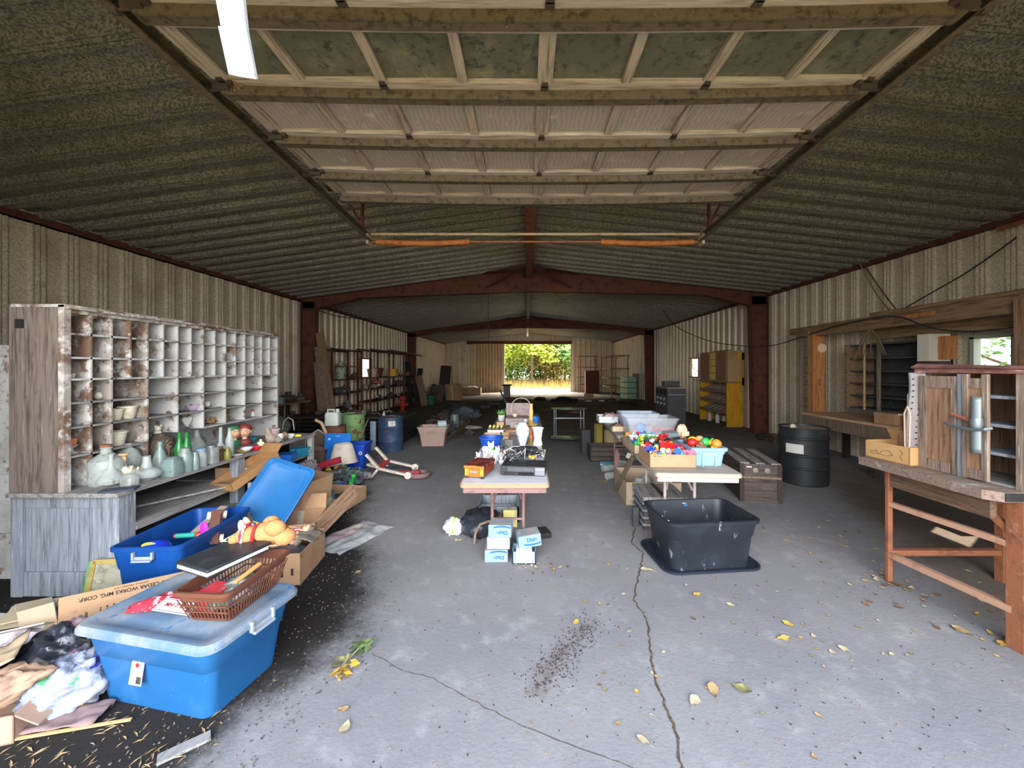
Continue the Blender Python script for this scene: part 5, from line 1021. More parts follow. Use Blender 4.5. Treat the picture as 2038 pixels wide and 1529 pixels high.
jar([(.10, 0), (.11, .02), (.11, .26), (.06, .33), (.05, .37), (.06, .38)], 'milk_can', 'pale green rusty metal can on the rack beyond the left column', mat('chipped_green_can', c(150, 170, 146), .6, 0, [('noise', 7, c(110, 70, 50), .54, .6)]), (-5.2, 10.95, 1.315), 'can', 1.25)
jar([(.11, 0), (.15, .24), (.155, .25), (.14, .24), (.005, .2)], 'bucket', 'dented cream bucket on the long junk rack', plain(196, 178, 146, .7), (-5.2, 13.2, 1.315), 'bucket', 1.15)
jar([(.11, 0), (.15, .24), (.155, .25), (.14, .24), (.005, .2)], 'bucket', 'dark red bucket right of the cream bucket on the junk rack', plain(96, 44, 38, .7), (-5.2, 13.7, 1.315), 'bucket', 1.25)
jar([(.10, 0), (.16, .1), (.15, .2), (.11, .24)], 'clay_pot', 'orange clay pot on the middle board of the junk rack', plain(190, 90, 54, .8), (-5.15, 13.4, .935), 'pot', 1.1)
solidbox('yellow_box', 'mustard yellow box on the long junk rack', (-5.15, 15.1, 1.315), 0, .3, .36, .28, plain(190, 150, 40, .6), 'box')
for k in range(9):
    y = 10.5 + .17 * k if k < 4 else 12.9 + .62 * (k - 4)
    scrap('rusty scrap piece %s on the left wall racks' % ('second board, nearest end', 'second board, next along', 'second board, third along', 'second board, far end', 'by the clay pot', 'under the cream bucket', 'under the yellow box', 'past the yellow box', 'at the far end')[k], (-5.15 - .08 * (k % 2), y + .3, .915 if k < 4 else (.515 if k % 2 else .935)), 1.3, k + 1, mat('white_black_scrap', c(120, 116, 108), .7, 0, [('vor', 16, c(50, 48, 46), .4, .5), ('vor', 22, c(190, 188, 180), .8, .85)]) if k in (0, 1, 4, 5) else None)
rp_ = T('fire_pump', 'red cast iron pump standing on the floor beside the junk rack', 'pump', (-4.62, 14.6, 0))
redi = plain(156, 44, 38, .7); rp_.scale = (.8, .8, .9)
q = MB(); q.lathe([(.16, 0), (.17, .03), (.10, .06), (.10, .18), (.15, .22), (.15, .34), (.10, .38), (.10, .46), (.17, .50), (.17, .62), (.06, .66)], 20); P(q, 'body', redi, rp_); q = MB(); q.cyl((-.28, 0, .30), (.28, 0, .30), .06, 12); P(q, 'outlet', redi, rp_)
for k, (bx, by, tx, ty, w_, nm_) in enumerate(((822, 806, 800, 746, .24, 'tan board leaning on the junk rack, widest'), (838, 806, 812, 752, .14, 'dark thin board leaning at the end of the junk rack'), (846, 808, 833, 748, .30, 'grey broad board leaning at the second left column'))):
    plankthing('leaning_board', nm_, Fp(bx, by), Dp(tx, ty, Fp(bx, by).y + .5), w_, .03, (beamwood, darkwood, plankwood)[k], 'board', (0, 1, 0))
for k, (px, py, h_) in enumerate(((818, 806, 1.9), (828, 806, 1.6))):
    p_ = Fp(px, py); plankthing('dark_post', ('tall dark post standing by the end of the junk rack', 'shorter dark post by the end of the junk rack')[k], p_, p_ + Vector((-.25 + .35 * k, .35, h_)), .2, .16, blackr, 'post', (0, 1, 0))
p_ = Fp(857, 806); jar([(.14, 0), (.18, .38), (.185, .4), (.17, .39), (.005, .3)], 'green_bucket', 'green plastic bucket with sticks by the second left column', plain(40, 96, 74, .5), p_, 'bucket', 1.05)
q = MB()
for k in range(14): q.tube([(R.uniform(-.1, .1), R.uniform(-.1, .1), .1), (R.uniform(-.3, .3), R.uniform(-.2, .2), R.uniform(.55, .8))], .012, 5)
tag(O(q, 'dry_sticks', darkwood, 'bunch of dark sticks standing in the green bucket', 'sticks', p_), 'bunch of dark sticks standing in the green bucket', 'sticks', None, 'stuff')
p_ = Fp(858, 796); q = MB(); q.loft([[(-.2, 0, 0), (.2, 0, 0), (.03, 0, 1.5), (-.03, 0, 1.5)], [(-.2, .06, 0), (.2, .06, 0), (.03, .06, 1.5), (-.03, .06, 1.5)]]); O(q, 'pointed_board', plain(200, 186, 150, .8), 'pale pointed board standing behind the green bucket', 'board', p_, ang=0)
# ================================================================ folding tables
def folding_table(label, cx, y0, w, L_, rot=0, top=None, edge=None, metal=None, h=.74, legpull=.30):
    top = top or mat('grey_table_top', c(190, 191, 198), .7, 0, [('noise', 4, c(164, 164, 170), .45, .75), ('noise', 18, c(206, 206, 212), .55, .75)]); edge = edge or mat('tan_table_edge', c(150, 124, 96), .8, 0, [('noise', 20, c(150, 110, 80), .55, .7)])
    metal = metal or mat('purple_brown_metal', c(128, 100, 98), .7, .1, [('noise', 12, c(96, 70, 64), .5, .75)])
    o = T('folding_table', label, 'table', (cx, y0, 0), rot)
    P(MB().loft([rr(w - .02, L_ - .02, .03, h - .004, cy=L_ / 2), rr(w - .02, L_ - .02, .03, h, cy=L_ / 2)]), 'table_top', top, o)
    P(MB().loft([rr(w, L_, .035, h - .034, cy=L_ / 2), rr(w, L_, .035, h - .003, cy=L_ / 2)]), 'edge_band', edge, o)
    b = MB()
    for a, b_ in (((-w / 2 + .03, .03), (w / 2 - .03, .03)), ((-w / 2 + .03, L_ - .03), (w / 2 - .03, L_ - .03)), ((-w / 2 + .03, .03), (-w / 2 + .03, L_ - .03)), ((w / 2 - .03, .03), (w / 2 - .03, L_ - .03))): b.bar((a[0], a[1], h - .055), (b_[0], b_[1], h - .055), .015, .045)
    P(b, 'apron', metal, o, ang=0)
    for y, s in ((legpull, 1), (L_ - legpull, -1)):
        for x in (-.137, .137):
            P(MB().cyl((x, y, 0), (x, y, h - .04), .014, 10), 'leg', metal, o)
        P(MB().bar((-.13, y, .28), (.13, y, .28), .018, .018), 'crossbar', metal, o, ang=0)
        for x in (-.12, .12): P(MB().bar((x, y, .45), (x * .25, y + .16 * s, h - .05), .014, .014), 'brace', metal, o, ang=0)
    return o
HT = .741
folding_table('long folding table down the middle of the aisle, jewellery box in front', -.165, 2.93, .675, 2.46, legpull=.52)
folding_table('second folding table behind the middle one, bare board on top', -.14, 5.72, .74, 1.75, 0, greywoody, greywoody)
def ont(x, y, z=HT): return Fp(x, y, z)
# jewellery box
jb = T('jewellery_box', 'small orange wooden jewellery box with dark red lid on the middle table front', 'jewellery box', ont(947, 951) + Vector((.02, .10, 0)), -.25)
om = mat('orange_lacquer', c(182, 104, 34), .4, 0, [('noise', 5, c(170, 84, 28), .45, .7)]); rdm = mat('dark_red_lacquer', c(96, 40, 32), .4, 0, [('noise', 8, c(64, 26, 24), .5, .75), ('vor', 26, c(126, 66, 50), .7, .8)])
P(MB().b2((-.075, -.12, .012), (.075, .14, .075)), 'body', mat('red_brown_lacquer', c(120, 54, 30), .4, 0, [('noise', 5, c(90, 38, 24), .45, .7)]), jb, bev=.002, ang=0)
P(MB().b2((-.078, -.124, .012), (.078, -.118, .075)), 'front', om, jb, ang=0)
P(MB().b2((-.083, -.13, .080), (.083, .145, .102)), 'lid', rdm, jb, bev=.003, ang=0); P(MB().b2((-.084, -.132, .080), (.084, -.128, .096)), 'lid_edge', om, jb, ang=0)
for x in (-.065, .065): P(MB().b2((x - .012, -.128, 0), (x + .012, -.11, .02)), 'foot', darkwood, jb, ang=0); P(MB().b2((x - .012, -.1265, .012), (x + .012, -.12, .075)), 'corner', mat('yellow_lacquer', c(176, 136, 44), .4), jb, ang=0)
P(MB().box((-.005, -.1285, .052), (.06, .002, .014)), 'plate', plain(110, 130, 136, .4), jb, ang=0)
# video player and cables
vc = T('video_player', 'black video cassette player on the front right of the middle table', 'video player', ont(1040, 948) + Vector((.015, .115, 0)), -.13)
P(MB().b2((-.18, -.12, .006), (.18, .12, .078)), 'case', black, vc, bev=.004, ang=0)
P(MB().b2((-.12, -.1235, .038), (.095, -.119, .07)), 'tape_flap', plain(66, 70, 76, .4), vc, ang=0); P(MB().b2((-.15, -.1235, .012), (.09, -.119, .032)), 'display', plain(20, 18, 18, .2), vc, ang=0)
P(MB().b2((.1, -.1245, .010), (.178, -.119, .074)), 'control_panel', plain(110, 112, 120, .4), vc, ang=0)
for k in range(4): P(MB().box((.115 + .016 * k, -.126, .058), (.010, .003, .007)), 'button', white, vc, ang=0)
for k in range(6): P(MB().box((.181, -.08 + .03 * k, .045), (.002, .012, .04)), 'vent', ink, vc, ang=0)
for x in (-.15, .15): P(MB().box((x, 0, .003), (.03, .2, .006)), 'foot', blackr, vc, ang=0)
base = vc.location + Vector((0, 0, .082))
for k in range(22):
    pts = []; cx_, cy_ = R.uniform(-.13, .10), R.uniform(-.03, .16)
    for i in range(9): a = i * .75 + k; pts.append(Vector((cx_ + (.05 + .03 * R.random()) * math.cos(a), cy_ + .045 * math.sin(a), .006 + .11 * R.random())))
    O(MB().tube(pts, .004 if k % 3 else .0035, 6), 'cable', black if k % 4 else plain(170, 166, 158, .6), ('black cable coiled in the tangle on the video player' if k % 4 else 'pale cable looped in the tangle on the video player'), 'cable', base + Vector((0, 0, .0)), R.uniform(-.4, .4), 'cables tangled on the video player')
for k, (dx, dy, rz) in enumerate(((-.03, .10, .4), (.02, .08, -.7))):
    b = MB(); b.box((0, 0, .0), (.11, .04, .025)); b.ell((-.055, 0, -.003), (.025, .03, .024), 10, 7); b.ell((.055, 0, -.003), (.025, .03, .024), 10, 7)
    O(b, 'game_controller', black, ('black game controller lying left on the cable tangle', 'black game controller lying right on the cable tangle')[k], 'controller', base + Vector((dx, dy, .095)), rz, bev=.003)
for k, (dx, dy, m_, nm_) in enumerate(((.06, .0, plain(206, 160, 50, .5), 'brass coloured plug on the cable tangle'), (.10, .02, white, 'white plug on the cable tangle'), (.075, -.035, plain(224, 160, 50, .5), 'orange plug hanging at the front of the cable tangle'), (.115, -.01, plain(60, 66, 90, .5), 'dark blue plug on the cable tangle'))):
    O(MB().box((0, 0, .01), (.05, .02, .02)), 'plug', m_, nm_, 'plug', base + Vector((dx, dy, .04)), .6 * k, bev=.003)
O(MB().lathe([(.10, 0), (.11, .01), (.10, .07), (.02, .085)], 22), 'turntable', blackr, 'round black plastic case behind the cable tangle', 'case', ont(1050, 905), 0)
# white figurines
def bear(b): b.ell((0, 0, .04), (.034, .03, .04), 12, 9, floor=0); b.ell((0, -.004, .092), (.026, .025, .025), 12, 9); b.ell((-.02, 0, .116), (.009, .007, .014), 8, 6); b.ell((.02, 0, .116), (.009, .007, .014), 8, 6); b.ell((-.028, -.02, .05), (.012, .014, .02), 8, 6); b.ell((.028, -.02, .05), (.012, .014, .02), 8, 6)
wf = plain(204, 204, 202, .5, 'white_ceramic')
for k, (px, py, lab) in enumerate(((952, 922, 'white ceramic animal behind the jewellery box lid'), (966, 922, 'white and tan ceramic animal right of the first'), (977, 912, 'tallest white ceramic animal with green eyes on the middle table'), (990, 915, 'white ceramic animal with a blue bow by the cables'), (985, 924, 'white ceramic animal lying in front of the tallest one'), (1003, 917, 'small white ceramic animal with an orange beak'), (997, 926, 'white ceramic lump nearest to the cables'))):
    f_ = figurine(lab, ont(px, py), [('body', wf, bear)], 'ceramic_animal', 'figurine', .3 * k, (.8, .85, 1.25, 1.0, .8, .75, .7)[k])
    cl_ = [plain(190, 180, 160), plain(180, 150, 120), plain(120, 180, 60), plain(90, 170, 220), plain(200, 200, 206), plain(230, 150, 60), plain(180, 210, 230)][k]
    P(MB().ell((0, -.03, .075), (.012, .008, .008), 8, 6), 'bow', cl_, f_)
for k, (px, py, cc) in enumerate(((991, 896, (206, 40, 40)), (985, 900, (190, 40, 90)), (996, 900, (60, 130, 200)), (1000, 903, (220, 120, 50)))):
    O(MB().ell((0, 0, .02), (.022, .022, .022)), 'ornament_ball', plain(*cc, .4), '%s toy ball beside the blue tub' % ('red', 'crimson', 'blue', 'orange')[k], 'ball', ont(px, py, HT + (.06 if k == 0 else 0)))
bt = T('party_tub', 'royal blue plastic tub with printed cartoon shapes on the middle table', 'tub', ont(977, 904) + Vector((0, .04, 0)))
P(MB().lathe([(.085, 0), (.09, .01), (.115, .15), (.125, .155), (.125, .17), (.112, .17), (.085, .02), (.004, .015)], 26), 'tub', mat('tub_blue', c(22, 68, 150), .45, 0, [('noise', 6, c(20, 54, 130), .5, .75)]), bt)
for k, (a, cc) in enumerate(((-2.2, (200, 190, 220)), (-1.9, (220, 228, 236)), (-1.55, (70, 190, 230)))):
    P(MB().ell((.098 * math.cos(a), .098 * math.sin(a), .06), (.03, .03, .032), 10, 7), 'print_spot', plain(*cc, .5), bt)
cbt = cbox('open_box', 'open tan box holding a green book behind the blue tub', ont(983, 890) + Vector((.02, .10, 0)), 0, .30, .30, .12, card)
O(MB().box((0, 0, .07), (.012, .12, .14)), 'green_book', plain(40, 120, 80, .6), 'green book standing in the open tan box', 'book', cbt.location + Vector((.06, -.04, .008)), .2, ang=0)
solidbox('dark_picture', 'dark picture frame leaning beside the open tan box', ont(1012, 893), .1, .09, .05, .10, plain(96, 100, 96, .5), 'picture frame')
eg = cbox('bottle_carton', 'pale printed carton of little bottles with yellow caps', ont(986, 878) + Vector((0, .08, 0)), 0, .20, .16, .13, mat('pale_printed_box', c(206, 208, 212), .7, 0, [('noise', 12, c(80, 80, 90), .62, .68), ('noise', 5, c(150, 186, 214), .55, .6)]))
for i in range(4):
    for j in range(2):
        b_ = jar([(.02, 0), (.021, .12), (.01, .135), (.009, .15)], 'small_bottle', 'little dark bottle with a yellow cap standing in the pale printed carton', glassbrown, eg.location + Vector((-.07 + .046 * i, -.035 + .07 * j, .008)), 'bottle', lid=[(.012, .148), (.012, .165), (.004, .167)], lidm=plain(226, 200, 80, .5), group='little bottles in the pale carton')
for k in range(5):
    O(MB().ell((0, 0, .018), (.02, .018, .018)), 'dark_ball', plain(40, 44, 60, .3), 'small black shiny ball in a row in front of the pale printed carton', 'ball', ont(972 + 7 * k, 879.5), group='black balls before the pale carton')
solidbox('book', 'brown book, lowest of the three stacked on the middle table', ont(1017, 868), .05, .17, .2, .03, plain(120, 84, 66, .8), 'book'); solidbox('book', 'grey book, middle one of the stack on the middle table', ont(1017, 868) + Vector((0, .01, .031)), -.04, .16, .19, .026, plain(130, 120, 118, .8), 'book'); solidbox('book', 'tan topped book, top of the stack on the middle table', ont(1017, 868) + Vector((0, .02, .058)), .08, .16, .19, .03, plain(170, 130, 100, .8), 'book')
jar([(.05, 0), (.06, .01), (.03, .03), (.045, .08), (.07, .16), (.075, .21), (.05, .25), (.04, .27), (.05, .28)], 'vase', 'pale blue painted vase left of the gold lamp', mat('pale_blue_vase', c(196, 212, 220), .4, 0, [('noise', 8, c(140, 170, 196), .55, .65), ('noise', 12, c(120, 96, 84), .63, .68)]), ont(1040, 892), 'vase', 1.0)
gl = T('brass_lamp', 'tall brass lamp with an amber glass column on the middle table', 'lamp', ont(1057, 884))
P(MB().lathe([(.055, 0), (.06, .01), (.03, .03), (.02, .05)], 18), 'base', mat('brass', c(190, 164, 96), .35, .6, [('noise', 14, c(120, 96, 56), .5, .75)]), gl)
P(MB().lathe([(.016, .05), (.028, .07), (.018, .11), (.03, .14), (.018, .18), (.026, .20)], 16), 'column', plain(190, 104, 44, .3, 'amber_glass'), gl)
P(MB().lathe([(.03, .20), (.075, .22), (.08, .235), (.04, .25), (.02, .27)], 18), 'fount', MATS['brass'], gl)
P(MB().lathe([(.016, .27), (.026, .29), (.02, .33), (.026, .36), (.018, .41), (.02, .46)], 14), 'stem', plain(206, 150, 90, .4, 'amber_stem'), gl)
jar([(.06, 0), (.065, .01), (.05, .08), (.07, .2), (.085, .23), (.08, .23), (.06, .18), (.01, .1)], 'vase', 'white flared vase right of the brass lamp', wf, ont(1070, 886), 'vase', .85)
def horse(b): b.ell((0, 0, .05), (.05, .04, .05), 12, 9, floor=0, amp=.2); b.ell((.0, .0, .12), (.03, .03, .06), 10, 8, (0, .3, 0), amp=.2); b.ell((.01, -.01, .18), (.02, .03, .02), 10, 7)
figurine('white and gold china figurine behind the pale blue vase', ont(1044, 864), [('body', mat('white_gold_china', c(222, 216, 200), .4, 0, [('noise', 12, c(176, 140, 80), .6, .68)]), horse)], 'china_figurine', 'figurine', 0, 1.0)
jar([(.035, 0), (.04, .01), (.04, .05), (.044, .09), (.04, .09), (.03, .02)], 'green_cup', 'pale green mug lying near the far end of the middle table', plain(176, 196, 176, .4), ont(1029, 858), 'mug')
jar([(.02, 0), (.028, .03), (.028, .06), (.02, .07)], 'brass_cup', 'small gold ringed cup right of the pale green mug', plain(206, 196, 130, .4), ont(1037, 860), 'cup')
q = MB(); q.grid(lambda u, v: Vector(((u - .5) * .17, (v - .5) * .36, .012 + .05 * math.sin(PI * u) * (1 - v) + .008 * noise.noise(Vector((u * 5, v * 5, 2))))), 10, 14); O(q, 'cream_cloth', mat('cream_cloth', c(206, 200, 186), .9, 0, [('noise', 5, c(176, 170, 156), .5, .75)]), 'cream cloth draped behind the video player', 'cloth', ont(1068, 905), -.1, solid=.004)
plankthing('wooden_spoon', 'yellow and navy tool lying at the far left of the middle table', ont(982, 862), ont(996, 852), .03, .02, plain(214, 176, 80, .6), 'tool')
solidbox('navy_box', 'flat navy blue box at the far end of the middle table', ont(1001, 856), .1, .14, .10, .03, plain(40, 60, 110, .5), 'box')
# second table
def on2(x, y, z=.742): return Fp(x, y, z)
bxx = T('grey_case', 'open grey wooden case lying on the second folding table', 'case', on2(1032, 846) + Vector((0, .2, 0)))
P(MB().b2((-.20, -.2, 0), (.17, .22, .10)), 'body', mat('pinkish_grey_wood', c(150, 134, 132), .8, 0, [('noise', 6, c(120, 104, 102), .45, .7)]), bxx, ang=0); P(MB().box((-.02, .24, .17), (.38, .03, .26), (.15, 0, 0)), 'lid', MATS['pinkish_grey_wood'], bxx, ang=0)
solidbox('flat_board', 'pinkish grey board leaning on the front of the grey case', on2(1030, 858) , .0, .20, .03, .13, MATS['pinkish_grey_wood'], 'board')
jar([(.05, 0), (.055, .01), (.06, .10), (.055, .10), (.045, .02)], 'white_pot', 'white pot holding a small green plant on the second table', white, on2(998, 838), 'flower pot')
pt_ = on2(998, 838) + Vector((0, 0, .08)); q = MB()
for k in range(16): a = k * 2.4; q.add([(0, 0, 0), (.05 * math.cos(a) - .02 * math.sin(a), .05 * math.sin(a) + .02 * math.cos(a), .05), (.09 * math.cos(a), .09 * math.sin(a), .06 + .03 * (k % 3)), (.05 * math.cos(a) + .02 * math.sin(a), .05 * math.sin(a) - .02 * math.cos(a), .045)], [(0, 1, 2, 3)])
O(q, 'potted_plant', mat('leaf_mix', c(96, 150, 70), .7, 0, [('noise', 14, c(190, 190, 110), .55, .65)]), 'small green and cream plant in the white pot', 'plant', pt_, solid=.003)
jar([(.055, 0), (.06, .01), (.06, .10), (.055, .10), (.05, .02)], 'blue_mug', 'bright blue tin standing at the right of the second table', plain(30, 100, 200, .4), on2(1065, 842), 'tin', .95)
solidbox('tan_block', 'small tan box at the left of the second table', on2(996, 846), 0, .11, .08, .05, plain(190, 150, 116, .8), 'box')
q = MB(); q.tube([(.16 * math.cos(a), .02 * math.sin(3 * a), .20 + .17 * math.sin(a)) for a in [2 * PI * k / 28 for k in range(28)]], .006, 6, True); O(q, 'wire_hoop', plain(190, 184, 160, .5), 'thin wire hoop standing on the grey case', 'hoop', on2(1037, 842) + Vector((0, .1, .02)))
O(MB().ell((0, 0, .03), (.035, .03, .03), floor=0), 'cream_finial', plain(220, 206, 160, .5), 'cream knob beside the wire hoop on the grey case', 'knob', bxx.location + Vector((-.06, -.05, .10)))
plankthing('rod', 'long grey rod standing behind the second table and leaning left', Fp(1037, 868), Dp(995, 776, 10.5), .035, .035, steel, 'rod')
# ---------------------------------------------------------------- below and in front of the middle table
wc = cbox('wooden_crate', 'shallow grey wooden crate under the middle table', (-.30, 4.28, 0), 0, .44, .40, .16, greywood, t=.02, cat='crate')
P(MB().b2((-.2, -.01, .02), (.2, .01, .12)), 'divider', greywood, wc, ang=0)
q = MB(); q.ell((0, 0, .09), (.20, .22, .13), 20, 12, amp=.25, freq=3, seed=31, floor=.002); O(q, 'black_bag', bagblack, 'black plastic bag stuffed full under the middle table', 'bag', (-.44, 3.84, 0), ang=80)
solidbox('yellow_board_box', 'faded yellow printed box right of the black bag', (-.165, 3.98, 0), 0, .14, .05, .17, mat('faded_yellow', c(190, 180, 112), .8, 0, [('noise', 8, c(150, 140, 120), .5, .7)]), 'box')
q = MB(); q.ell((0, 0, .07), (.10, .09, .085), 20, 12, amp=.25, seed=33, floor=.002); wbg = O(q, 'shopping_bag', bagwhite, 'small white shopping bag with a lime stripe left of the black bag', 'bag', (-.70, 3.80, 0), ang=80)
q = MB(); q.ell((0, 0, .07), (.035, .093, .088), 14, 12, amp=.25, seed=33, floor=.004); P(q, 'lime_stripe', plain(170, 220, 30, .4), wbg, 'lime green stripe', ang=80)
q = MB(); q.tube([(0, 0, .01), (.01, 0, .10), (.05, .03, .17), (.12, .06, .185), (.24, .08, .18)], .013, 8); O(q, 'walking_cane', mat('grey_cane', c(128, 108, 98), .7, 0, [('noise', 10, c(96, 80, 72), .5, .7)]), 'bent grey brown cane in front of the black bag', 'cane', Fp(944, 1084))
P_ = MB().box((0, 0, .19), (.24, .02, .38)); O(P_, 'red_board', rustred, 'rusty red board standing under the far end of the middle table', 'board', (-.40, 5.0, 0), ang=0)
O(MB().box((0, 0, .03), (.14, .16, .05)), 'black_block', blackr, 'flat black case behind the right stack of blue boxes', 'case', (.145, 3.75, 0), .3, bev=.004)
bxm = mat('light_blue_box', c(120, 152, 180), .8, 0, [('noise', 6, c(136, 148, 160), .48, .7), ('noise', 14, c(120, 160, 200), .58, .75)]); bxg = mat('faded_grey_box', c(142, 141, 140), .85, 0, [('noise', 5, c(124, 126, 130), .45, .7), ('noise', 10, c(150, 178, 206), .6, .7)])
def bluebox(label, loc, rot, text=True, w=.19, d=.15, h=.098, topm=None):
    o = solidbox('shipping_box', label, loc, rot, w, d, h, bxm, 'box', 'blue shipping boxes before the middle table')
    P(MB().b2((-w / 2 + .002, -d / 2 + .002, h), (w / 2 - .002, d / 2 - .002, h + .002)), 'top_flap', topm or bxg, o, ang=0)
    if text:
        fl_ = 'tilted' not in label; txt('Dixie', .042, o, (.02, -d / 2 - .0008, h * (.40 if fl_ else .62)), (PI / 2, PI if fl_ else 0, 0) if not fl_ else (-PI / 2, 0, PI), inkblue, bold=.0014); q = MB(); q.grid(lambda u, v: Vector((-.05 + .14 * u, -d / 2 - .0008, h * (.74 + .1 * math.sin(u * PI) if fl_ else .22 - .08 * math.sin(u * PI)) + v * .014)), 10, 1); P(q, 'printed_swoosh', inkblue, o, ang=0)
    return o
bluebox('light blue printed box on the floor, bottom of the left stack', Fp(987, 1120) + Vector((0, .08, 0)), .03)
bluebox('faded grey box in the middle of the left stack', Fp(987, 1120) + Vector((.02, .09, .102)), -.02, False, topm=bxg).data.materials[0] = bxg
bluebox('light blue printed box on top of the left stack', Fp(987, 1120) + Vector((.035, .085, .204)), -.06)
ob = cbox('open_blue_box', 'open light blue box full of white papers, bottom of the right stack', Fp(1043, 1123) + Vector((0, .08, 0)), 0, .19, .16, .10, bxm)
q = MB(); q.box((0, -.01, .06), (.13, .11, .10)); O(q, 'paper_stack', paper, 'stack of white papers in the open light blue box', 'papers', ob.location + Vector((0, -.03, .008)), 0, bev=.003)
bluebox('light blue printed box tilted on top of the right stack', Fp(1043, 1123) + Vector((.04, .10, .125)), (.0, -.10, .18))
# glass and metal television stand
tv = T('tv_stand', 'black and silver television stand alone on the floor past the middle table', 'television stand', Fp(1134, 880) + Vector((0, .16, 0)), .02)
def bow(w, d, z): return [Vector((w * (k / 12 - .5), -d * (.55 + .45 * math.sin(PI * k / 12)) + .1, z)) for k in range(13)] + [Vector((w / 2, .17, z)), Vector((-w / 2, .17, z))]
P(MB().loft([bow(.78, .24, .70), bow(.78, .24, .72)]), 'top_shelf', mat('smoked_black', c(70, 78, 78), .25, 0, [('noise', 6, c(100, 106, 104), .5, .75)]), tv); P(MB().loft([bow(.80, .26, .05), bow(.80, .26, .08)]), 'base_shelf', MATS['smoked_black'], tv)
for x in (-.33, -.28, .28, .33): P(MB().cyl((x, .0 if abs(x) > .3 else .12, .06), (x, .0 if abs(x) > .3 else .12, .71), .016, 12), 'post', steel, tv)
P(MB().bar((-.33, 0, .50), (.33, 0, .50), .02, .025), 'crossbar', steel, tv, ang=0)
for x, y in ((-.36, -.06), (.36, -.06), (0, -.12)): P(MB().cyl((x - .015, y, .027), (x + .015, y, .027), .027, 12), 'caster', blackr, tv)
# debris row along the middle
dm = mat('debris_mix', c(84, 80, 80), .9, 0, [('noise', 6, c(52, 50, 50), .45, .7), ('noise', 9, c(120, 112, 104), .56, .7)])
for k, (px, py, sx_, sy_, sz_, m_, lb_) in enumerate(((880, 862, .35, .3, .22, cloth_d, 'dark grey cloth heap just behind the tan tub'), (862, 852, .2, .2, .16, cloth_br, 'brown cloth heap left behind the tan tub'), (908, 848, .3, .3, .2, dm, 'grey heap beside the green glass jar'), (925, 832, .45, .45, .25, mat('blue_grey_heap', c(90, 98, 108), .9, 0, [('noise', 6, c(56, 58, 64), .45, .7)]), 'blue grey heap of cloth near the middle of the debris row'), (888, 840, .3, .3, .2, dm, 'dusty heap in the left middle of the debris row'), (920, 815, .6, .6, .16, dm, 'low heap at the far end of the debris row'))):
    q = MB(); q.ell((0, 0, sz_ * .4), (sx_, sy_, sz_), 20, 12, amp=.5, freq=4, seed=40 + k, floor=.002); O(q, 'cloth_heap', m_, lb_, 'cloth', Fp(px, py), .4 * k, ang=60)
jar([(.11, 0), (.12, .02), (.12, .30), (.10, .34), (.10, .37)], 'glass_jar', 'large green tinted glass jar in the debris row', glassteal, Fp(905, 852), 'jar', 1.0)
plankthing('wood_plank', 'pale plank lying on the debris row toward the tables', Fp(900, 868), Fp(930, 850) + Vector((0, 0, .10)), .12, .03, beamwood, 'plank'); plankthing('wood_stick', 'grey stick sticking out of the tan tub row', Fp(884, 880), Fp(905, 866) + Vector((0, 0, .1)), .07, .03, greywoody, 'stick')
q = MB(); q.ell((0, 0, .03), (.3, .12, .05), 14, 8, amp=.4, seed=60, floor=.002); O(q, 'rag', cloth_b, 'pale rag lying at the right end of the debris row', 'rag', Fp(938, 853), -.3)
for k in range(14):
    p_ = Fp(R.uniform(862, 940), R.uniform(822, 868)); scrap('small scrap piece among the cloth heaps of the debris row', p_, R.uniform(.7, 1.2), k, [junkm, dm, plain(150, 150, 150), darkwood][k % 4], 'scrap', 'scrap_piece')['group'] = 'scrap pieces along the debris row'
# ================================================================ right folding tables and toys
PT = mat('pinkish_table_metal', c(172, 154, 152), .6, .1, [('noise', 9, c(146, 128, 126), .5, .75)]); TOPG = mat('dusty_tan_top', c(152, 144, 134), .8, 0, [('noise', 5, c(124, 114, 104), .45, .75), ('noise', 30, c(110, 100, 92), .62, .72)])
CREAM = mat('cream_edge', c(150, 143, 128), .7, 0, [('noise', 12, c(166, 156, 140), .5, .75)])
folding_table('right folding table nearest the doorway, toy boxes on it', 1.415, 3.21, .70, 1.74, -.066, TOPG, CREAM, PT, legpull=.50)
folding_table('right folding table behind the toy one, clear tub on it', 1.53, 5.0, .74, 2.0, -.066, mat('grey_brown_top', c(150, 146, 142), .8, 0, [('noise', 5, c(120, 114, 110), .45, .75)]), greywoody, mat('brown_table_leg', c(136, 116, 100), .7))
TH = .742
def onr(x, y, z=TH): return Fp(x, y, z)
tr1 = cbox('toy_tray', 'low cardboard tray of toys at the front of the right table', onr(1342, 932) + Vector((.0, .20, 0)), -.04, .395, .38, .115, card)
txt('34 10 w', .022, tr1, (-.13, -.1905, .098), FRONT, ink)
tr2 = cbox('toy_tray', 'wide low tan cardboard tray of toys in the middle of the right table', onr(1288, 906) + Vector((.11, .32, 0)), -.05, .42, .56, .085, cardpale)
bt_ = straighttote('small_tote', 'small light blue open tote of toys at the front right of the right table', onr(1414, 929) + Vector((0, .20, 0)), -.03, .30, .40, .165, .25, .34, mat('pale_blue_tub', c(120, 152, 180), .45, 0, [('noise', 6, c(134, 164, 190), .5, .8)]), .03)
P(MB().b2((-.06, -.200, .10), (.06, -.19, .115)).b2((-.06, -.196, .0), (-.053, -.168, .10)).b2((.053, -.196, .0), (.06, -.168, .10)), 'handle_rib', lightblue, bt_, ang=0)
ct_ = straighttote('clear_tub', 'large clear plastic tub of pastel toys on the right tables', onr(1300, 874) + Vector((0, .19, 0)), -.04, .62, .40, .255, .54, .33, clearp, .03)
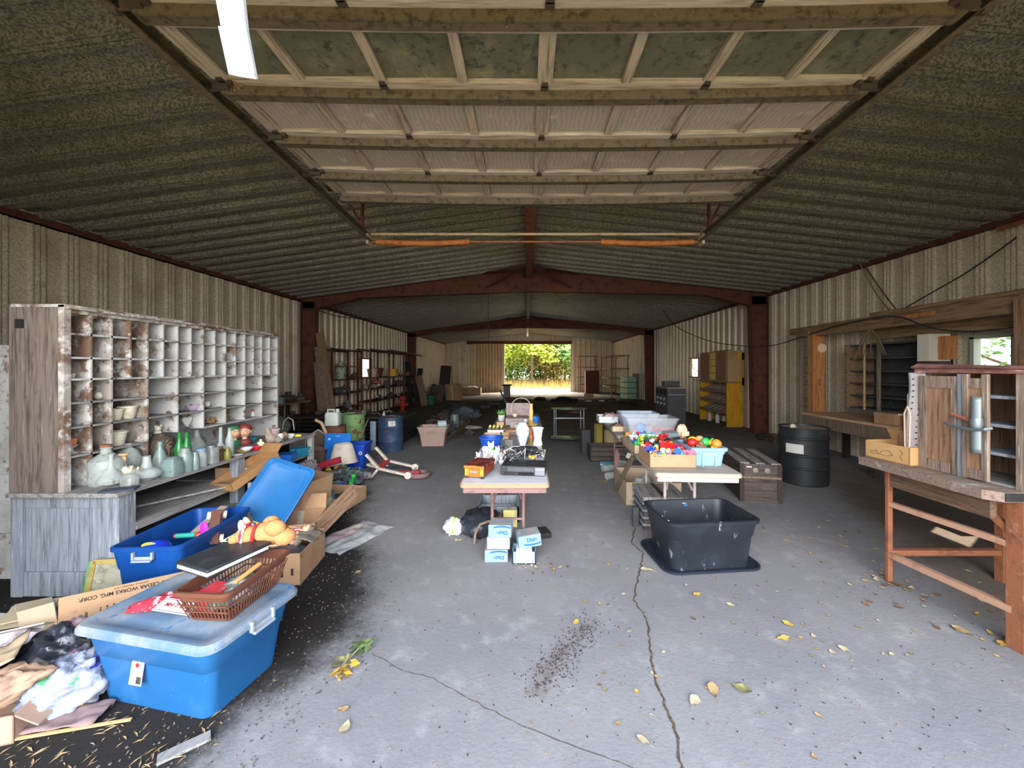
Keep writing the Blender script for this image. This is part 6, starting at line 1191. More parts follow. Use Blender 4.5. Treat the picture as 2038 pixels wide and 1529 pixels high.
ct2 = straighttote('clear_tub', 'shallow clear plastic tub behind the large clear tub', onr(1272, 852) + Vector((.06, .3, 0)), -.04, .55, .36, .20, .48, .30, mat('bluish_clear', c(176, 190, 210), .4, 0, [('noise', 6, c(150, 160, 176), .45, .75)], None, alpha=.7), .03)
COL = {'red': (214, 36, 40), 'yellow': (240, 206, 40), 'blue': (40, 90, 200), 'green': (50, 180, 80), 'orange': (236, 140, 50), 'white': (228, 228, 226), 'pink': (232, 130, 160), 'turquoise': (70, 180, 200), 'brown': (130, 96, 72), 'black': (44, 44, 48), 'peach': (226, 176, 140), 'grey': (150, 154, 160)}
def toycol(n): return plain(*[int(v * .86) for v in COL[n]], .4, 'toy_' + n, 0)
def t_figure(b): b.ell((0, 0, .03), (.02, .016, .03), 10, 7, floor=0); b.ell((0, 0, .072), (.017, .017, .017), 10, 7); b.tube([(-.016, 0, .045), (-.034, -.005, .03)], .007, 6); b.tube([(.016, 0, .045), (.034, -.005, .06)], .007, 6)
def t_ball(b): b.ell((0, 0, .026), (.026, .026, .026), 14, 9)
def t_block(b): b.box((0, 0, .02), (.05, .035, .04)); b.cyl((-.012, 0, .04), (-.012, 0, .048), .008, 8); b.cyl((.012, 0, .04), (.012, 0, .048), .008, 8)
def t_car(b):
    b.box((0, 0, .018), (.08, .035, .018)); b.loft([[Vector((x, y, z)) for x, z in ((-.022, .027), (.02, .027), (.012, .045), (-.018, .045))] for y in (-.014, .014)])
    for x in (-.025, .025):
        for y in (-.018, .018): b.cyl((x, y - .004, .01), (x, y + .004, .01), .01, 10)
def t_cup(b): b.lathe([(.018, 0), (.022, .05), (.024, .05), (.019, .046), (.015, .006), (.003, .005)], 14)
def t_bone(b): b.tube([(-.03, 0, .012), (.03, 0, .012)], .008, 8); [b.ell((x, y, .012), (.012, .012, .011), 8, 6) for x in (-.032, .032) for y in (-.009, .009)]
def t_ring(b): b.tube([(.025 * math.cos(a), .025 * math.sin(a), .008) for a in [2 * PI * k / 16 for k in range(16)]], .008, 8, True)
def t_dino(b): b.ell((0, 0, .03), (.035, .016, .02), 10, 7); b.tube([(.02, 0, .035), (.04, 0, .06), (.055, 0, .06)], [.012, .009, .010], 8); b.tube([(-.02, 0, .03), (-.065, 0, .02)], [.012, .003], 8); [b.cyl((x, y, 0), (x, y, .025), .007, 8) for x in (-.015, .015) for y in (-.01, .01)]
TK = {'figure': t_figure, 'ball': t_ball, 'block': t_block, 'car': t_car, 'cup': t_cup, 'bone': t_bone, 'ring': t_ring, 'animal': t_dino}
made = {}
def putoy(kind, col, where, loc, rot, sc=1.0, group=None):
    k_ = ('toy', kind)
    if k_ not in made: b = MB(); TK[kind](b); made[k_] = b.mesh('toy_' + kind, 50)
    me = made[k_].copy(); me.materials.clear(); me.materials.append(toycol(col))
    o = bpy.data.objects.new('toy_' + kind, me); C.objects.link(o); o.location = loc; o.rotation_euler = rot; o.scale = (sc,) * 3
    tag(o, 'small %s plastic toy %s %s' % (col, kind, where), 'toy', group)
def fill(o, w, d, z, n, where, group, cols, seed, spread=1.0):
    rg = random.Random(seed); M = o.matrix_basis if False else Matrix.Translation(o.location) @ o.rotation_euler.to_matrix().to_4x4()
    combos = [(k, c_) for c_ in cols for k in TK]; rg.shuffle(combos)
    nx = max(2, int(round((n * w / d) ** .5))); ny = -(-n // nx)
    for i in range(n):
        kind, col = combos[i % len(combos)]; gx, gy = i % nx, i // nx
        p = M @ Vector(((gx + .5 + rg.uniform(-.25, .25)) / nx * w - w / 2, (gy + .5 + rg.uniform(-.25, .25)) / ny * d - d / 2, z + rg.uniform(-.01, .03)))
        putoy(kind, col, where, p, (rg.uniform(-.7, .7), rg.uniform(-.7, .7), rg.uniform(0, 6)), rg.uniform(.7, 1.1), group)
def bed(o, w, d, z, label, seed, m=None):
    q = MB(); q.ell((0, 0, 0), (w / 2, d / 2, z), 20, 10, amp=.12, seed=seed, floor=.008); x = O(q, 'toy_pile', m or mat('toy_pile_mix', c(150, 140, 130), .6, 0, [('vor', 34, c(200, 60, 50), .72, .76), ('vor', 40, c(60, 100, 180), .78, .82), ('vor', 45, c(226, 190, 70), .8, .84), ('vor', 28, c(70, 66, 66), .75, .8)]), label, 'toys', o.location, o.rotation_euler[:]); x['kind'] = 'stuff'
bed(tr1, .36, .34, .09, 'jumbled small toys filling the front cardboard tray', 1); fill(tr1, .36, .33, .08, 40, 'in the front cardboard tray', 'toys in the front cardboard tray', ('red', 'yellow', 'white', 'blue', 'turquoise', 'pink'), 5)
bed(tr2, .38, .52, .08, 'jumbled small toys filling the wide tan tray', 2); fill(tr2, .38, .52, .075, 60, 'in the wide tan tray', 'toys in the wide tan tray', ('yellow', 'blue', 'black', 'orange', 'red', 'white', 'green', 'turquoise'), 8)
bed(bt_, .25, .34, .14, 'jumbled toys filling the small light blue tote', 3); fill(bt_, .24, .32, .135, 16, 'heaped in the light blue tote', 'toys in the light blue tote', ('peach', 'green', 'orange', 'yellow', 'red', 'brown'), 9)
bed(ct_, .50, .30, .15, 'pastel toys seen through the large clear tub', 4, mat('pastel_mix', c(196, 190, 200), .6, 0, [('vor', 14, c(90, 150, 220), .6, .64), ('vor', 16, c(236, 130, 160), .7, .74), ('vor', 20, c(240, 206, 110), .84, .88)]))
O(MB().ell((0, 0, .07), (.07, .05, .07)), 'toy_ball', plain(90, 160, 230, .4), 'sky blue soft toy pressed against the front of the clear tub', 'toy', ct_.location + Vector((-.13, -.10, .05))); O(MB().ell((0, 0, .05), (.045, .04, .05)), 'toy_ball', plain(240, 140, 170, .4), 'pink soft toy pressed against the left front of the clear tub', 'toy', ct_.location + Vector((-.20, -.10, .01)))
rr_ = MB(); rr_.box((0, 0, 0), (.27, .15, .012))
for k in range(7): rr_.box((0, -.06 + .02 * k, .009), (.27, .008, .008))
O(rr_, 'toy_roof', plain(206, 34, 40, .45, 'toy_roof_red'), 'bright red ribbed toy roof lying across the front tray', 'toy roof', (1.375, 3.62, .862), (.42, .14, -.2))
q = MB(); q.box((0, 0, .015), (.24, .07, .03)); O(q, 'toy_keyboard', plain(226, 230, 216, .5), 'long white toy keyboard lying in the wide tan tray', 'toy', onr(1297, 892) + Vector((.05, .10, .10)), (0, .05, -.05), bev=.004)
q = MB(); q.box((0, 0, .02), (.16, .10, .05)); O(q, 'grey_gadget', plain(112, 124, 130, .5), 'grey plastic box behind the red toy roof', 'toy', onr(1340, 890) + Vector((.02, .16, .10)), (.2, 0, .3), bev=.004)
q = MB(); q.ell((0, 0, .06), (.07, .06, .08), 16, 10, amp=.2, seed=4); q.box((0, -.05, .04), (.10, .03, .05)); O(q, 'toy_chair', plain(220, 180, 150, .6), 'peach toy chair standing between the clear tub and the blue tote', 'toy', onr(1364, 882) + Vector((0, .1, .06)), .3, ang=60)
q = MB(); q.box((0, 0, .02), (.26, .10, .05)); O(q, 'red_toy_car', plain(200, 40, 44, .5), 'long red toy bus at the back of the wide tan tray', 'toy', onr(1330, 876) + Vector((.0, .16, .09)), -.1, bev=.01)
for k, (cc, dx, dy) in enumerate((('yellow', -.06, .03), ('red', -.10, -.06), ('green', .03, -.04), ('orange', .09, -.12), ('peach', .02, .06))):
    O(MB().ell((0, 0, .03), (.045, .04, .04), 14, 9, amp=.15, seed=k), 'toy_food', toycol(cc), 'large %s toy food piece on top of the light blue tote' % cc, 'toy', bt_.location + Vector((dx, dy, .155)), 0, ang=60)
cbk = cbox('printed_carton', 'white printed carton of pink toys at the far left of the right tables', onr(1197, 842) + Vector((.12, .15, 0)), -.06, .30, .34, .10, mat('white_printed_card', c(206, 212, 218), .8, 0, [('noise', 9, c(110, 120, 140), .62, .67)]))
q = MB(); q.ell((0, 0, .06), (.16, .15, .08), 16, 10, amp=.35, seed=6, floor=.006); tag(O(q, 'pink_toys', mat('dusty_pink_mix', c(186, 156, 156), .8, 0, [('noise', 16, c(140, 110, 110), .5, .7)]), 'dusty pink toys heaped in the white printed carton', 'toys', cbk.location + Vector((.06, 0, 0))), 'dusty pink toys heaped in the white printed carton', 'toys', None, 'stuff')
th_ = T('toy_house', 'small tan toy house in front of the white printed carton', 'toy house', onr(1228, 858)); P(MB().b2((-.07, -.05, 0), (.07, .05, .07)), 'walls', plain(206, 186, 150, .7), th_, ang=0); P(MB().loft([[(-.085, y, .07), (.085, y, .07), (0, y, .115)] for y in (-.06, .06)]), 'roof', plain(110, 84, 70, .7), th_, ang=0)
solidbox('pink_box', 'dusty peach box right of the toy house', onr(1242, 858) + Vector((.03, .02, 0)), 0, .12, .09, .07, plain(200, 160, 140, .8), 'box')
plankthing('green_stick_toy', 'thin green stick toy rising at the right end of the clear tub', onr(1345, 864), onr(1352, 846, TH + .12), .012, .012, toycol('green'), 'toy')
# ---------------------------------------------------------------- under the right tables
bxr = cbox('big_carton', 'big open cardboard box with jars under the right table', (1.50, 4.92, 0), -.05, .64, .70, .27, cardpale, [('f', -1.3, .2)])
for k, (dx, dy) in enumerate(((-.1, -.05), (.0, .05), (.18, .05))):
    jar([(.06, 0), (.07, .02), (.07, .16), (.05, .2), (.05, .22)], 'dusty_jar', ('dusty jar with a white tag in the big carton', 'dusty jar in the centre of the big carton', 'dusty jar at the right of the big carton')[k], glassm, bxr.location + Vector((dx, dy, .008)), 'jar', 1.1)
tbx = T('tool_chest', 'grey slatted wooden chest behind the black tote', 'chest', (1.37, 4.08, 0), -.04)
P(MB().b2((-.20, -.22, 0), (.20, .22, .30)), 'body', trunkwood, tbx, ang=0); P(MB().b2((-.215, -.235, .30), (.215, .235, .335)), 'lid', greywoody, tbx, ang=0)
for z in (.05, .12, .19, .26): P(MB().b2((-.215, -.225, z), (-.2, .225, z + .02)).b2((-.2, -.23, z), (.2, -.22, z + .02)), 'slat', greywood, tbx, ang=0)
P(MB().b2((-.02, -.236, .335), (.02, .236, .34)), 'strap', darkwood, tbx, ang=0)
O(MB().box((0, 0, .10), (.06, .05, .20)), 'dark_brick', darksteel, 'dark grey block with a red edge left of the grey chest', 'block', (1.105, 3.98, 0), .1, bev=.004)
pk = T('picket', 'pointed reddish grey picket standing beside the right table', 'picket', (1.255, 5.45, 0), .1); P(MB().loft([[(-.035, y, 0), (.035, y, 0), (.035, y, .42), (0, y, .49), (-.035, y, .42)] for y in (-.01, .01)]), 'board', mat('mauve_wood', c(132, 104, 102), .85, 0, [('noise', 6, c(104, 80, 78), .45, .7, GRAINZ)]), pk, ang=0)
ds = plankthing('diagonal_stick', 'flat stick with a paper tag leaning on the right table edge', Fp(1224, 978), onr(1262, 905, .70), .05, .02, plankwood, 'stick'); P(MB().box((.18, .02, .46), (.05, .004, .07), (0, .5, 0)), 'tag', paper, ds, ang=0)
wcr = cbox('wooden_crate', 'dark wooden crate under the second right table', (1.50, 6.92, 0), -.05, .80, .42, .25, trunkwood, t=.02, cat='crate')
for z in (.08, .17): P(MB().b2((-.405, -.215, z), (.405, -.21, z + .02)), 'slat', darkwood, wcr, ang=0)
O(MB().lathe([(.12, 0), (.13, .02), (.13, .22), (.12, .24)], 20), 'tan_keg', plain(166, 146, 110, .8), 'tan metal keg behind the dark wooden crate', 'keg', (1.62, 7.4, .0)); bpy.data.objects['tan_keg'].scale = (1.2, 1.2, 1.9)
O(MB().box((0, 0, .28), (.12, .12, .56)), 'yellow_post', plain(150, 136, 60, .8), 'yellow painted post standing behind the dark wooden crate', 'post', (1.36, 7.42, 0), .3, bev=.006)
O(MB().box((0, 0, .22), (.16, .14, .44)), 'dark_tin', darksteel, 'dark tin left of the yellow post', 'tin', (1.12, 7.5, 0), .2, bev=.006)
for k, (px, py, mm_) in enumerate(((1206, 932, glassblue), (1212, 940, glassm), (1222, 956, glassm))):
    jar([(.05, 0), (.055, .02), (.055, .18), (.02, .24), (.018, .30)], 'glass_bottle', ('blue bottle lying on the floor beside the right tables', 'clear bottle lying in front of the blue bottle', 'clear bottle lying by the pointed picket')[k], mm_, Fp(px, py) + Vector((-.1, 0, .056)), 'bottle', rot=(0, PI / 2, .3 * k))
# ---------------------------------------------------------------- black tote on its lid
BT = (1.455, 3.32, 0); rb_ = .10
bl_ = T('tote_cover', 'black tote lid lying on the floor under the black tote', 'lid', (1.46, 3.36, 0), rb_); P(MB().loft([rr(.80, .60, .10, 0), rr(.82, .62, .11, .006), rr(.82, .62, .11, .022), rr(.79, .59, .10, .024), rr(.76, .56, .09, .012)]), 'shell', blacklid, bl_)
bo = T('black_tote', 'large empty black plastic tote standing on its lid', 'tote', (BT[0], BT[1], .0125), rb_)
P(MB().loft(tote_rings(.745, .53, .395, .65, .44, .08, .008, .03, .03)), 'tub', blackp, bo)
P(MB().box((.02, .252, .345), (.06, .002, .035), (-.1, .05, 0)), 'price_tag', paper, bo, 'small white price tag', ang=0); P(MB().box((.02, .2495, .345), (.035, .001, .012), (-.1, .05, 0)), 'tag_scribble', inkblue, bo, ang=0)
q = MB(); q.tube([(-.365, -.10, .39), (-.34, -.08, .35), (-.32, -.12, .36), (-.30, -.16, .32), (-.31, -.2, .30)], .004, 6); O(q, 'white_string', paper, 'short white cord hanging over the rim of the black tote', 'cord', bo.location, rb_)
# ---------------------------------------------------------------- trunk and black drum
tk_ = T('trunk', 'old dark slatted wooden trunk between the right table and the black drum', 'trunk', (2.80, 4.69, 0), -.21)
P(MB().b2((-.22, 0, .01), (.22, .92, .40)), 'body', trunkwood, tk_, ang=0); P(MB().b2((-.225, -.005, .30), (.225, .925, .455)), 'lid', trunkwood, tk_, ang=0)
for x in (-.17, 0, .17): P(MB().b2((x - .05, 0, .455), (x + .05, .92, .47)), 'slat', greywoody, tk_, ang=0)
for x in (-.205, .205): P(MB().b2((x - .025, -.012, 0), (x + .025, -.0, .46)), 'corner_batten', darkwood, tk_, ang=0)
P(MB().b2((-.22, -.015, .285), (.22, -.004, .31)), 'band', plankwood, tk_, ang=0); P(MB().b2((-.23, -.01, 0), (.23, .0, .05)), 'foot_band', trunkwood, tk_, ang=0)
for x in (-.06, .07): P(MB().lathe([(.032, 0), (.03, .012), (.004, .014)], 14, M=Matrix(((1, 0, 0), (0, 0, -1), (0, 1, 0)))), 'metal_disc', mat('tarnished_brass', c(140, 130, 116), .5, .4), tk_, loc=(x, -.006, .385))
P(MB().b2((-.02, -.02, .43), (.04, -.004, .46)), 'latch', darksteel, tk_, ang=0); P(MB().b2((-.16, -.016, .415), (-.10, -.012, .43)), 'tag', paper, tk_, ang=0)
drum('black steel drum with a pale paper label standing by the right bench', (3.92, 5.55, 0), .295, .785, drumblack, 1.9, mat('dusty_grey_top', c(150, 138, 122), .9, 0, [('noise', 5, c(110, 100, 90), .5, .75)]), (.30, .52, .82), (-2.95 - 1.9 + .4, .44, .565, .22, paper))
O(MB().ell((0, 0, .02), (.04, .03, .03), amp=.4, seed=3), 'rag_knot', cloth_b, 'pale rag knot on the rim of the black drum', 'rag', (3.68, 5.42, .785))
# ---------------------------------------------------------------- workbench with cupboard
bx0, by0, by1, bz = 2.60, 2.18, 3.07, .91
wb_ = T('workbench', 'heavy plank workbench on rusty steel legs at the right', 'workbench', (bx0, by0, 0))
P(MB().loft([[(.0, .06, z), (.06, 0, z), (1.2, 0, z), (1.2, .89, z), (0, .89, z)] for z in (bz - .055, bz)]), 'top', mat('bench_plank', c(126, 108, 96), .8, 0, [('noise', 3, c(92, 74, 64), .45, .7, GRAINX), ('noise', 8, c(156, 150, 146), .55, .72)]), wb_, ang=0)
darkbrown = wood('dark_brown_board', c(104, 80, 62), c(66, 50, 40), c(130, 106, 86), GRAINY)
P(MB().b2((.06, -.006, bz - .05), (1.2, .0, bz - .004)), 'front_edge', blackr, wb_, 'blackened front edge', ang=0)
P(MB().b2((.30, .40, bz - .20), (1.2, .44, bz - .055)), 'apron', darkbrown, wb_, ang=0); P(MB().b2((.12, .12, bz - .19), (.16, .8, bz - .055)), 'apron', darkbrown, wb_, ang=0)
P(MB().b2((.170, .0, 0), (.27, .09, bz - .055)), 'leg', rustor, wb_, bev=.004, ang=0); P(MB().b2((.11, .755, 0), (.145, .785, bz - .055)), 'leg', rustor, wb_, bev=.004, ang=0)
P(MB().b2((.95, .05, 0), (1.05, .15, bz - .055)), 'leg', rustor, wb_, ang=0); P(MB().b2((.95, .74, 0), (1.0, .795, bz - .055)), 'leg', rustor, wb_, ang=0)
P(MB().bar((.19, .06, .59), (.13, .76, .585), .035, .035), 'rail', mat('dusty_rust_rail', c(168, 130, 106), .8, 0, [('noise', 8, c(130, 84, 60), .5, .72)]), wb_, ang=0); P(MB().bar((.19, .06, .22), (.13, .76, .205), .04, .04), 'lower_rail', MATS['dusty_rust_rail'], wb_, ang=0)
P(MB().bar((.13, .77, .22), (1.0, .77, .22), .04, .04), 'stretcher', rustor, wb_, ang=0); P(MB().bar((.20, .08, .66), (.18, .36, .86), .035, .035), 'brace', rustor, wb_, ang=0)
# cupboard lying open on the bench
cu = T('cupboard', 'weathered wooden wall cupboard with open shelves standing on the workbench', 'cupboard', (2.79, 2.06, bz + .001))
P(MB().b2((.30, .125, 0), (.32, .72, .68)), 'back_panel', brownwood, cu, ang=0); P(MB().b2((0, .70, 0), (.32, .72, .68)), 'side_panel', cupwood, cu, ang=0); P(MB().b2((0, .125, 0), (.32, .143, .68)), 'side_panel', cupwood, cu, ang=0); P(MB().b2((0, .125, 0), (.32, .70, .015)), 'bottom_board', greywoody, cu, ang=0)
P(MB().b2((-.02, .10, .66), (.34, .74, .685)), 'top_board', mat('red_brown_top', c(126, 84, 76), .8, 0, [('noise', 4, c(180, 164, 156), .56, .7, GRAINY), ('noise', 4, c(92, 60, 54), .45, .6)]), cu, ang=0)
P(MB().loft([[(-.03, .09, .688), (-.03, .76, .70), (.02, .76, .725), (.02, .09, .703)], [(-.02, .09, .683), (-.02, .76, .69), (.03, .76, .715), (.03, .09, .693)]]), 'cornice', MATS['red_brown_top'], cu, ang=0)
for z in (.17, .34, .51): P(MB().b2((.02, .144, z), (.30, .41, z + .018)), 'shelf', greywood, cu, ang=0)
dr_ = MB()
for a, b_ in (((-.02, .46, 0), (0, .50, .64)), ((-.02, .66, 0), (0, .71, .64)), ((-.019, .501, .001), (-.001, .659, .07)), ((-.019, .501, .56), (-.001, .659, .639))): dr_.b2(a, b_)
dd_ = P(dr_, 'door', cupwood, cu, ang=0); P(MB().b2((-.012, .50, .07), (-.004, .66, .56)), 'door_panel', brownwood, dd_, ang=0)
dr_ = MB()
for a, b_ in (((-.035, .285, .01), (-.015, .315, .655)), ((-.035, .39, .01), (-.015, .42, .655)), ((-.034, .316, .011), (-.016, .389, .07)), ((-.034, .316, .57), (-.016, .389, .63))): dr_.b2(a, b_)
dd_ = P(dr_, 'door', cupwood, cu, ang=0); P(MB().b2((-.028, .315, .07), (-.02, .39, .57)), 'door_panel', brownwood, dd_, ang=0)
P(MB().b2((-.024, .42, 0.0), (.0, .458, .655)), 'stile', greywood, cu, ang=0); P(MB().b2((-.012, .125, 0), (.0, .165, .66)), 'stile', cupwood, cu, ang=0)
sc2 = mat('galvanised_scoop', c(112, 122, 126), .4, .5, [('noise', 9, c(116, 128, 132), .5, .75)])
hk = T('metal_scoop', 'grey metal scoop with a curved strap hanging on the cupboard door', 'scoop', (2.735, 2.375, 1.19))
q = MB(); q.grid(lambda u, v: Vector((-.012 + .02 * math.sin(PI * u) * -1, -.03 + .06 * u, -.10 + .34 * v - .0 * u)), 8, 12); P(q, 'blade', sc2, hk, solid=.004)
q = MB(); q.tube([(-.02, .17, .06), (-.03, .10, .045), (-.04, .0, .04), (-.03, -.06, .05), (0, -.07, .06)], .010, 8); P(q, 'strap', sc2, hk); q = MB(); q.tube([(-.005, .14, .12), (-.01, .03, .09)], .012, 8); P(q, 'handle', plain(140, 84, 66, .7), hk)
q = MB(); q.lathe([(.028, .0), (.03, .02), (.028, .05), (.02, .05)], 14, (-.01, 0, .06)); P(q, 'socket', sc2, hk)
# perforated strip, carton, wire
pf = T('perforated_strip', 'wavy grey perforated metal strip standing against the cupboard side', 'metal strip', (2.775, 2.80, bz + .001), .25)
q = MB(); q.grid(lambda u, v: Vector((.004 * math.sin(9 * v), -.055 * .9 + .10 * u + .012 * math.sin(5.5 * v), .66 * v)), 6, 24); P(q, 'strip', mat('perforated_grey', c(172, 164, 164), .6, .2, [('noise', 5, c(140, 122, 110), .5, .8)]), pf, solid=.003)
for k in range(15):
    for s in (-.02, .02): P(MB().cyl((-.009, s - .002 + .012 * math.sin(5.5 * (.03 + .064 * k)), .02 + .0425 * k), (-.0015, s - .002 + .012 * math.sin(5.5 * (.03 + .064 * k)), .02 + .0425 * k), .0045, 6), 'hole', ink, pf)
cbb = cbox('shoe_carton', 'tan cardboard carton with line drawings at the far end of the workbench', (2.80, 2.94, bz + .001), PI / 2 + .08, .33, .22, .13, mat('yellow_tan_card', c(176, 138, 92), .85, 0, [('noise', 3, c(158, 122, 80), .45, .75)]), [('f', 2.1, .1)])
# drawings on the aisle face (local +Y after the turn)
for dx, pts_ in ((.09, [(-.03, .02), (-.01, .05), (.0, .03), (.03, .035), (.03, .015), (-.03, .02)]), (.0, [(-.05, .03), (-.02, .06), (.03, .05), (.05, .02), (.0, .015), (-.05, .03)]), (-.11, [(-.01, .01), (.01, .03), (-.01, .06), (.01, .08)])):
    P(MB().tube([(dx + x, .1115, z + .02) for x, z in pts_], .0012, 4), 'line_drawing', ink, cbb)
tb_ = T('open_carton', 'tan open carton with a blue triangle mark behind the line drawing carton', 'cardboard box', (3.06, 2.98, bz + .001), .1)
P(MB().b2((-.18, .06, 0), (.2, .07, .24)).b2((-.18, -.1, 0), (-.17, .07, .22)).b2((-.18, -.1, 0), (.2, .07, .006)), 'body', card, tb_, ang=0); P(MB().add([(-.15, .0585, .12), (-.10, .0585, .12), (-.125, .0585, .19)], [(0, 1, 2)]), 'triangle_mark', inkblue, tb_, ang=0)
wr = T('wire_hanger', 'bent white wire rack standing behind the perforated strip', 'wire rack', (2.92, 2.98, bz + .24))
q = MB(); q.tube([(-.02, 0, 0), (-.02, 0, .25), (0, 0, .28), (.02, 0, .25), (.05, 0, .08)], .006, 6); P(q, 'loop', paper, wr); q = MB(); q.tube([(-.09, 0, .10), (.08, 0, .10)], .006, 6); P(q, 'bar', paper, wr)
q = MB(); q.tube([(-.02, 0, -.03), (-.028, 0, .20), (0, 0, .25), (.028, 0, .20), (.022, 0, -.03), (0, 0, -.07), (-.02, 0, -.03)], .005, 6); O(q, 'rope_loop', plain(190, 160, 136, .8), 'pale rope loop hanging over the line drawing carton', 'rope', (2.71, 2.79, bz + .17), PI / 2 - .2)
O(MB().ell((0, 0, .03), (.05, .035, .035), amp=.25, seed=2), 'brown_lump', brownwood, 'brown wooden knob beside the rope loop', 'knob', (2.84, 2.83, bz + .17))
# ---------------------------------------------------------------- shelf bench, post and beams along the right wall
pb_ = T('plank_bench', 'long plank bench running along the right wall behind the black drum', 'bench', (5.0, 4.3, 0))
P(MB().b2((0, 0, .77), (.85, 2.85, .81)), 'top', paleply, pb_, ang=0); P(MB().b2((.02, .0, .58), (.05, 2.8, .77)), 'apron', plankwood, pb_, ang=0)
for y in (.05, 1.4, 2.7):
    P(MB().b2((.06, y, 0), (.14, y + .08, .77)), 'leg', darkwood, pb_, ang=0); P(MB().b2((.7, y, 0), (.78, y + .08, .77)), 'leg', darkwood, pb_, ang=0)
BX = 5.3
po = T('wooden_post', 'upright orange brown plank post at the far end of the wooden beam', 'post', (BX + .02, 7.26, 0)); P(MB().b2((-.03, -.02, 0), (.19, .03, 2.30)), 'plank', orangewood, po, ang=0); P(MB().b2((-.09, .03, 0), (-.03, .15, 2.3)), 'side_plank', beamwood, po, ang=0)
P(MB().lathe([(.09, 0), (.085, .012), (.004, .014)], 7, M=Matrix(((1, 0, 0), (0, 0, -1), (0, 1, 0)))), 'disc', plain(206, 176, 140, .8), po, loc=(.13, -.025, 1.98)); P(MB().box((.10, -.04, 1.35), (.05, .03, .12)), 'switch_box', plain(150, 90, 60, .6), po, ang=0)
po2 = T('wooden_post', 'upright dark post at the right frame edge beside the window', 'post', (BX - .1, 3.93, 0)); P(MB().b2((-.02, 0, 0), (.10, .24, 2.34)), 'plank', brownwood, po2, ang=0)
bm = T('wooden_beam', 'long dusty wooden beam carried by posts along the right wall', 'beam', (BX, 3.7, 2.20)); P(MB().b2((-.03, 0, 0), (.03, 3.4, .20)), 'lower_plank', beamwood, bm, ang=0); P(MB().b2((-.05, 0, .20), (.05, 2.3, .25)), 'ledge', beamwood, bm, ang=0); P(MB().b2((-.03, 3.4, .07), (.03, 4.15, .19)), 'extension', beamwood, bm, ang=0)
P(MB().b2((-.036, 1.35, .10), (-.03, 1.75, .15)), 'orange_patch', orangewood, bm, ang=0)
plankthing('wooden_beam', 'shorter lower beam under the long dusty beam by the window', (5.62, 3.6, 2.18), (5.62, 6.3, 2.16), .06, .18, beamwood, 'beam')
sw_ = T('wall_cabinet', 'dark open cabinet lined with ribbed board below the long beam', 'cabinet', (5.35, 5.35, .95))
P(MB().b2((.45, 0, 0), (.47, 1.25, 1.05)), 'back_panel', darksteel, sw_, ang=0); P(MB().b2((0, 1.2, 0), (.47, 1.25, 1.05)), 'side_panel', beamwood, sw_, ang=0); P(MB().b2((0, 0, 0), (.47, .03, 1.05)), 'side_panel', darkwood, sw_, ang=0)
for z in (0, .2, .4, .6, .8, 1.02): P(MB().b2((.05, .03, z), (.45, 1.2, z + .02)), 'shelf', darksteel, sw_, ang=0)
P(MB().b2((0, .60, 0), (.03, .64, 1.05)), 'divider', plankwood, sw_, ang=0); P(MB().b2((.0, .86, 0), (.02, .88, 1.05)), 'pale_edge', paleply, sw_, ang=0)
solidbox('white_block', 'white painted box with an orange side on the dark cabinet', (5.42, 5.22, 1.70), 0, .28, .16, .36, plain(196, 190, 172, .7), 'box'); solidbox('orange_block', 'orange wooden block beside the white painted box', (5.45, 5.07, 1.72), 0, .14, .10, .30, orangewood, 'block')
q = MB()
for k in range(10): a = R.uniform(-.35, .35); q.tube([(0, 0, 0), (.05 * math.cos(k), a * .5, -.15), (.08 * math.cos(k), a, -.36 - .06 * (k % 3))], .007, 5)
O(q, 'dried_roots', plain(110, 90, 66, .9), 'bunch of dried stalks hanging from the long dusty beam', 'dried plant', (5.25, 5.98, 2.22))
solidbox('bench_carton', 'folded tan carton on the plank bench by the wall', (5.3, 5.6, .81), .1, .42, .3, .16, card, 'cardboard box'); solidbox('bench_carton', 'smaller tan carton nearer on the plank bench', (5.25, 5.2, .81), -.1, .26, .26, .20, cardpale, 'cardboard box')
# ---------------------------------------------------------------- beyond the right steel column
bc_ = T('black_cabinet', 'black sound cabinet with silver knobs standing in the second bay, right', 'cabinet', (3.56, 9.9, 0)); P(MB().b2((0, 0, 0), (.46, .92, 1.10)), 'body', mat('dusty_black_panel', c(64, 64, 68), .7, 0, [('noise', 9, c(90, 90, 92), .5, .8)]), bc_, bev=.006, ang=0)
P(MB().b2((-.006, .06, .62), (.0, .86, .88)), 'speaker_panel', darksteel, bc_, ang=0); P(MB().b2((-.01, -.01, 1.10), (.47, .93, 1.125)), 'top_board', plain(150, 140, 118, .7), bc_, ang=0); P(MB().b2((.02, -.006, .93), (.44, 0, .95)), 'trim_line', plain(140, 132, 116, .7), bc_, ang=0)
for i in range(3):
    for j in range(2): P(MB().lathe([(.05, 0), (.045, .03), (.004, .035)], 12, M=Matrix(((0, 0, -1), (0, 1, 0), (1, 0, 0)))), 'knob', steel, bc_, loc=(-.006, .2 + .25 * i, .69 + .13 * j))
for i in range(3): P(MB().b2((-.004, .10 + .27 * i, .93), (.002, .28 + .27 * i, 1.06)), 'slot', ink, bc_, ang=0)
solidbox('dark_board', 'low dark panel lying on top of the black sound cabinet', (3.86, 10.5, 1.125), 0, .40, .25, .14, darksteel, 'panel')
yc = T('bin_shelf', 'yellow floor shelf with tilted wooden bins beyond the right column', 'shelf', (5.48, 10.72, 0))
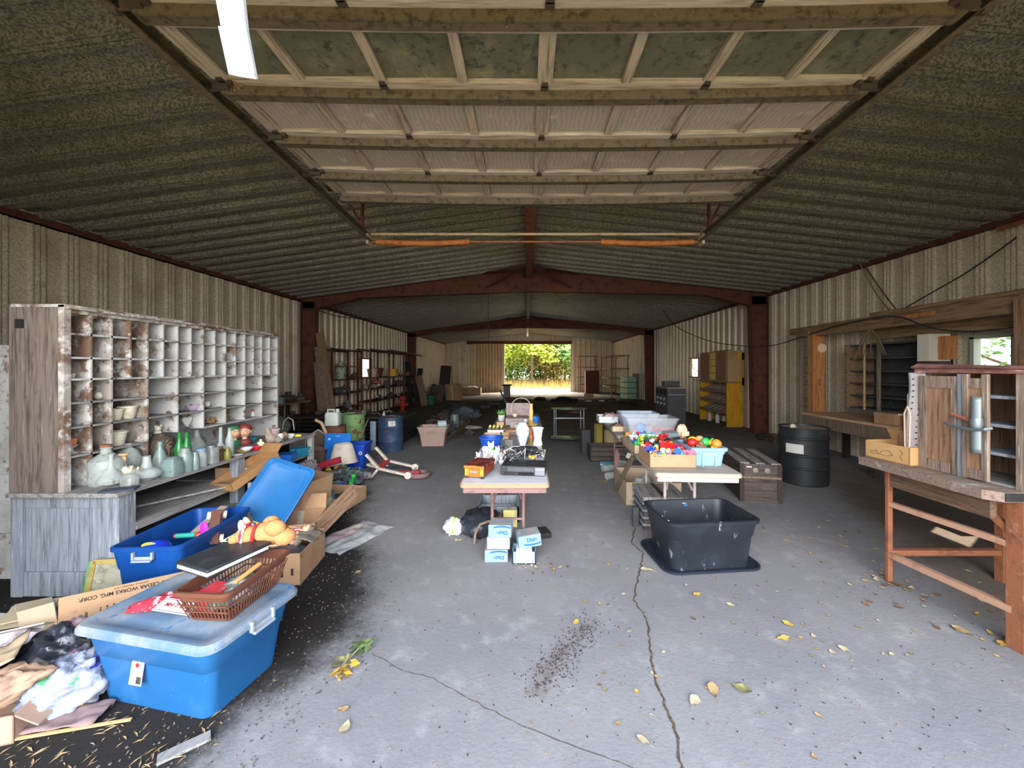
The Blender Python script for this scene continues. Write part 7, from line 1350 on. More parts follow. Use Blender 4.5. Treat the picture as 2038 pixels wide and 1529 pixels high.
P(MB().b2((0, 0, 0), (.44, .04, 1.20)), 'end_panel', yellowwood, yc, ang=0); P(MB().b2((0, 1.66, 0), (.44, 1.70, 1.20)), 'end_panel', yellowwood, yc, ang=0); P(MB().b2((-.02, -.02, 1.20), (.46, 1.72, 1.235)), 'top_board', plankwood, yc, ang=0); P(MB().b2((.42, .04, .2), (.44, 1.66, 1.2)), 'back_panel', darkwood, yc, ang=0)
for z in (.36, .66, .95):
    P(MB().loft([[(0, y, z), (.42, y, z + .16), (.42, y, z + .18), (0, y, z + .02)] for y in (.04, 1.66)]), 'shelf', beamwood, yc, ang=0); P(MB().b2((-.01, .04, z - .03), (.01, 1.66, z + .06)), 'lip', plankwood, yc, ang=0)
    for k in range(1, 6): P(MB().loft([[(0, y, z + .02), (.40, y, z + .17), (.40, y, z + .25), (0, y, z + .07)] for y in (.27 * k + .03, .27 * k + .05)]), 'bin_divider', plankwood, yc, ang=0)
wc_ = T('upper_cabinet', 'brown and yellow wall cabinet sitting above the yellow bin shelf', 'cabinet', (5.50, 10.72, 1.24))
P(MB().b2((0, 0, 0), (.40, 1.70, .86)), 'body', mat('tan_hardboard', c(166, 134, 96), .8, 0, [('noise', 4, c(140, 108, 76), .5, .75)]), wc_, ang=0)
P(MB().b2((-.015, .08, .03), (0, .66, .83)), 'door', mat('brown_hardboard', c(140, 106, 78), .8, 0, [('noise', 6, c(116, 86, 62), .5, .75)]), wc_, ang=0); P(MB().b2((-.015, 1.06, .03), (0, 1.62, .83)), 'door', MATS['brown_hardboard'], wc_, ang=0)
for k in range(4): P(MB().b2((-.01, .70, .05 + .20 * k), (.004, 1.02, .22 + .20 * k)), 'cubby', plain(220, 196, 100, .7), wc_, ang=0)
P(MB().b2((.26, -.02, .60), (.44, .0, .80)).b2((.38, -.02, -.1), (.44, .0, .80)).b2((.26, -.02, -.1), (.44, .0, .12)), 'bracket', yellowwood, wc_, ang=0)
q = MB(); q.bar((0, 0, 0), (0, .9, .0), .05, .03); O(q, 'dark_bar', blackr, 'thin dark bar on top of the brown and yellow wall cabinet', 'bar', (5.6, 10.8, 2.105), ang=0)
for k, (dy) in enumerate((.3, .8)): jar([(.06, 0), (.06, .2), (.03, .25), (.03, .28)], 'white_jug', ('white jug under the yellow bin shelf, nearer one', 'white jug under the yellow bin shelf, farther one')[k], plain(180, 180, 176, .6), (5.65, 11.3 + dy, 0), 'jug')
# ================================================================ far end of the building
for k, (z, dy, dx) in enumerate(((0, 0, 0), (.40, .02, -.05))):
    p_ = Fp(902, 797); o = solidbox('far_carton', ('lower closed carton of the far left pair', 'upper closed carton of the far left pair')[k], (p_.x + dx, p_.y + .3 + dy, z), -.1, .74, .6, .40, card, 'cardboard box')
    P(MB().b2((-.03, -.302, .0), (.03, .302, .402)), 'tape', plain(200, 170, 120, .5), o, ang=0)
p_ = Fp(934, 787); lg = cbox('long_tray', 'long low cardboard tray by the far left wall', (p_.x, p_.y + .3, 0), 0, 1.35, .6, .45, card); q = MB(); q.ell((0, 0, .40), (.5, .25, .14), 16, 8, amp=.4, seed=3); O(q, 'white_bundle', paper, 'white bundle lying in the long low cardboard tray', 'bundle', (p_.x, p_.y + .3, 0))
p_ = Fp(877, 797); plankthing('dark_board', 'tall dark brown panel leaning in the far left corner', p_ + Vector((0, .5, 0)), p_ + Vector((.1, .9, 1.75)), .55, .08, darkwood, 'panel', (0, 1, 0))
p_ = Fp(870, 802); q = MB(); q.ell((0, 0, .35), (.35, .3, .5), 16, 10, amp=.5, seed=15, floor=0); O(q, 'brown_sack', wicker, 'grey brown sack by the dark panel in the far left corner', 'sack', p_)
p_ = Fp(1009, 797); pd = T('pedestal', 'dark square wooden pedestal with a flat cap near the far doorway', 'pedestal', p_); P(MB().b2((-.17, -.17, .1), (.17, .17, .74)), 'shaft', greywoody, pd, ang=0); P(MB().b2((-.24, -.24, .74), (.24, .24, .80)), 'cap', blackr, pd, ang=0); P(MB().b2((-.2, -.2, 0), (.2, .2, .1)), 'foot', darkwood, pd, ang=0)
p_ = Fp(1020, 806); solidbox('dark_crate', 'dark brown crate in front of the square pedestal', p_, .1, .62, .4, .32, mat('dark_red_brown', c(78, 54, 44), .85, 0, [('noise', 6, c(54, 38, 32), .45, .7)]), 'crate')
p_ = Fp(1004, 822); q = MB(); q.ell((0, 0, .14), (.24, .3, .2), 16, 10, amp=.4, seed=17, floor=0); O(q, 'black_sack', bagblack, 'small black sack in front of the dark brown crate', 'sack', p_, ang=80)
p_ = Fp(1024, 824); q = MB(); q.ell((0, 0, .1), (.3, .25, .16), 16, 10, amp=.5, seed=19, floor=0); O(q, 'scrap_pile', junkm, 'low pile of scrap right of the small black sack', 'scrap', p_)
p_ = Fp(1125, 800); q = MB(); q.ell((0, 0, .06), (.6, .4, .16), 18, 10, amp=.5, seed=23, floor=0); O(q, 'dark_tarp', blackr, 'dark crumpled tarp on the floor before the far doorway', 'tarp', p_)
p_ = Fp(1172, 795); solidbox('tan_carton', 'tan carton sitting alone on the floor right of the far doorway', p_, .1, .40, .4, .30, card, 'cardboard box')
for k, (px, py) in enumerate(((1198, 797), (1172, 797.5))): O(MB().box((0, 0, .03), (.25, .12, .05)), 'paper_scrap', paper, ('white paper scrap on the floor before the far right rack', 'white paper scrap in front of the tan carton')[k], 'paper', Fp(px, py + 2), .2 * k)
rackm = mat('dusty_rack_steel', c(132, 104, 84), .8, 0, [('noise', 5, c(92, 62, 48), .45, .7)])
def frack(label, x0, x1, y0, y1, h, lv, arms=.12):
    o = T('steel_rack', label, 'rack', (x0, y0, 0)); W_, D_ = x1 - x0, y1 - y0
    for x in (0, W_):
        for y in (0, D_): P(MB().bar((x, y, 0), (x, y, h), .05, .05), 'post', rackm, o, ang=0)
    for z in lv:
        b = MB(); b.bar((-arms, 0, z), (W_ + arms, 0, z), .04, .05); b.bar((-arms, D_, z), (W_ + arms, D_, z), .04, .05); b.bar((0, 0, z), (0, D_, z), .04, .05); b.bar((W_, 0, z), (W_, D_, z), .04, .05); P(b, 'shelf_bars', rackm, o, ang=0)
    return o
frack('rusty rack against the back wall right of the far doorway', 3.55, 4.65, 26.0, 26.7, 2.45, (.55, 1.05, 1.7, 2.43))
frack('rusty rack in the far right corner, nearer the right wall', 4.75, 5.65, 21.9, 24.8, 2.35, (.55, 1.05, 1.6, 2.33))
bc2 = T('brown_chest', 'dark reddish brown cabinet against the back wall between the racks', 'cabinet', (4.25, 25.2, 0)); P(MB().b2((-.45, 0, 0), (.40, .6, 1.48)), 'body', mat('reddish_brown_paint', c(84, 46, 34), .8, 0, [('noise', 5, c(60, 32, 26), .45, .7)]), bc2, ang=0); P(MB().b2((.40, .1, 0), (.46, .5, 1.3)), 'side_board', plankwood, bc2, ang=0)
gc = T('green_cabinet', 'pale green drawer cabinet with cream stripe near the right wall', 'drawer cabinet', (5.05, 20.2, 0), .0)
gm = mat('pale_green_paint', c(140, 178, 150), .6, 0, [('noise', 4, c(112, 150, 124), .5, .75)]); 
for k in range(4):
    P(MB().b2((0, 0, .04 + .29 * k), (.62, .9, .30 + .29 * k)), 'drawer', gm, gc, bev=.008, ang=0); P(MB().b2((.0, -.006, .05 + .29 * k), (.13, .0, .29 + .29 * k)), 'stripe', plain(220, 214, 160, .6), gc, ang=0)
P(MB().b2((.66, 0, 0), (.74, .9, 1.35)), 'side_board', plankwood, gc, ang=0); P(MB().b2((-.02, -.02, 0), (.64, .92, .04)), 'plinth', darkwood, gc, ang=0)
plankthing('white_board', 'narrow white board leaning behind the green drawer cabinet', (5.84, 20.4, 0.0), (5.90, 20.4, 2.1), .14, .03, white, 'board')
# litter of the dark far floor
lit = MB()
for k in range(1600):
    y = R.uniform(10, 26.5); x = R.uniform(-3.4, 4.8); s = R.uniform(.02, .09); a = R.uniform(0, 6)
    lit.add([(x + s * math.cos(a), y + s * math.sin(a), .004), (x - s * .4 * math.sin(a), y + s * .4 * math.cos(a), .012), (x - s * math.cos(a), y - s * math.sin(a), .006), (x + s * .4 * math.sin(a), y - s * .4 * math.cos(a), .004)], [(0, 1, 2, 3)])
tag(O(lit, 'dry_litter', mat('olive_litter', c(150, 132, 96), .95, 0, [('noise', 1.3, c(104, 94, 70), .4, .6), ('noise', 2.1, c(176, 162, 124), .6, .7)]), 'dry leaf litter strewn over the far dark floor', 'litter', ang=0), 'dry leaf litter strewn over the far dark floor', 'litter', None, 'stuff')
for k, (px, py, w_) in enumerate(((1110, 790, 1.6), (1030, 790, .9), (1085, 808, 1.2), (960, 800, 1.2), (1160, 812, 1.0))):
    plankthing('floor_stick', ('long dark stick before the far doorway', 'short dark stick left of the pedestal foot', 'dark stick lying in front of the tarp', 'dark lath lying before the long cardboard tray', 'dark stick lying right of the television stand')[k], Fp(px, py, .02), Fp(px, py, .02) + Vector((w_, .3 * (k % 3 - 1), 0)), .06, .03, darkwood, 'stick')
# ---------------------------------------------------------------- cables, chain, wires overhead
def wire(label, pts, r, m, nm='cable'):
    out = []; P3 = [Vector(p) for p in pts]
    for i in range(len(P3) - 1):
        p0, p1, p2, p3 = P3[max(0, i - 1)], P3[i], P3[i + 1], P3[min(len(P3) - 1, i + 2)]
        for k in range(6): t = k / 6; out.append(.5 * ((2 * p1) + (-p0 + p2) * t + (2 * p0 - 5 * p1 + 4 * p2 - p3) * t * t + (-p0 + 3 * p1 - 3 * p2 + p3) * t ** 3))
    out.append(P3[-1]); return O(MB().tube(out, r, 6), nm, m, label, 'cable')
wire('long black cable sagging across the right wall to the window', [Dp(1300, 575, 14.5), Dp(1335, 640, 12.8), Dp(1400, 675, 11.0), Dp(1470, 688, 9.4), Dp(1530, 689, 8.6), Dp(1590, 673, 7.6), Dp(1660, 650, 6.6), Dp(1740, 633, 5.85), Dp(1790, 631, 5.4), Dp(1850, 652, 5.0), Dp(1920, 660, 4.6), Dp(1990, 655, 4.3), Dp(2060, 645, 4.1)], .010, blackr)
wire('black cable rising from the beam to the upper right', [Dp(1795, 617, 5.5), Dp(1850, 585, 5.3), Dp(1920, 545, 5.1), Dp(1990, 497, 4.9), Dp(2060, 445, 4.7)], .009, blackr)
wire('dusty double cord dropping from the right eave to the beam', [Dp(1711, 524, 6.9), Dp(1735, 570, 6.6), Dp(1765, 612, 6.1), Dp(1780, 618, 5.8)], .010, plain(130, 112, 84, .9)); wire('darker cord dropping from the right eave, right of the dusty one', [Dp(1718, 524, 6.9), Dp(1750, 572, 6.5), Dp(1785, 618, 5.7)], .010, plain(90, 76, 58, .9))
wire('thin yellow cord strung under the right eave', [Dp(1720, 518, 6.9), Dp(1850, 470, 5.75), Dp(1990, 425, 4.9), Dp(2060, 400, 4.6)], .006, plain(176, 156, 80, .9))
wire('thin dark wire drooping below the left eave in the second bay', [Dp(632, 618, 9.9), Dp(690, 632, 12), Dp(770, 634, 14.5), Dp(850, 622, 15.5), Dp(930, 588, 14.5)], .010, blackr)
wire('thin pale wire drooping under the second bay roof, right', [Dp(1105, 585, 11.5), Dp(1160, 620, 15), Dp(1260, 655, 19)], .008, plain(130, 118, 96, .9))
wire('thin wire hanging from the right rafter', [Dp(1320, 560, 10), Dp(1296, 610, 10.5), Dp(1300, 650, 11)], .006, plain(120, 100, 76, .9))
ch = MB(); top_, bot_ = Dp(972, 552, 10.2), Dp(972, 676, 10.2); n_ = int((top_.z - bot_.z) / .05)
for k in range(n_):
    z = top_.z - .05 * (k + .5); a = (k % 2) * PI / 2; ch.tube([(.016 * math.cos(t) * math.cos(a), .016 * math.cos(t) * math.sin(a), z - top_.z + .03 * math.sin(t)) for t in [2 * PI * j / 10 for j in range(10)]], .006, 5, True)
tag(O(ch, 'hanging_chain', rustred, 'rusty chain hanging from the first rafter above the middle aisle', 'chain', top_), 'rusty chain hanging from the first rafter above the middle aisle', 'chain')
for s in (-1, 1): O(MB().box((0, 0, 0), (.10, .12, .07)), 'junction_box', darksteel, ('small box fixed left of the second ridge beam', 'small box fixed right of the second ridge beam')[s > 0], 'fixture', (XM + .24 * s, Y1 + .6, 3.93))
q = MB(); q.cyl((0, 0, 0), (0, .9, 0), .03, 10); O(q, 'rusty_pipe', rustor, 'rusty pipe end sticking out high on the right wall', 'pipe', (5.86, 3.95, 3.33), (0, 0, .03))
# ---------------------------------------------------------------- outside
lf = [mat('leaf_%d' % i, c(*q_), .7, 0, [('noise', 1.4, c(*q2), .45, .65)]) for i, (q_, q2) in enumerate((((126, 150, 40), (160, 168, 50)), ((86, 124, 44), (126, 148, 50)), ((68, 106, 50), (48, 80, 40)), ((146, 144, 62), (164, 138, 58))))]
bark = mat('bark', c(96, 80, 66), .95, 0, [('noise', 6, c(66, 54, 46), .45, .7)])
def tree(label, x, y, h, r, li, seed, n=1500, leaf=.24, trunk=.09, low=.25):
    rg = random.Random(seed); o = T('tree', label, 'tree', (x, y, max(0, .012 * (y - Y3)))); b = MB(); tips = []
    b.tube([(0, 0, -.1), (.08, 0, h * .3), (-.05, .05, h * .6), (0, 0, h * .95)], [trunk, trunk * .8, trunk * .5, .02], 8)
    for k in range(9):
        a = k * 2.4; z0 = h * (.2 + .07 * k); e = Vector((r * .8 * math.cos(a), r * .8 * math.sin(a), z0 + h * .22)); b.tube([(0, 0, z0), e * .5 + Vector((0, 0, z0 * .45)), e], [trunk * .45, trunk * .3, .012], 6); tips.append(e)
    P(b, 'trunk', bark, o); f = MB()
    for k in range(n):
        t = tips[rg.randrange(len(tips))] if rg.random() < .6 else Vector((0, 0, h * rg.uniform(low + .1, 1)))
        d = Vector((rg.gauss(0, 1), rg.gauss(0, 1), rg.gauss(0, 1))).normalized() * (r * .55 * rg.random() ** .4); p = t + d; p.z = max(h * low * .8, p.z)
        u = Vector((rg.gauss(0, 1), rg.gauss(0, 1), rg.gauss(0, .6))).normalized(); w_ = u.orthogonal().normalized(); s = leaf * rg.uniform(.6, 1.3)
        f.add([p - u * s * .6, p + w_ * s * .32, p + u * s * .6, p - w_ * s * .32], [(0, 1, 2, 3)])
    P(f, 'foliage', lf[li], o, ang=0); return o
tree('bright yellow green tree behind the left side of the far doorway', -2.2, 34.5, 6.2, 2.2, 0, 1, 4160)
tree('slim tree with a dark trunk left of the middle of the far doorway', .4, 33.2, 6.5, 1.9, 0, 2, 3200, trunk=.12, low=.4)
tree('olive coloured tree in the middle of the far doorway', 1.6, 36, 5.4, 2.2, 3, 3, 3520)
tree('darker green tree right of the middle of the far doorway', 3.4, 35, 5.6, 2.0, 2, 4, 3520, low=.4)
tree('yellow green bush at the right side of the far doorway', 5.0, 33.0, 4.2, 1.8, 1, 5, 2880, low=.1)
tree('tall green tree far behind the left of the doorway', -1.0, 40, 8.5, 3.2, 1, 6, 4160, .34)
tree('tall pale green tree far behind the right of the doorway', 4.6, 42, 8.5, 3.4, 0, 7, 4160, .34)
tree('low thicket beyond the far doorway between two trunks', 2.6, 38.5, 3.2, 2.4, 3, 8, 2880, low=.05)
tree('low green thicket at the left behind the far doorway', -1.6, 38.0, 3.0, 2.6, 1, 21, 2800, .24, low=.03)
tree('low olive thicket at the right behind the far doorway', 5.4, 38.0, 3.0, 2.4, 0, 22, 2800, .24, low=.03)
tree('dark green thicket filling the middle behind the far doorway', 1.4, 41.0, 3.4, 3.0, 2, 23, 2800, .28, low=.03)
tree('leafy tree seen through the right wall window', 11.5, 8.6, 5.0, 2.2, 1, 9, 2560, .14)
tree('leafy bush outside the small right window of the second bay', 10.5, 22.5, 4.2, 2.0, 0, 10, 2240, .14, low=.1)
gr = MB()
for k in range(7500):
    x = R.uniform(-6, 9); y = Y3 + .3 + 16 * R.random() ** .8; hgt = R.uniform(.05, .16) if y < Y3 + 3.4 else R.uniform(.25, .75); a = R.uniform(0, 6); w_ = .02; z0 = .012 * (y - Y3) - .03
    gr.add([(x - w_ * math.cos(a), y - w_ * math.sin(a), z0), (x + w_ * math.cos(a), y + w_ * math.sin(a), z0), (x + R.uniform(-.15, .15), y + R.uniform(-.15, .15), z0 + hgt)], [(0, 1, 2)])
tag(O(gr, 'dry_grass', mat('dry_grass', c(196, 164, 104), .9, 0, [('noise', .8, c(150, 150, 80), .5, .65), ('noise', 1.3, c(206, 150, 90), .6, .75)]), 'tall dry grass beyond the far doorway', 'grass', ang=0), 'tall dry grass beyond the far doorway', 'grass', None, 'stuff')
# ---------------------------------------------------------------- leaves and chips on the near floor
def leafmesh(k):
    q = MB(); n = 6; rg = random.Random(k)
    top = [(t / n, .32 * math.sin(PI * (t / n) ** .8) * (1 + .2 * rg.uniform(-1, 1))) for t in range(n + 1)]
    vs = [(x - .5, y, .04 + .12 * abs(x - .5) + .05 * rg.random()) for x, y in top] + [(x - .5, 0, .02 + .05 * rg.random()) for x, y in top] + [(x - .5, -y, .05 + .10 * rg.random()) for x, y in top]
    fs = [(i, i + 1, n + 2 + i, n + 1 + i) for i in range(n)] + [(n + 1 + i, n + 2 + i, 2 * n + 3 + i, 2 * n + 2 + i) for i in range(n)]
    q.add(vs, fs); q.tube([(.5, 0, .04), (.8, .08, .03)], .012, 4); return q.mesh('dry_leaf', 60)
lm = [leafmesh(k) for k in range(6)]
lmats = {'tan': mat('tan_leaf', c(164, 138, 98), .85, 0, [('noise', 3, c(150, 116, 76), .5, .7)]), 'yellow': mat('yellow_leaf', c(190, 154, 70), .8, 0, [('noise', 3, c(190, 140, 60), .5, .7)]), 'brown': mat('brown_leaf', c(122, 88, 64), .85, 0, [('noise', 3, c(104, 70, 50), .5, .7)]), 'pale': mat('pale_leaf', c(180, 166, 136), .85, 0, [('noise', 3, c(170, 150, 112), .5, .7)]), 'green': mat('olive_leaf', c(126, 124, 84), .85, 0, [('noise', 3, c(170, 160, 100), .5, .7)])}
def leaf(px, py, col, size, label=None, rot=None):
    me = lm[R.randrange(6)].copy(); me.materials.append(lmats[col]); o = bpy.data.objects.new('dry_leaf', me); C.objects.link(o); o.location = Fp(px, py, .003) if not isinstance(px, Vector) else px
    o.rotation_euler = (R.uniform(-.1, .1), R.uniform(-.1, .1), R.uniform(0, 6.28) if rot is None else rot); o.scale = (size, size, size)
    tag(o, label or 'small %s dry leaf scattered on the concrete floor' % col, 'leaf', None if label else '%s dry leaves on the concrete floor' % col)
for a in ((1146, 1240, 'yellow', .055, 'bright yellow leaf lying left of the long floor crack'), (1560, 1272, 'yellow', .075, 'large yellow leaf with a long stem on the right floor'), (1568, 1243, 'yellow', .07, 'slim yellow leaf behind the large yellow one'), (687, 1450, 'pale', .075, 'large pale leaf on the floor before the front tote'), (1382, 1397, 'pale', .075, 'large pale leaf just right of the long floor crack'), (1420, 1375, 'tan', .09, 'curled tan leaf in dark dirt right of the crack'), (1476, 1372, 'green', .09, 'long olive leaf right of the curled tan leaf'), (1287, 1135, 'pale', .09, 'pale leaf on the floor left of the black tote lid'), (1387, 1184, 'yellow', .06, 'pale yellow leaf in front of the black tote'), (1454, 1205, 'pale', .06, 'pale leaf right of the pale yellow one before the black tote'), (1680, 1293, 'pale', .06, 'pale oval leaf on the right floor'), (1915, 1257, 'tan', .10, 'long tan leaf near the workbench leg'), (712, 1140, 'tan', .06, 'orange tan leaf on the dark soil by the cartons'), (1280, 1475, 'pale', .06, 'crumpled pale leaf near the bottom of the crack'), (683, 1413, 'tan', .055, 'tan leaf on the floor right of the front tote'), (1996, 1282, 'yellow', .08, 'orange leaf at the foot of the workbench leg')): leaf(*a)
cl = ['tan', 'tan', 'tan', 'brown', 'brown', 'pale', 'pale', 'yellow', 'green']
for k in range(90): leaf(R.uniform(1160, 1640), R.triangular(905, 1529, 1000), R.choice(cl), R.uniform(.015, .038))
for k in range(70):
    px, py = R.uniform(1600, 2030), R.uniform(960, 1330); leaf(px, py, R.choice(cl), R.uniform(.02, .05))
for k in range(34): p_ = Vector((R.uniform(2.3, 3.3), R.uniform(2.3, 4.2), .003)); leaf(p_, 0, R.choice(cl), R.uniform(.02, .045))
for k in range(30): p_ = Vector((R.gauss(2.72, .13), R.gauss(2.93, .12), .003)); leaf(p_, 0, R.choice(['tan', 'brown', 'pale']), R.uniform(.03, .06))
for k in range(26): leaf(R.uniform(1165, 1225), R.uniform(900, 960), R.choice(['tan', 'yellow', 'pale']), R.uniform(.04, .07))
for k in range(26): leaf(R.gauss(1060, 30), R.gauss(1130, 8), R.choice(cl), R.uniform(.02, .04))
for k in range(18): leaf(R.gauss(915, 12), R.gauss(1065, 6), R.choice(['tan', 'pale']), R.uniform(.03, .05))
ch_ = MB()
def chip(x, y, s, a, z=.002): ch_.add([(x - s * math.cos(a), y - s * math.sin(a), z), (x + s * .18 * math.sin(a), y - s * .18 * math.cos(a), z + .003), (x + s * math.cos(a), y + s * math.sin(a), z), (x - s * .18 * math.sin(a), y + s * .18 * math.cos(a), z + .002)], [(0, 1, 2, 3)])
for k in range(1500):
    y = 1.45 + 5.5 * R.random() ** 1.5; x = R.uniform(-1.35 * y, 1.3 * y); chip(x, y, R.uniform(.003, .014), R.uniform(0, 6))
for k in range(190): chip(R.uniform(-2.3, -1.35), R.uniform(1.42, 1.85), R.uniform(.004, .03), R.uniform(0, 6))
tag(O(ch_, 'straw_chips', mat('straw_chips', c(156, 132, 98), .9, 0, [('noise', 4, c(150, 116, 76), .45, .65)]), 'straw and wood chips sprinkled over the floor', 'chips', ang=0), 'straw and wood chips sprinkled over the floor', 'chips', None, 'stuff')
gt = MB()
for k in range(1500):
    if k < 520: t = R.random(); x = .05 + .36 * t + R.gauss(0, .05); y = 1.98 + .48 * t + R.gauss(0, .06); s = R.uniform(.002, .0055)
    else: y = 1.45 + 4 * R.random(); x = R.uniform(-1.3 * y, 1.25 * y); s = R.uniform(.0015, .006)
    gt.box((x, y, .002), (s, s * 1.3, s * .6), (0, 0, k))
tag(O(gt, 'dirt_crumbs', mat('dark_crumbs', c(58, 48, 46), .95), 'dark dirt crumbs in a patch left of the long crack', 'dirt', ang=0), 'dark dirt crumbs in a patch left of the long crack', 'dirt', None, 'stuff')
gvl = MB()
for k in range(1100):
    y = R.uniform(1.42, 4.6); x = edge(y) - .9 * R.random() ** 1.3 + .12; s = R.uniform(.002, .008); gvl.box((x, y, .002), (s, s * 1.3, s * .6), (0, 0, k))
tag(O(gvl, 'gravel', mat('pale_grit', c(104, 98, 92), .95, 0, [('noise', 3, c(80, 74, 68), .45, .6)]), 'pale grit strewn over the dark soil along the left clutter', 'gravel', ang=0), 'pale grit strewn over the dark soil along the left clutter', 'gravel', None, 'stuff')
# wilted sprig
sp = T('wilted_sprig', 'wilted green weed sprig lying on the floor right of the front tote', 'weed', Fp(672, 1350), 0)
q = MB(); q.tube([(0, .0, .006), (-.01, .08, .012), (.02, .16, .02), (.05, .22, .03)], .003, 6); q.tube([(-.03, .03, .005), (.02, -.02, .006)], .005, 6); P(q, 'stem', plain(160, 150, 130), sp)
def lv(cx_, cy_, n_, s_): 
    q = MB()
    for k in range(n_):
        a = R.uniform(0, 6.28); p = Vector((cx_ + R.gauss(0, .02), cy_ + R.gauss(0, .02), R.uniform(.006, .05))); u = Vector((math.cos(a), math.sin(a), R.uniform(-.3, .4))) * s_; w_ = Vector((-math.sin(a), math.cos(a), .2)) * s_ * .3
        q.add([p, p + u * .5 + w_, p + u, p + u * .5 - w_], [(0, 1, 2, 3)])
    return q
P(lv(.04, .20, 26, .05), 'green_leaves', mat('sprig_green', c(92, 112, 68), .8, 0, [('noise', 8, c(126, 138, 92), .5, .7)]), sp, ang=0); P(lv(.0, .09, 12, .05), 'olive_leaves', lmats['green'], sp, ang=0); P(lv(.03, .02, 16, .05), 'dry_leaves', lmats['yellow'], sp, ang=0)
# ================================================================ more of the clutter
sm = lambda *a: plain(*a)
spots = [(640, 950, 5.6), (655, 944, 5.6), (672, 936, 5.7), (690, 948, 5.5), (706, 956, 5.4), (684, 962, 5.2), (664, 972, 5.1), (650, 964, 5.2), (696, 970, 5.0), (712, 940, 5.7), (722, 948, 5.5), (640, 930, 5.9), (626, 940, 5.6), (618, 956, 5.3), (632, 972, 5.0)]
kk = list(TK); cc_ = ['red', 'green', 'white', 'yellow', 'turquoise', 'grey', 'orange', 'blue']
for i, (px, py, Y) in enumerate(spots):
    p = Dp(px, py, Y); p.z = max(.03, min(.16, p.z)); putoy(kk[i % 8], cc_[(i * 3 + i // 8) % 8], 'among the scraps around the toy cart', p, (R.uniform(-.4, .4), R.uniform(-.4, .4), R.uniform(0, 6)), R.uniform(1.2, 2.0), 'toys among the scraps by the toy cart')
def crumple(nm, label, cat, loc, w, h, m, rot=0, amp=.05, seed=1):
    q = MB(); q.grid(lambda u, v: Vector(((u - .5) * w, (v - .5) * h, .004 + abs(amp * noise.noise(Vector((u * 4 + seed, v * 4, seed))) + .4 * amp * noise.noise(Vector((u * 11, v * 11, seed)))))), 18, 18)
    return O(q, nm, m, label, cat, loc, rot, solid=.003, ang=85)
crumple('magazine', 'crumpled white and blue printed sheet between the tan box and the toy cart', 'paper', (-2.35, 5.05, .02), .34, .26, mat('printed_sheet', c(190, 192, 196), .6, 0, [('noise', 6, c(60, 100, 160), .58, .63), ('noise', 8, c(170, 70, 70), .64, .68)]), .5)
crumple('newspaper', 'crumpled grey newspaper under the tipped cardboard tray', 'paper', (-2.50, 3.52, .03), .4, .3, mat('newsprint', c(160, 158, 152), .85, 0, [('noise', 30, c(96, 94, 92), .5, .62)]), -.3)
crumple('blue_print_sheet', 'blue and green printed sheet lying on the white bag', 'paper', (-2.13, 1.93, .16), .13, .16, mat('blue_green_print', c(50, 66, 150), .5, 0, [('noise', 7, c(70, 150, 90), .55, .6), ('noise', 9, c(200, 204, 210), .58, .63)]), .6, .03, 4)
crumple('pink_scrap', 'crimson plastic scrap between the paper bag and the white bag', 'plastic scrap', (-2.25, 1.86, .12), .10, .08, sm(170, 40, 90), .3, .03, 5)
crumple('grey_film', 'grey translucent film draped over the black trash bag', 'plastic film', (-2.33, 2.05, .15), .26, .2, mat('grey_film', c(120, 120, 130), .3, 0, [('noise', 8, c(80, 80, 92), .45, .7)], ('noise', 14, .8), alpha=.8), -.2, .07, 7)
q = MB(); q.tube([(-.14, .02, .14), (-.05, .06, .20), (.05, .05, .19), (.14, -.02, .10), (.18, -.10, .03)], .006, 6); O(q, 'drawstring', blackr, 'black drawstring looping over the trash bags', 'string', (-2.28, 1.95, .02), 0)
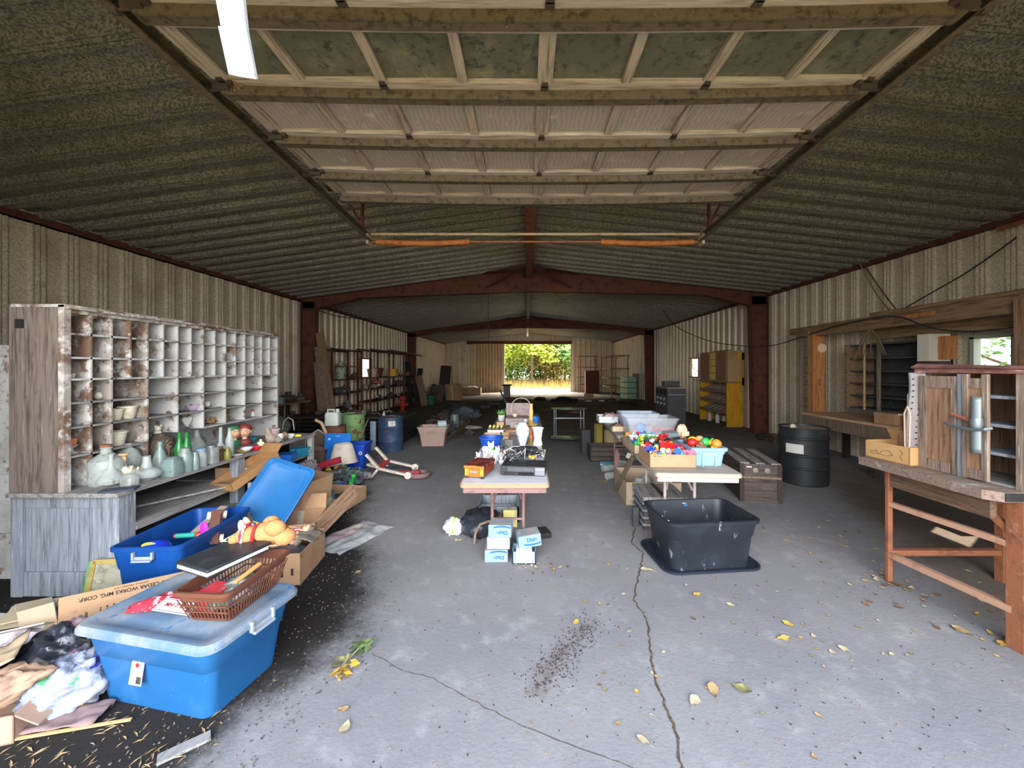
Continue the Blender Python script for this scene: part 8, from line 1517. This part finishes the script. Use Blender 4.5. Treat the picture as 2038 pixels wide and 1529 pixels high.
# more on the left racks
for k in range(26):
    y = 10.5 + 1.4 * (k % 6) / 6 if k < 10 else 13.0 + 4.8 * ((k * 7) % 16) / 16; z = (.485, .915, 1.315)[k % 3] if k < 10 else (.515, .935, 1.315)[k % 3]
    m_ = [junkm, darksteel, plain(120, 110, 90), plain(90, 100, 96), plain(150, 146, 136), plain(110, 60, 44)][k % 6]
    o = scrap('small unsorted scrap piece on the boards of the left wall racks', (-5.35 + .22 * (k % 2), y, z), R.uniform(.7, 1.25), k + 20, m_); o['group'] = 'scrap pieces on the left wall racks'
for k in range(10):
    o = scrap('small scrap piece lying on the dark board stack', (-2.9 - 1.8 * R.random(), 8.5 + .7 * R.random(), .573), R.uniform(.5, .9), k + 50, [junkm, darkwood, plain(120, 116, 106)][k % 3], 'scrap', 'scrap_piece'); o['group'] = 'scrap pieces on the dark board stack'
# litter on the far floor
for k, (px, py, s, m_) in enumerate(((985, 806, .35, cloth_d), (1048, 800, .3, junkm), (1075, 797, .4, blackr), (1090, 818, .22, junkm), (1180, 806, .3, junkm), (1145, 822, .25, cloth_br), (960, 812, .35, dm), (1215, 800, .35, junkm), (1060, 812, .25, darkwood), (1250, 808, .4, darkwood))):
    q = MB(); q.ell((0, 0, s * .12), (s, s * .7, s * .3), 14, 9, amp=.5, freq=4, seed=70 + k, floor=.002)
    O(q, 'debris_lump', m_, 'dark debris lump on the far floor, ' + ('behind the blue grey heap', 'right of the pedestal crate', 'in front of the dark tarp', 'behind the television stand', 'before the white paper scraps', 'right behind the television stand', 'left of the small black sack', 'before the far right rack', 'between pedestal and television stand', 'at the foot of the green cabinet')[k], 'debris', Fp(px, py), k)
# under the right tables and along the right wall
for k, (px, py, nm_, m_) in enumerate(((1235, 930, 'dull glass bowl', glassm), (1248, 945, 'grey enamel pan', plain(120, 124, 130)), (1205, 914, 'small rusty tin', junkm))):
    bowl('%s on the floor beside the right tables' % nm_, Fp(px, py), m_, .13, .08)
for k in range(8):
    o = scrap('small dark scrap piece along the foot of the right wall', (5.2 + .5 * R.random(), 7.4 + 1.9 * R.random(), 0), R.uniform(.6, 1.0), k + 80, [junkm, darkwood, cloth_br][k % 3], 'scrap', 'scrap_piece'); o['group'] = 'scrap pieces along the right wall'
plankthing('floor_lath', 'pale lath on the dark floor before the yellow bin shelf', Fp(1390, 862), Fp(1420, 868), .06, .02, plankwood, 'lath')
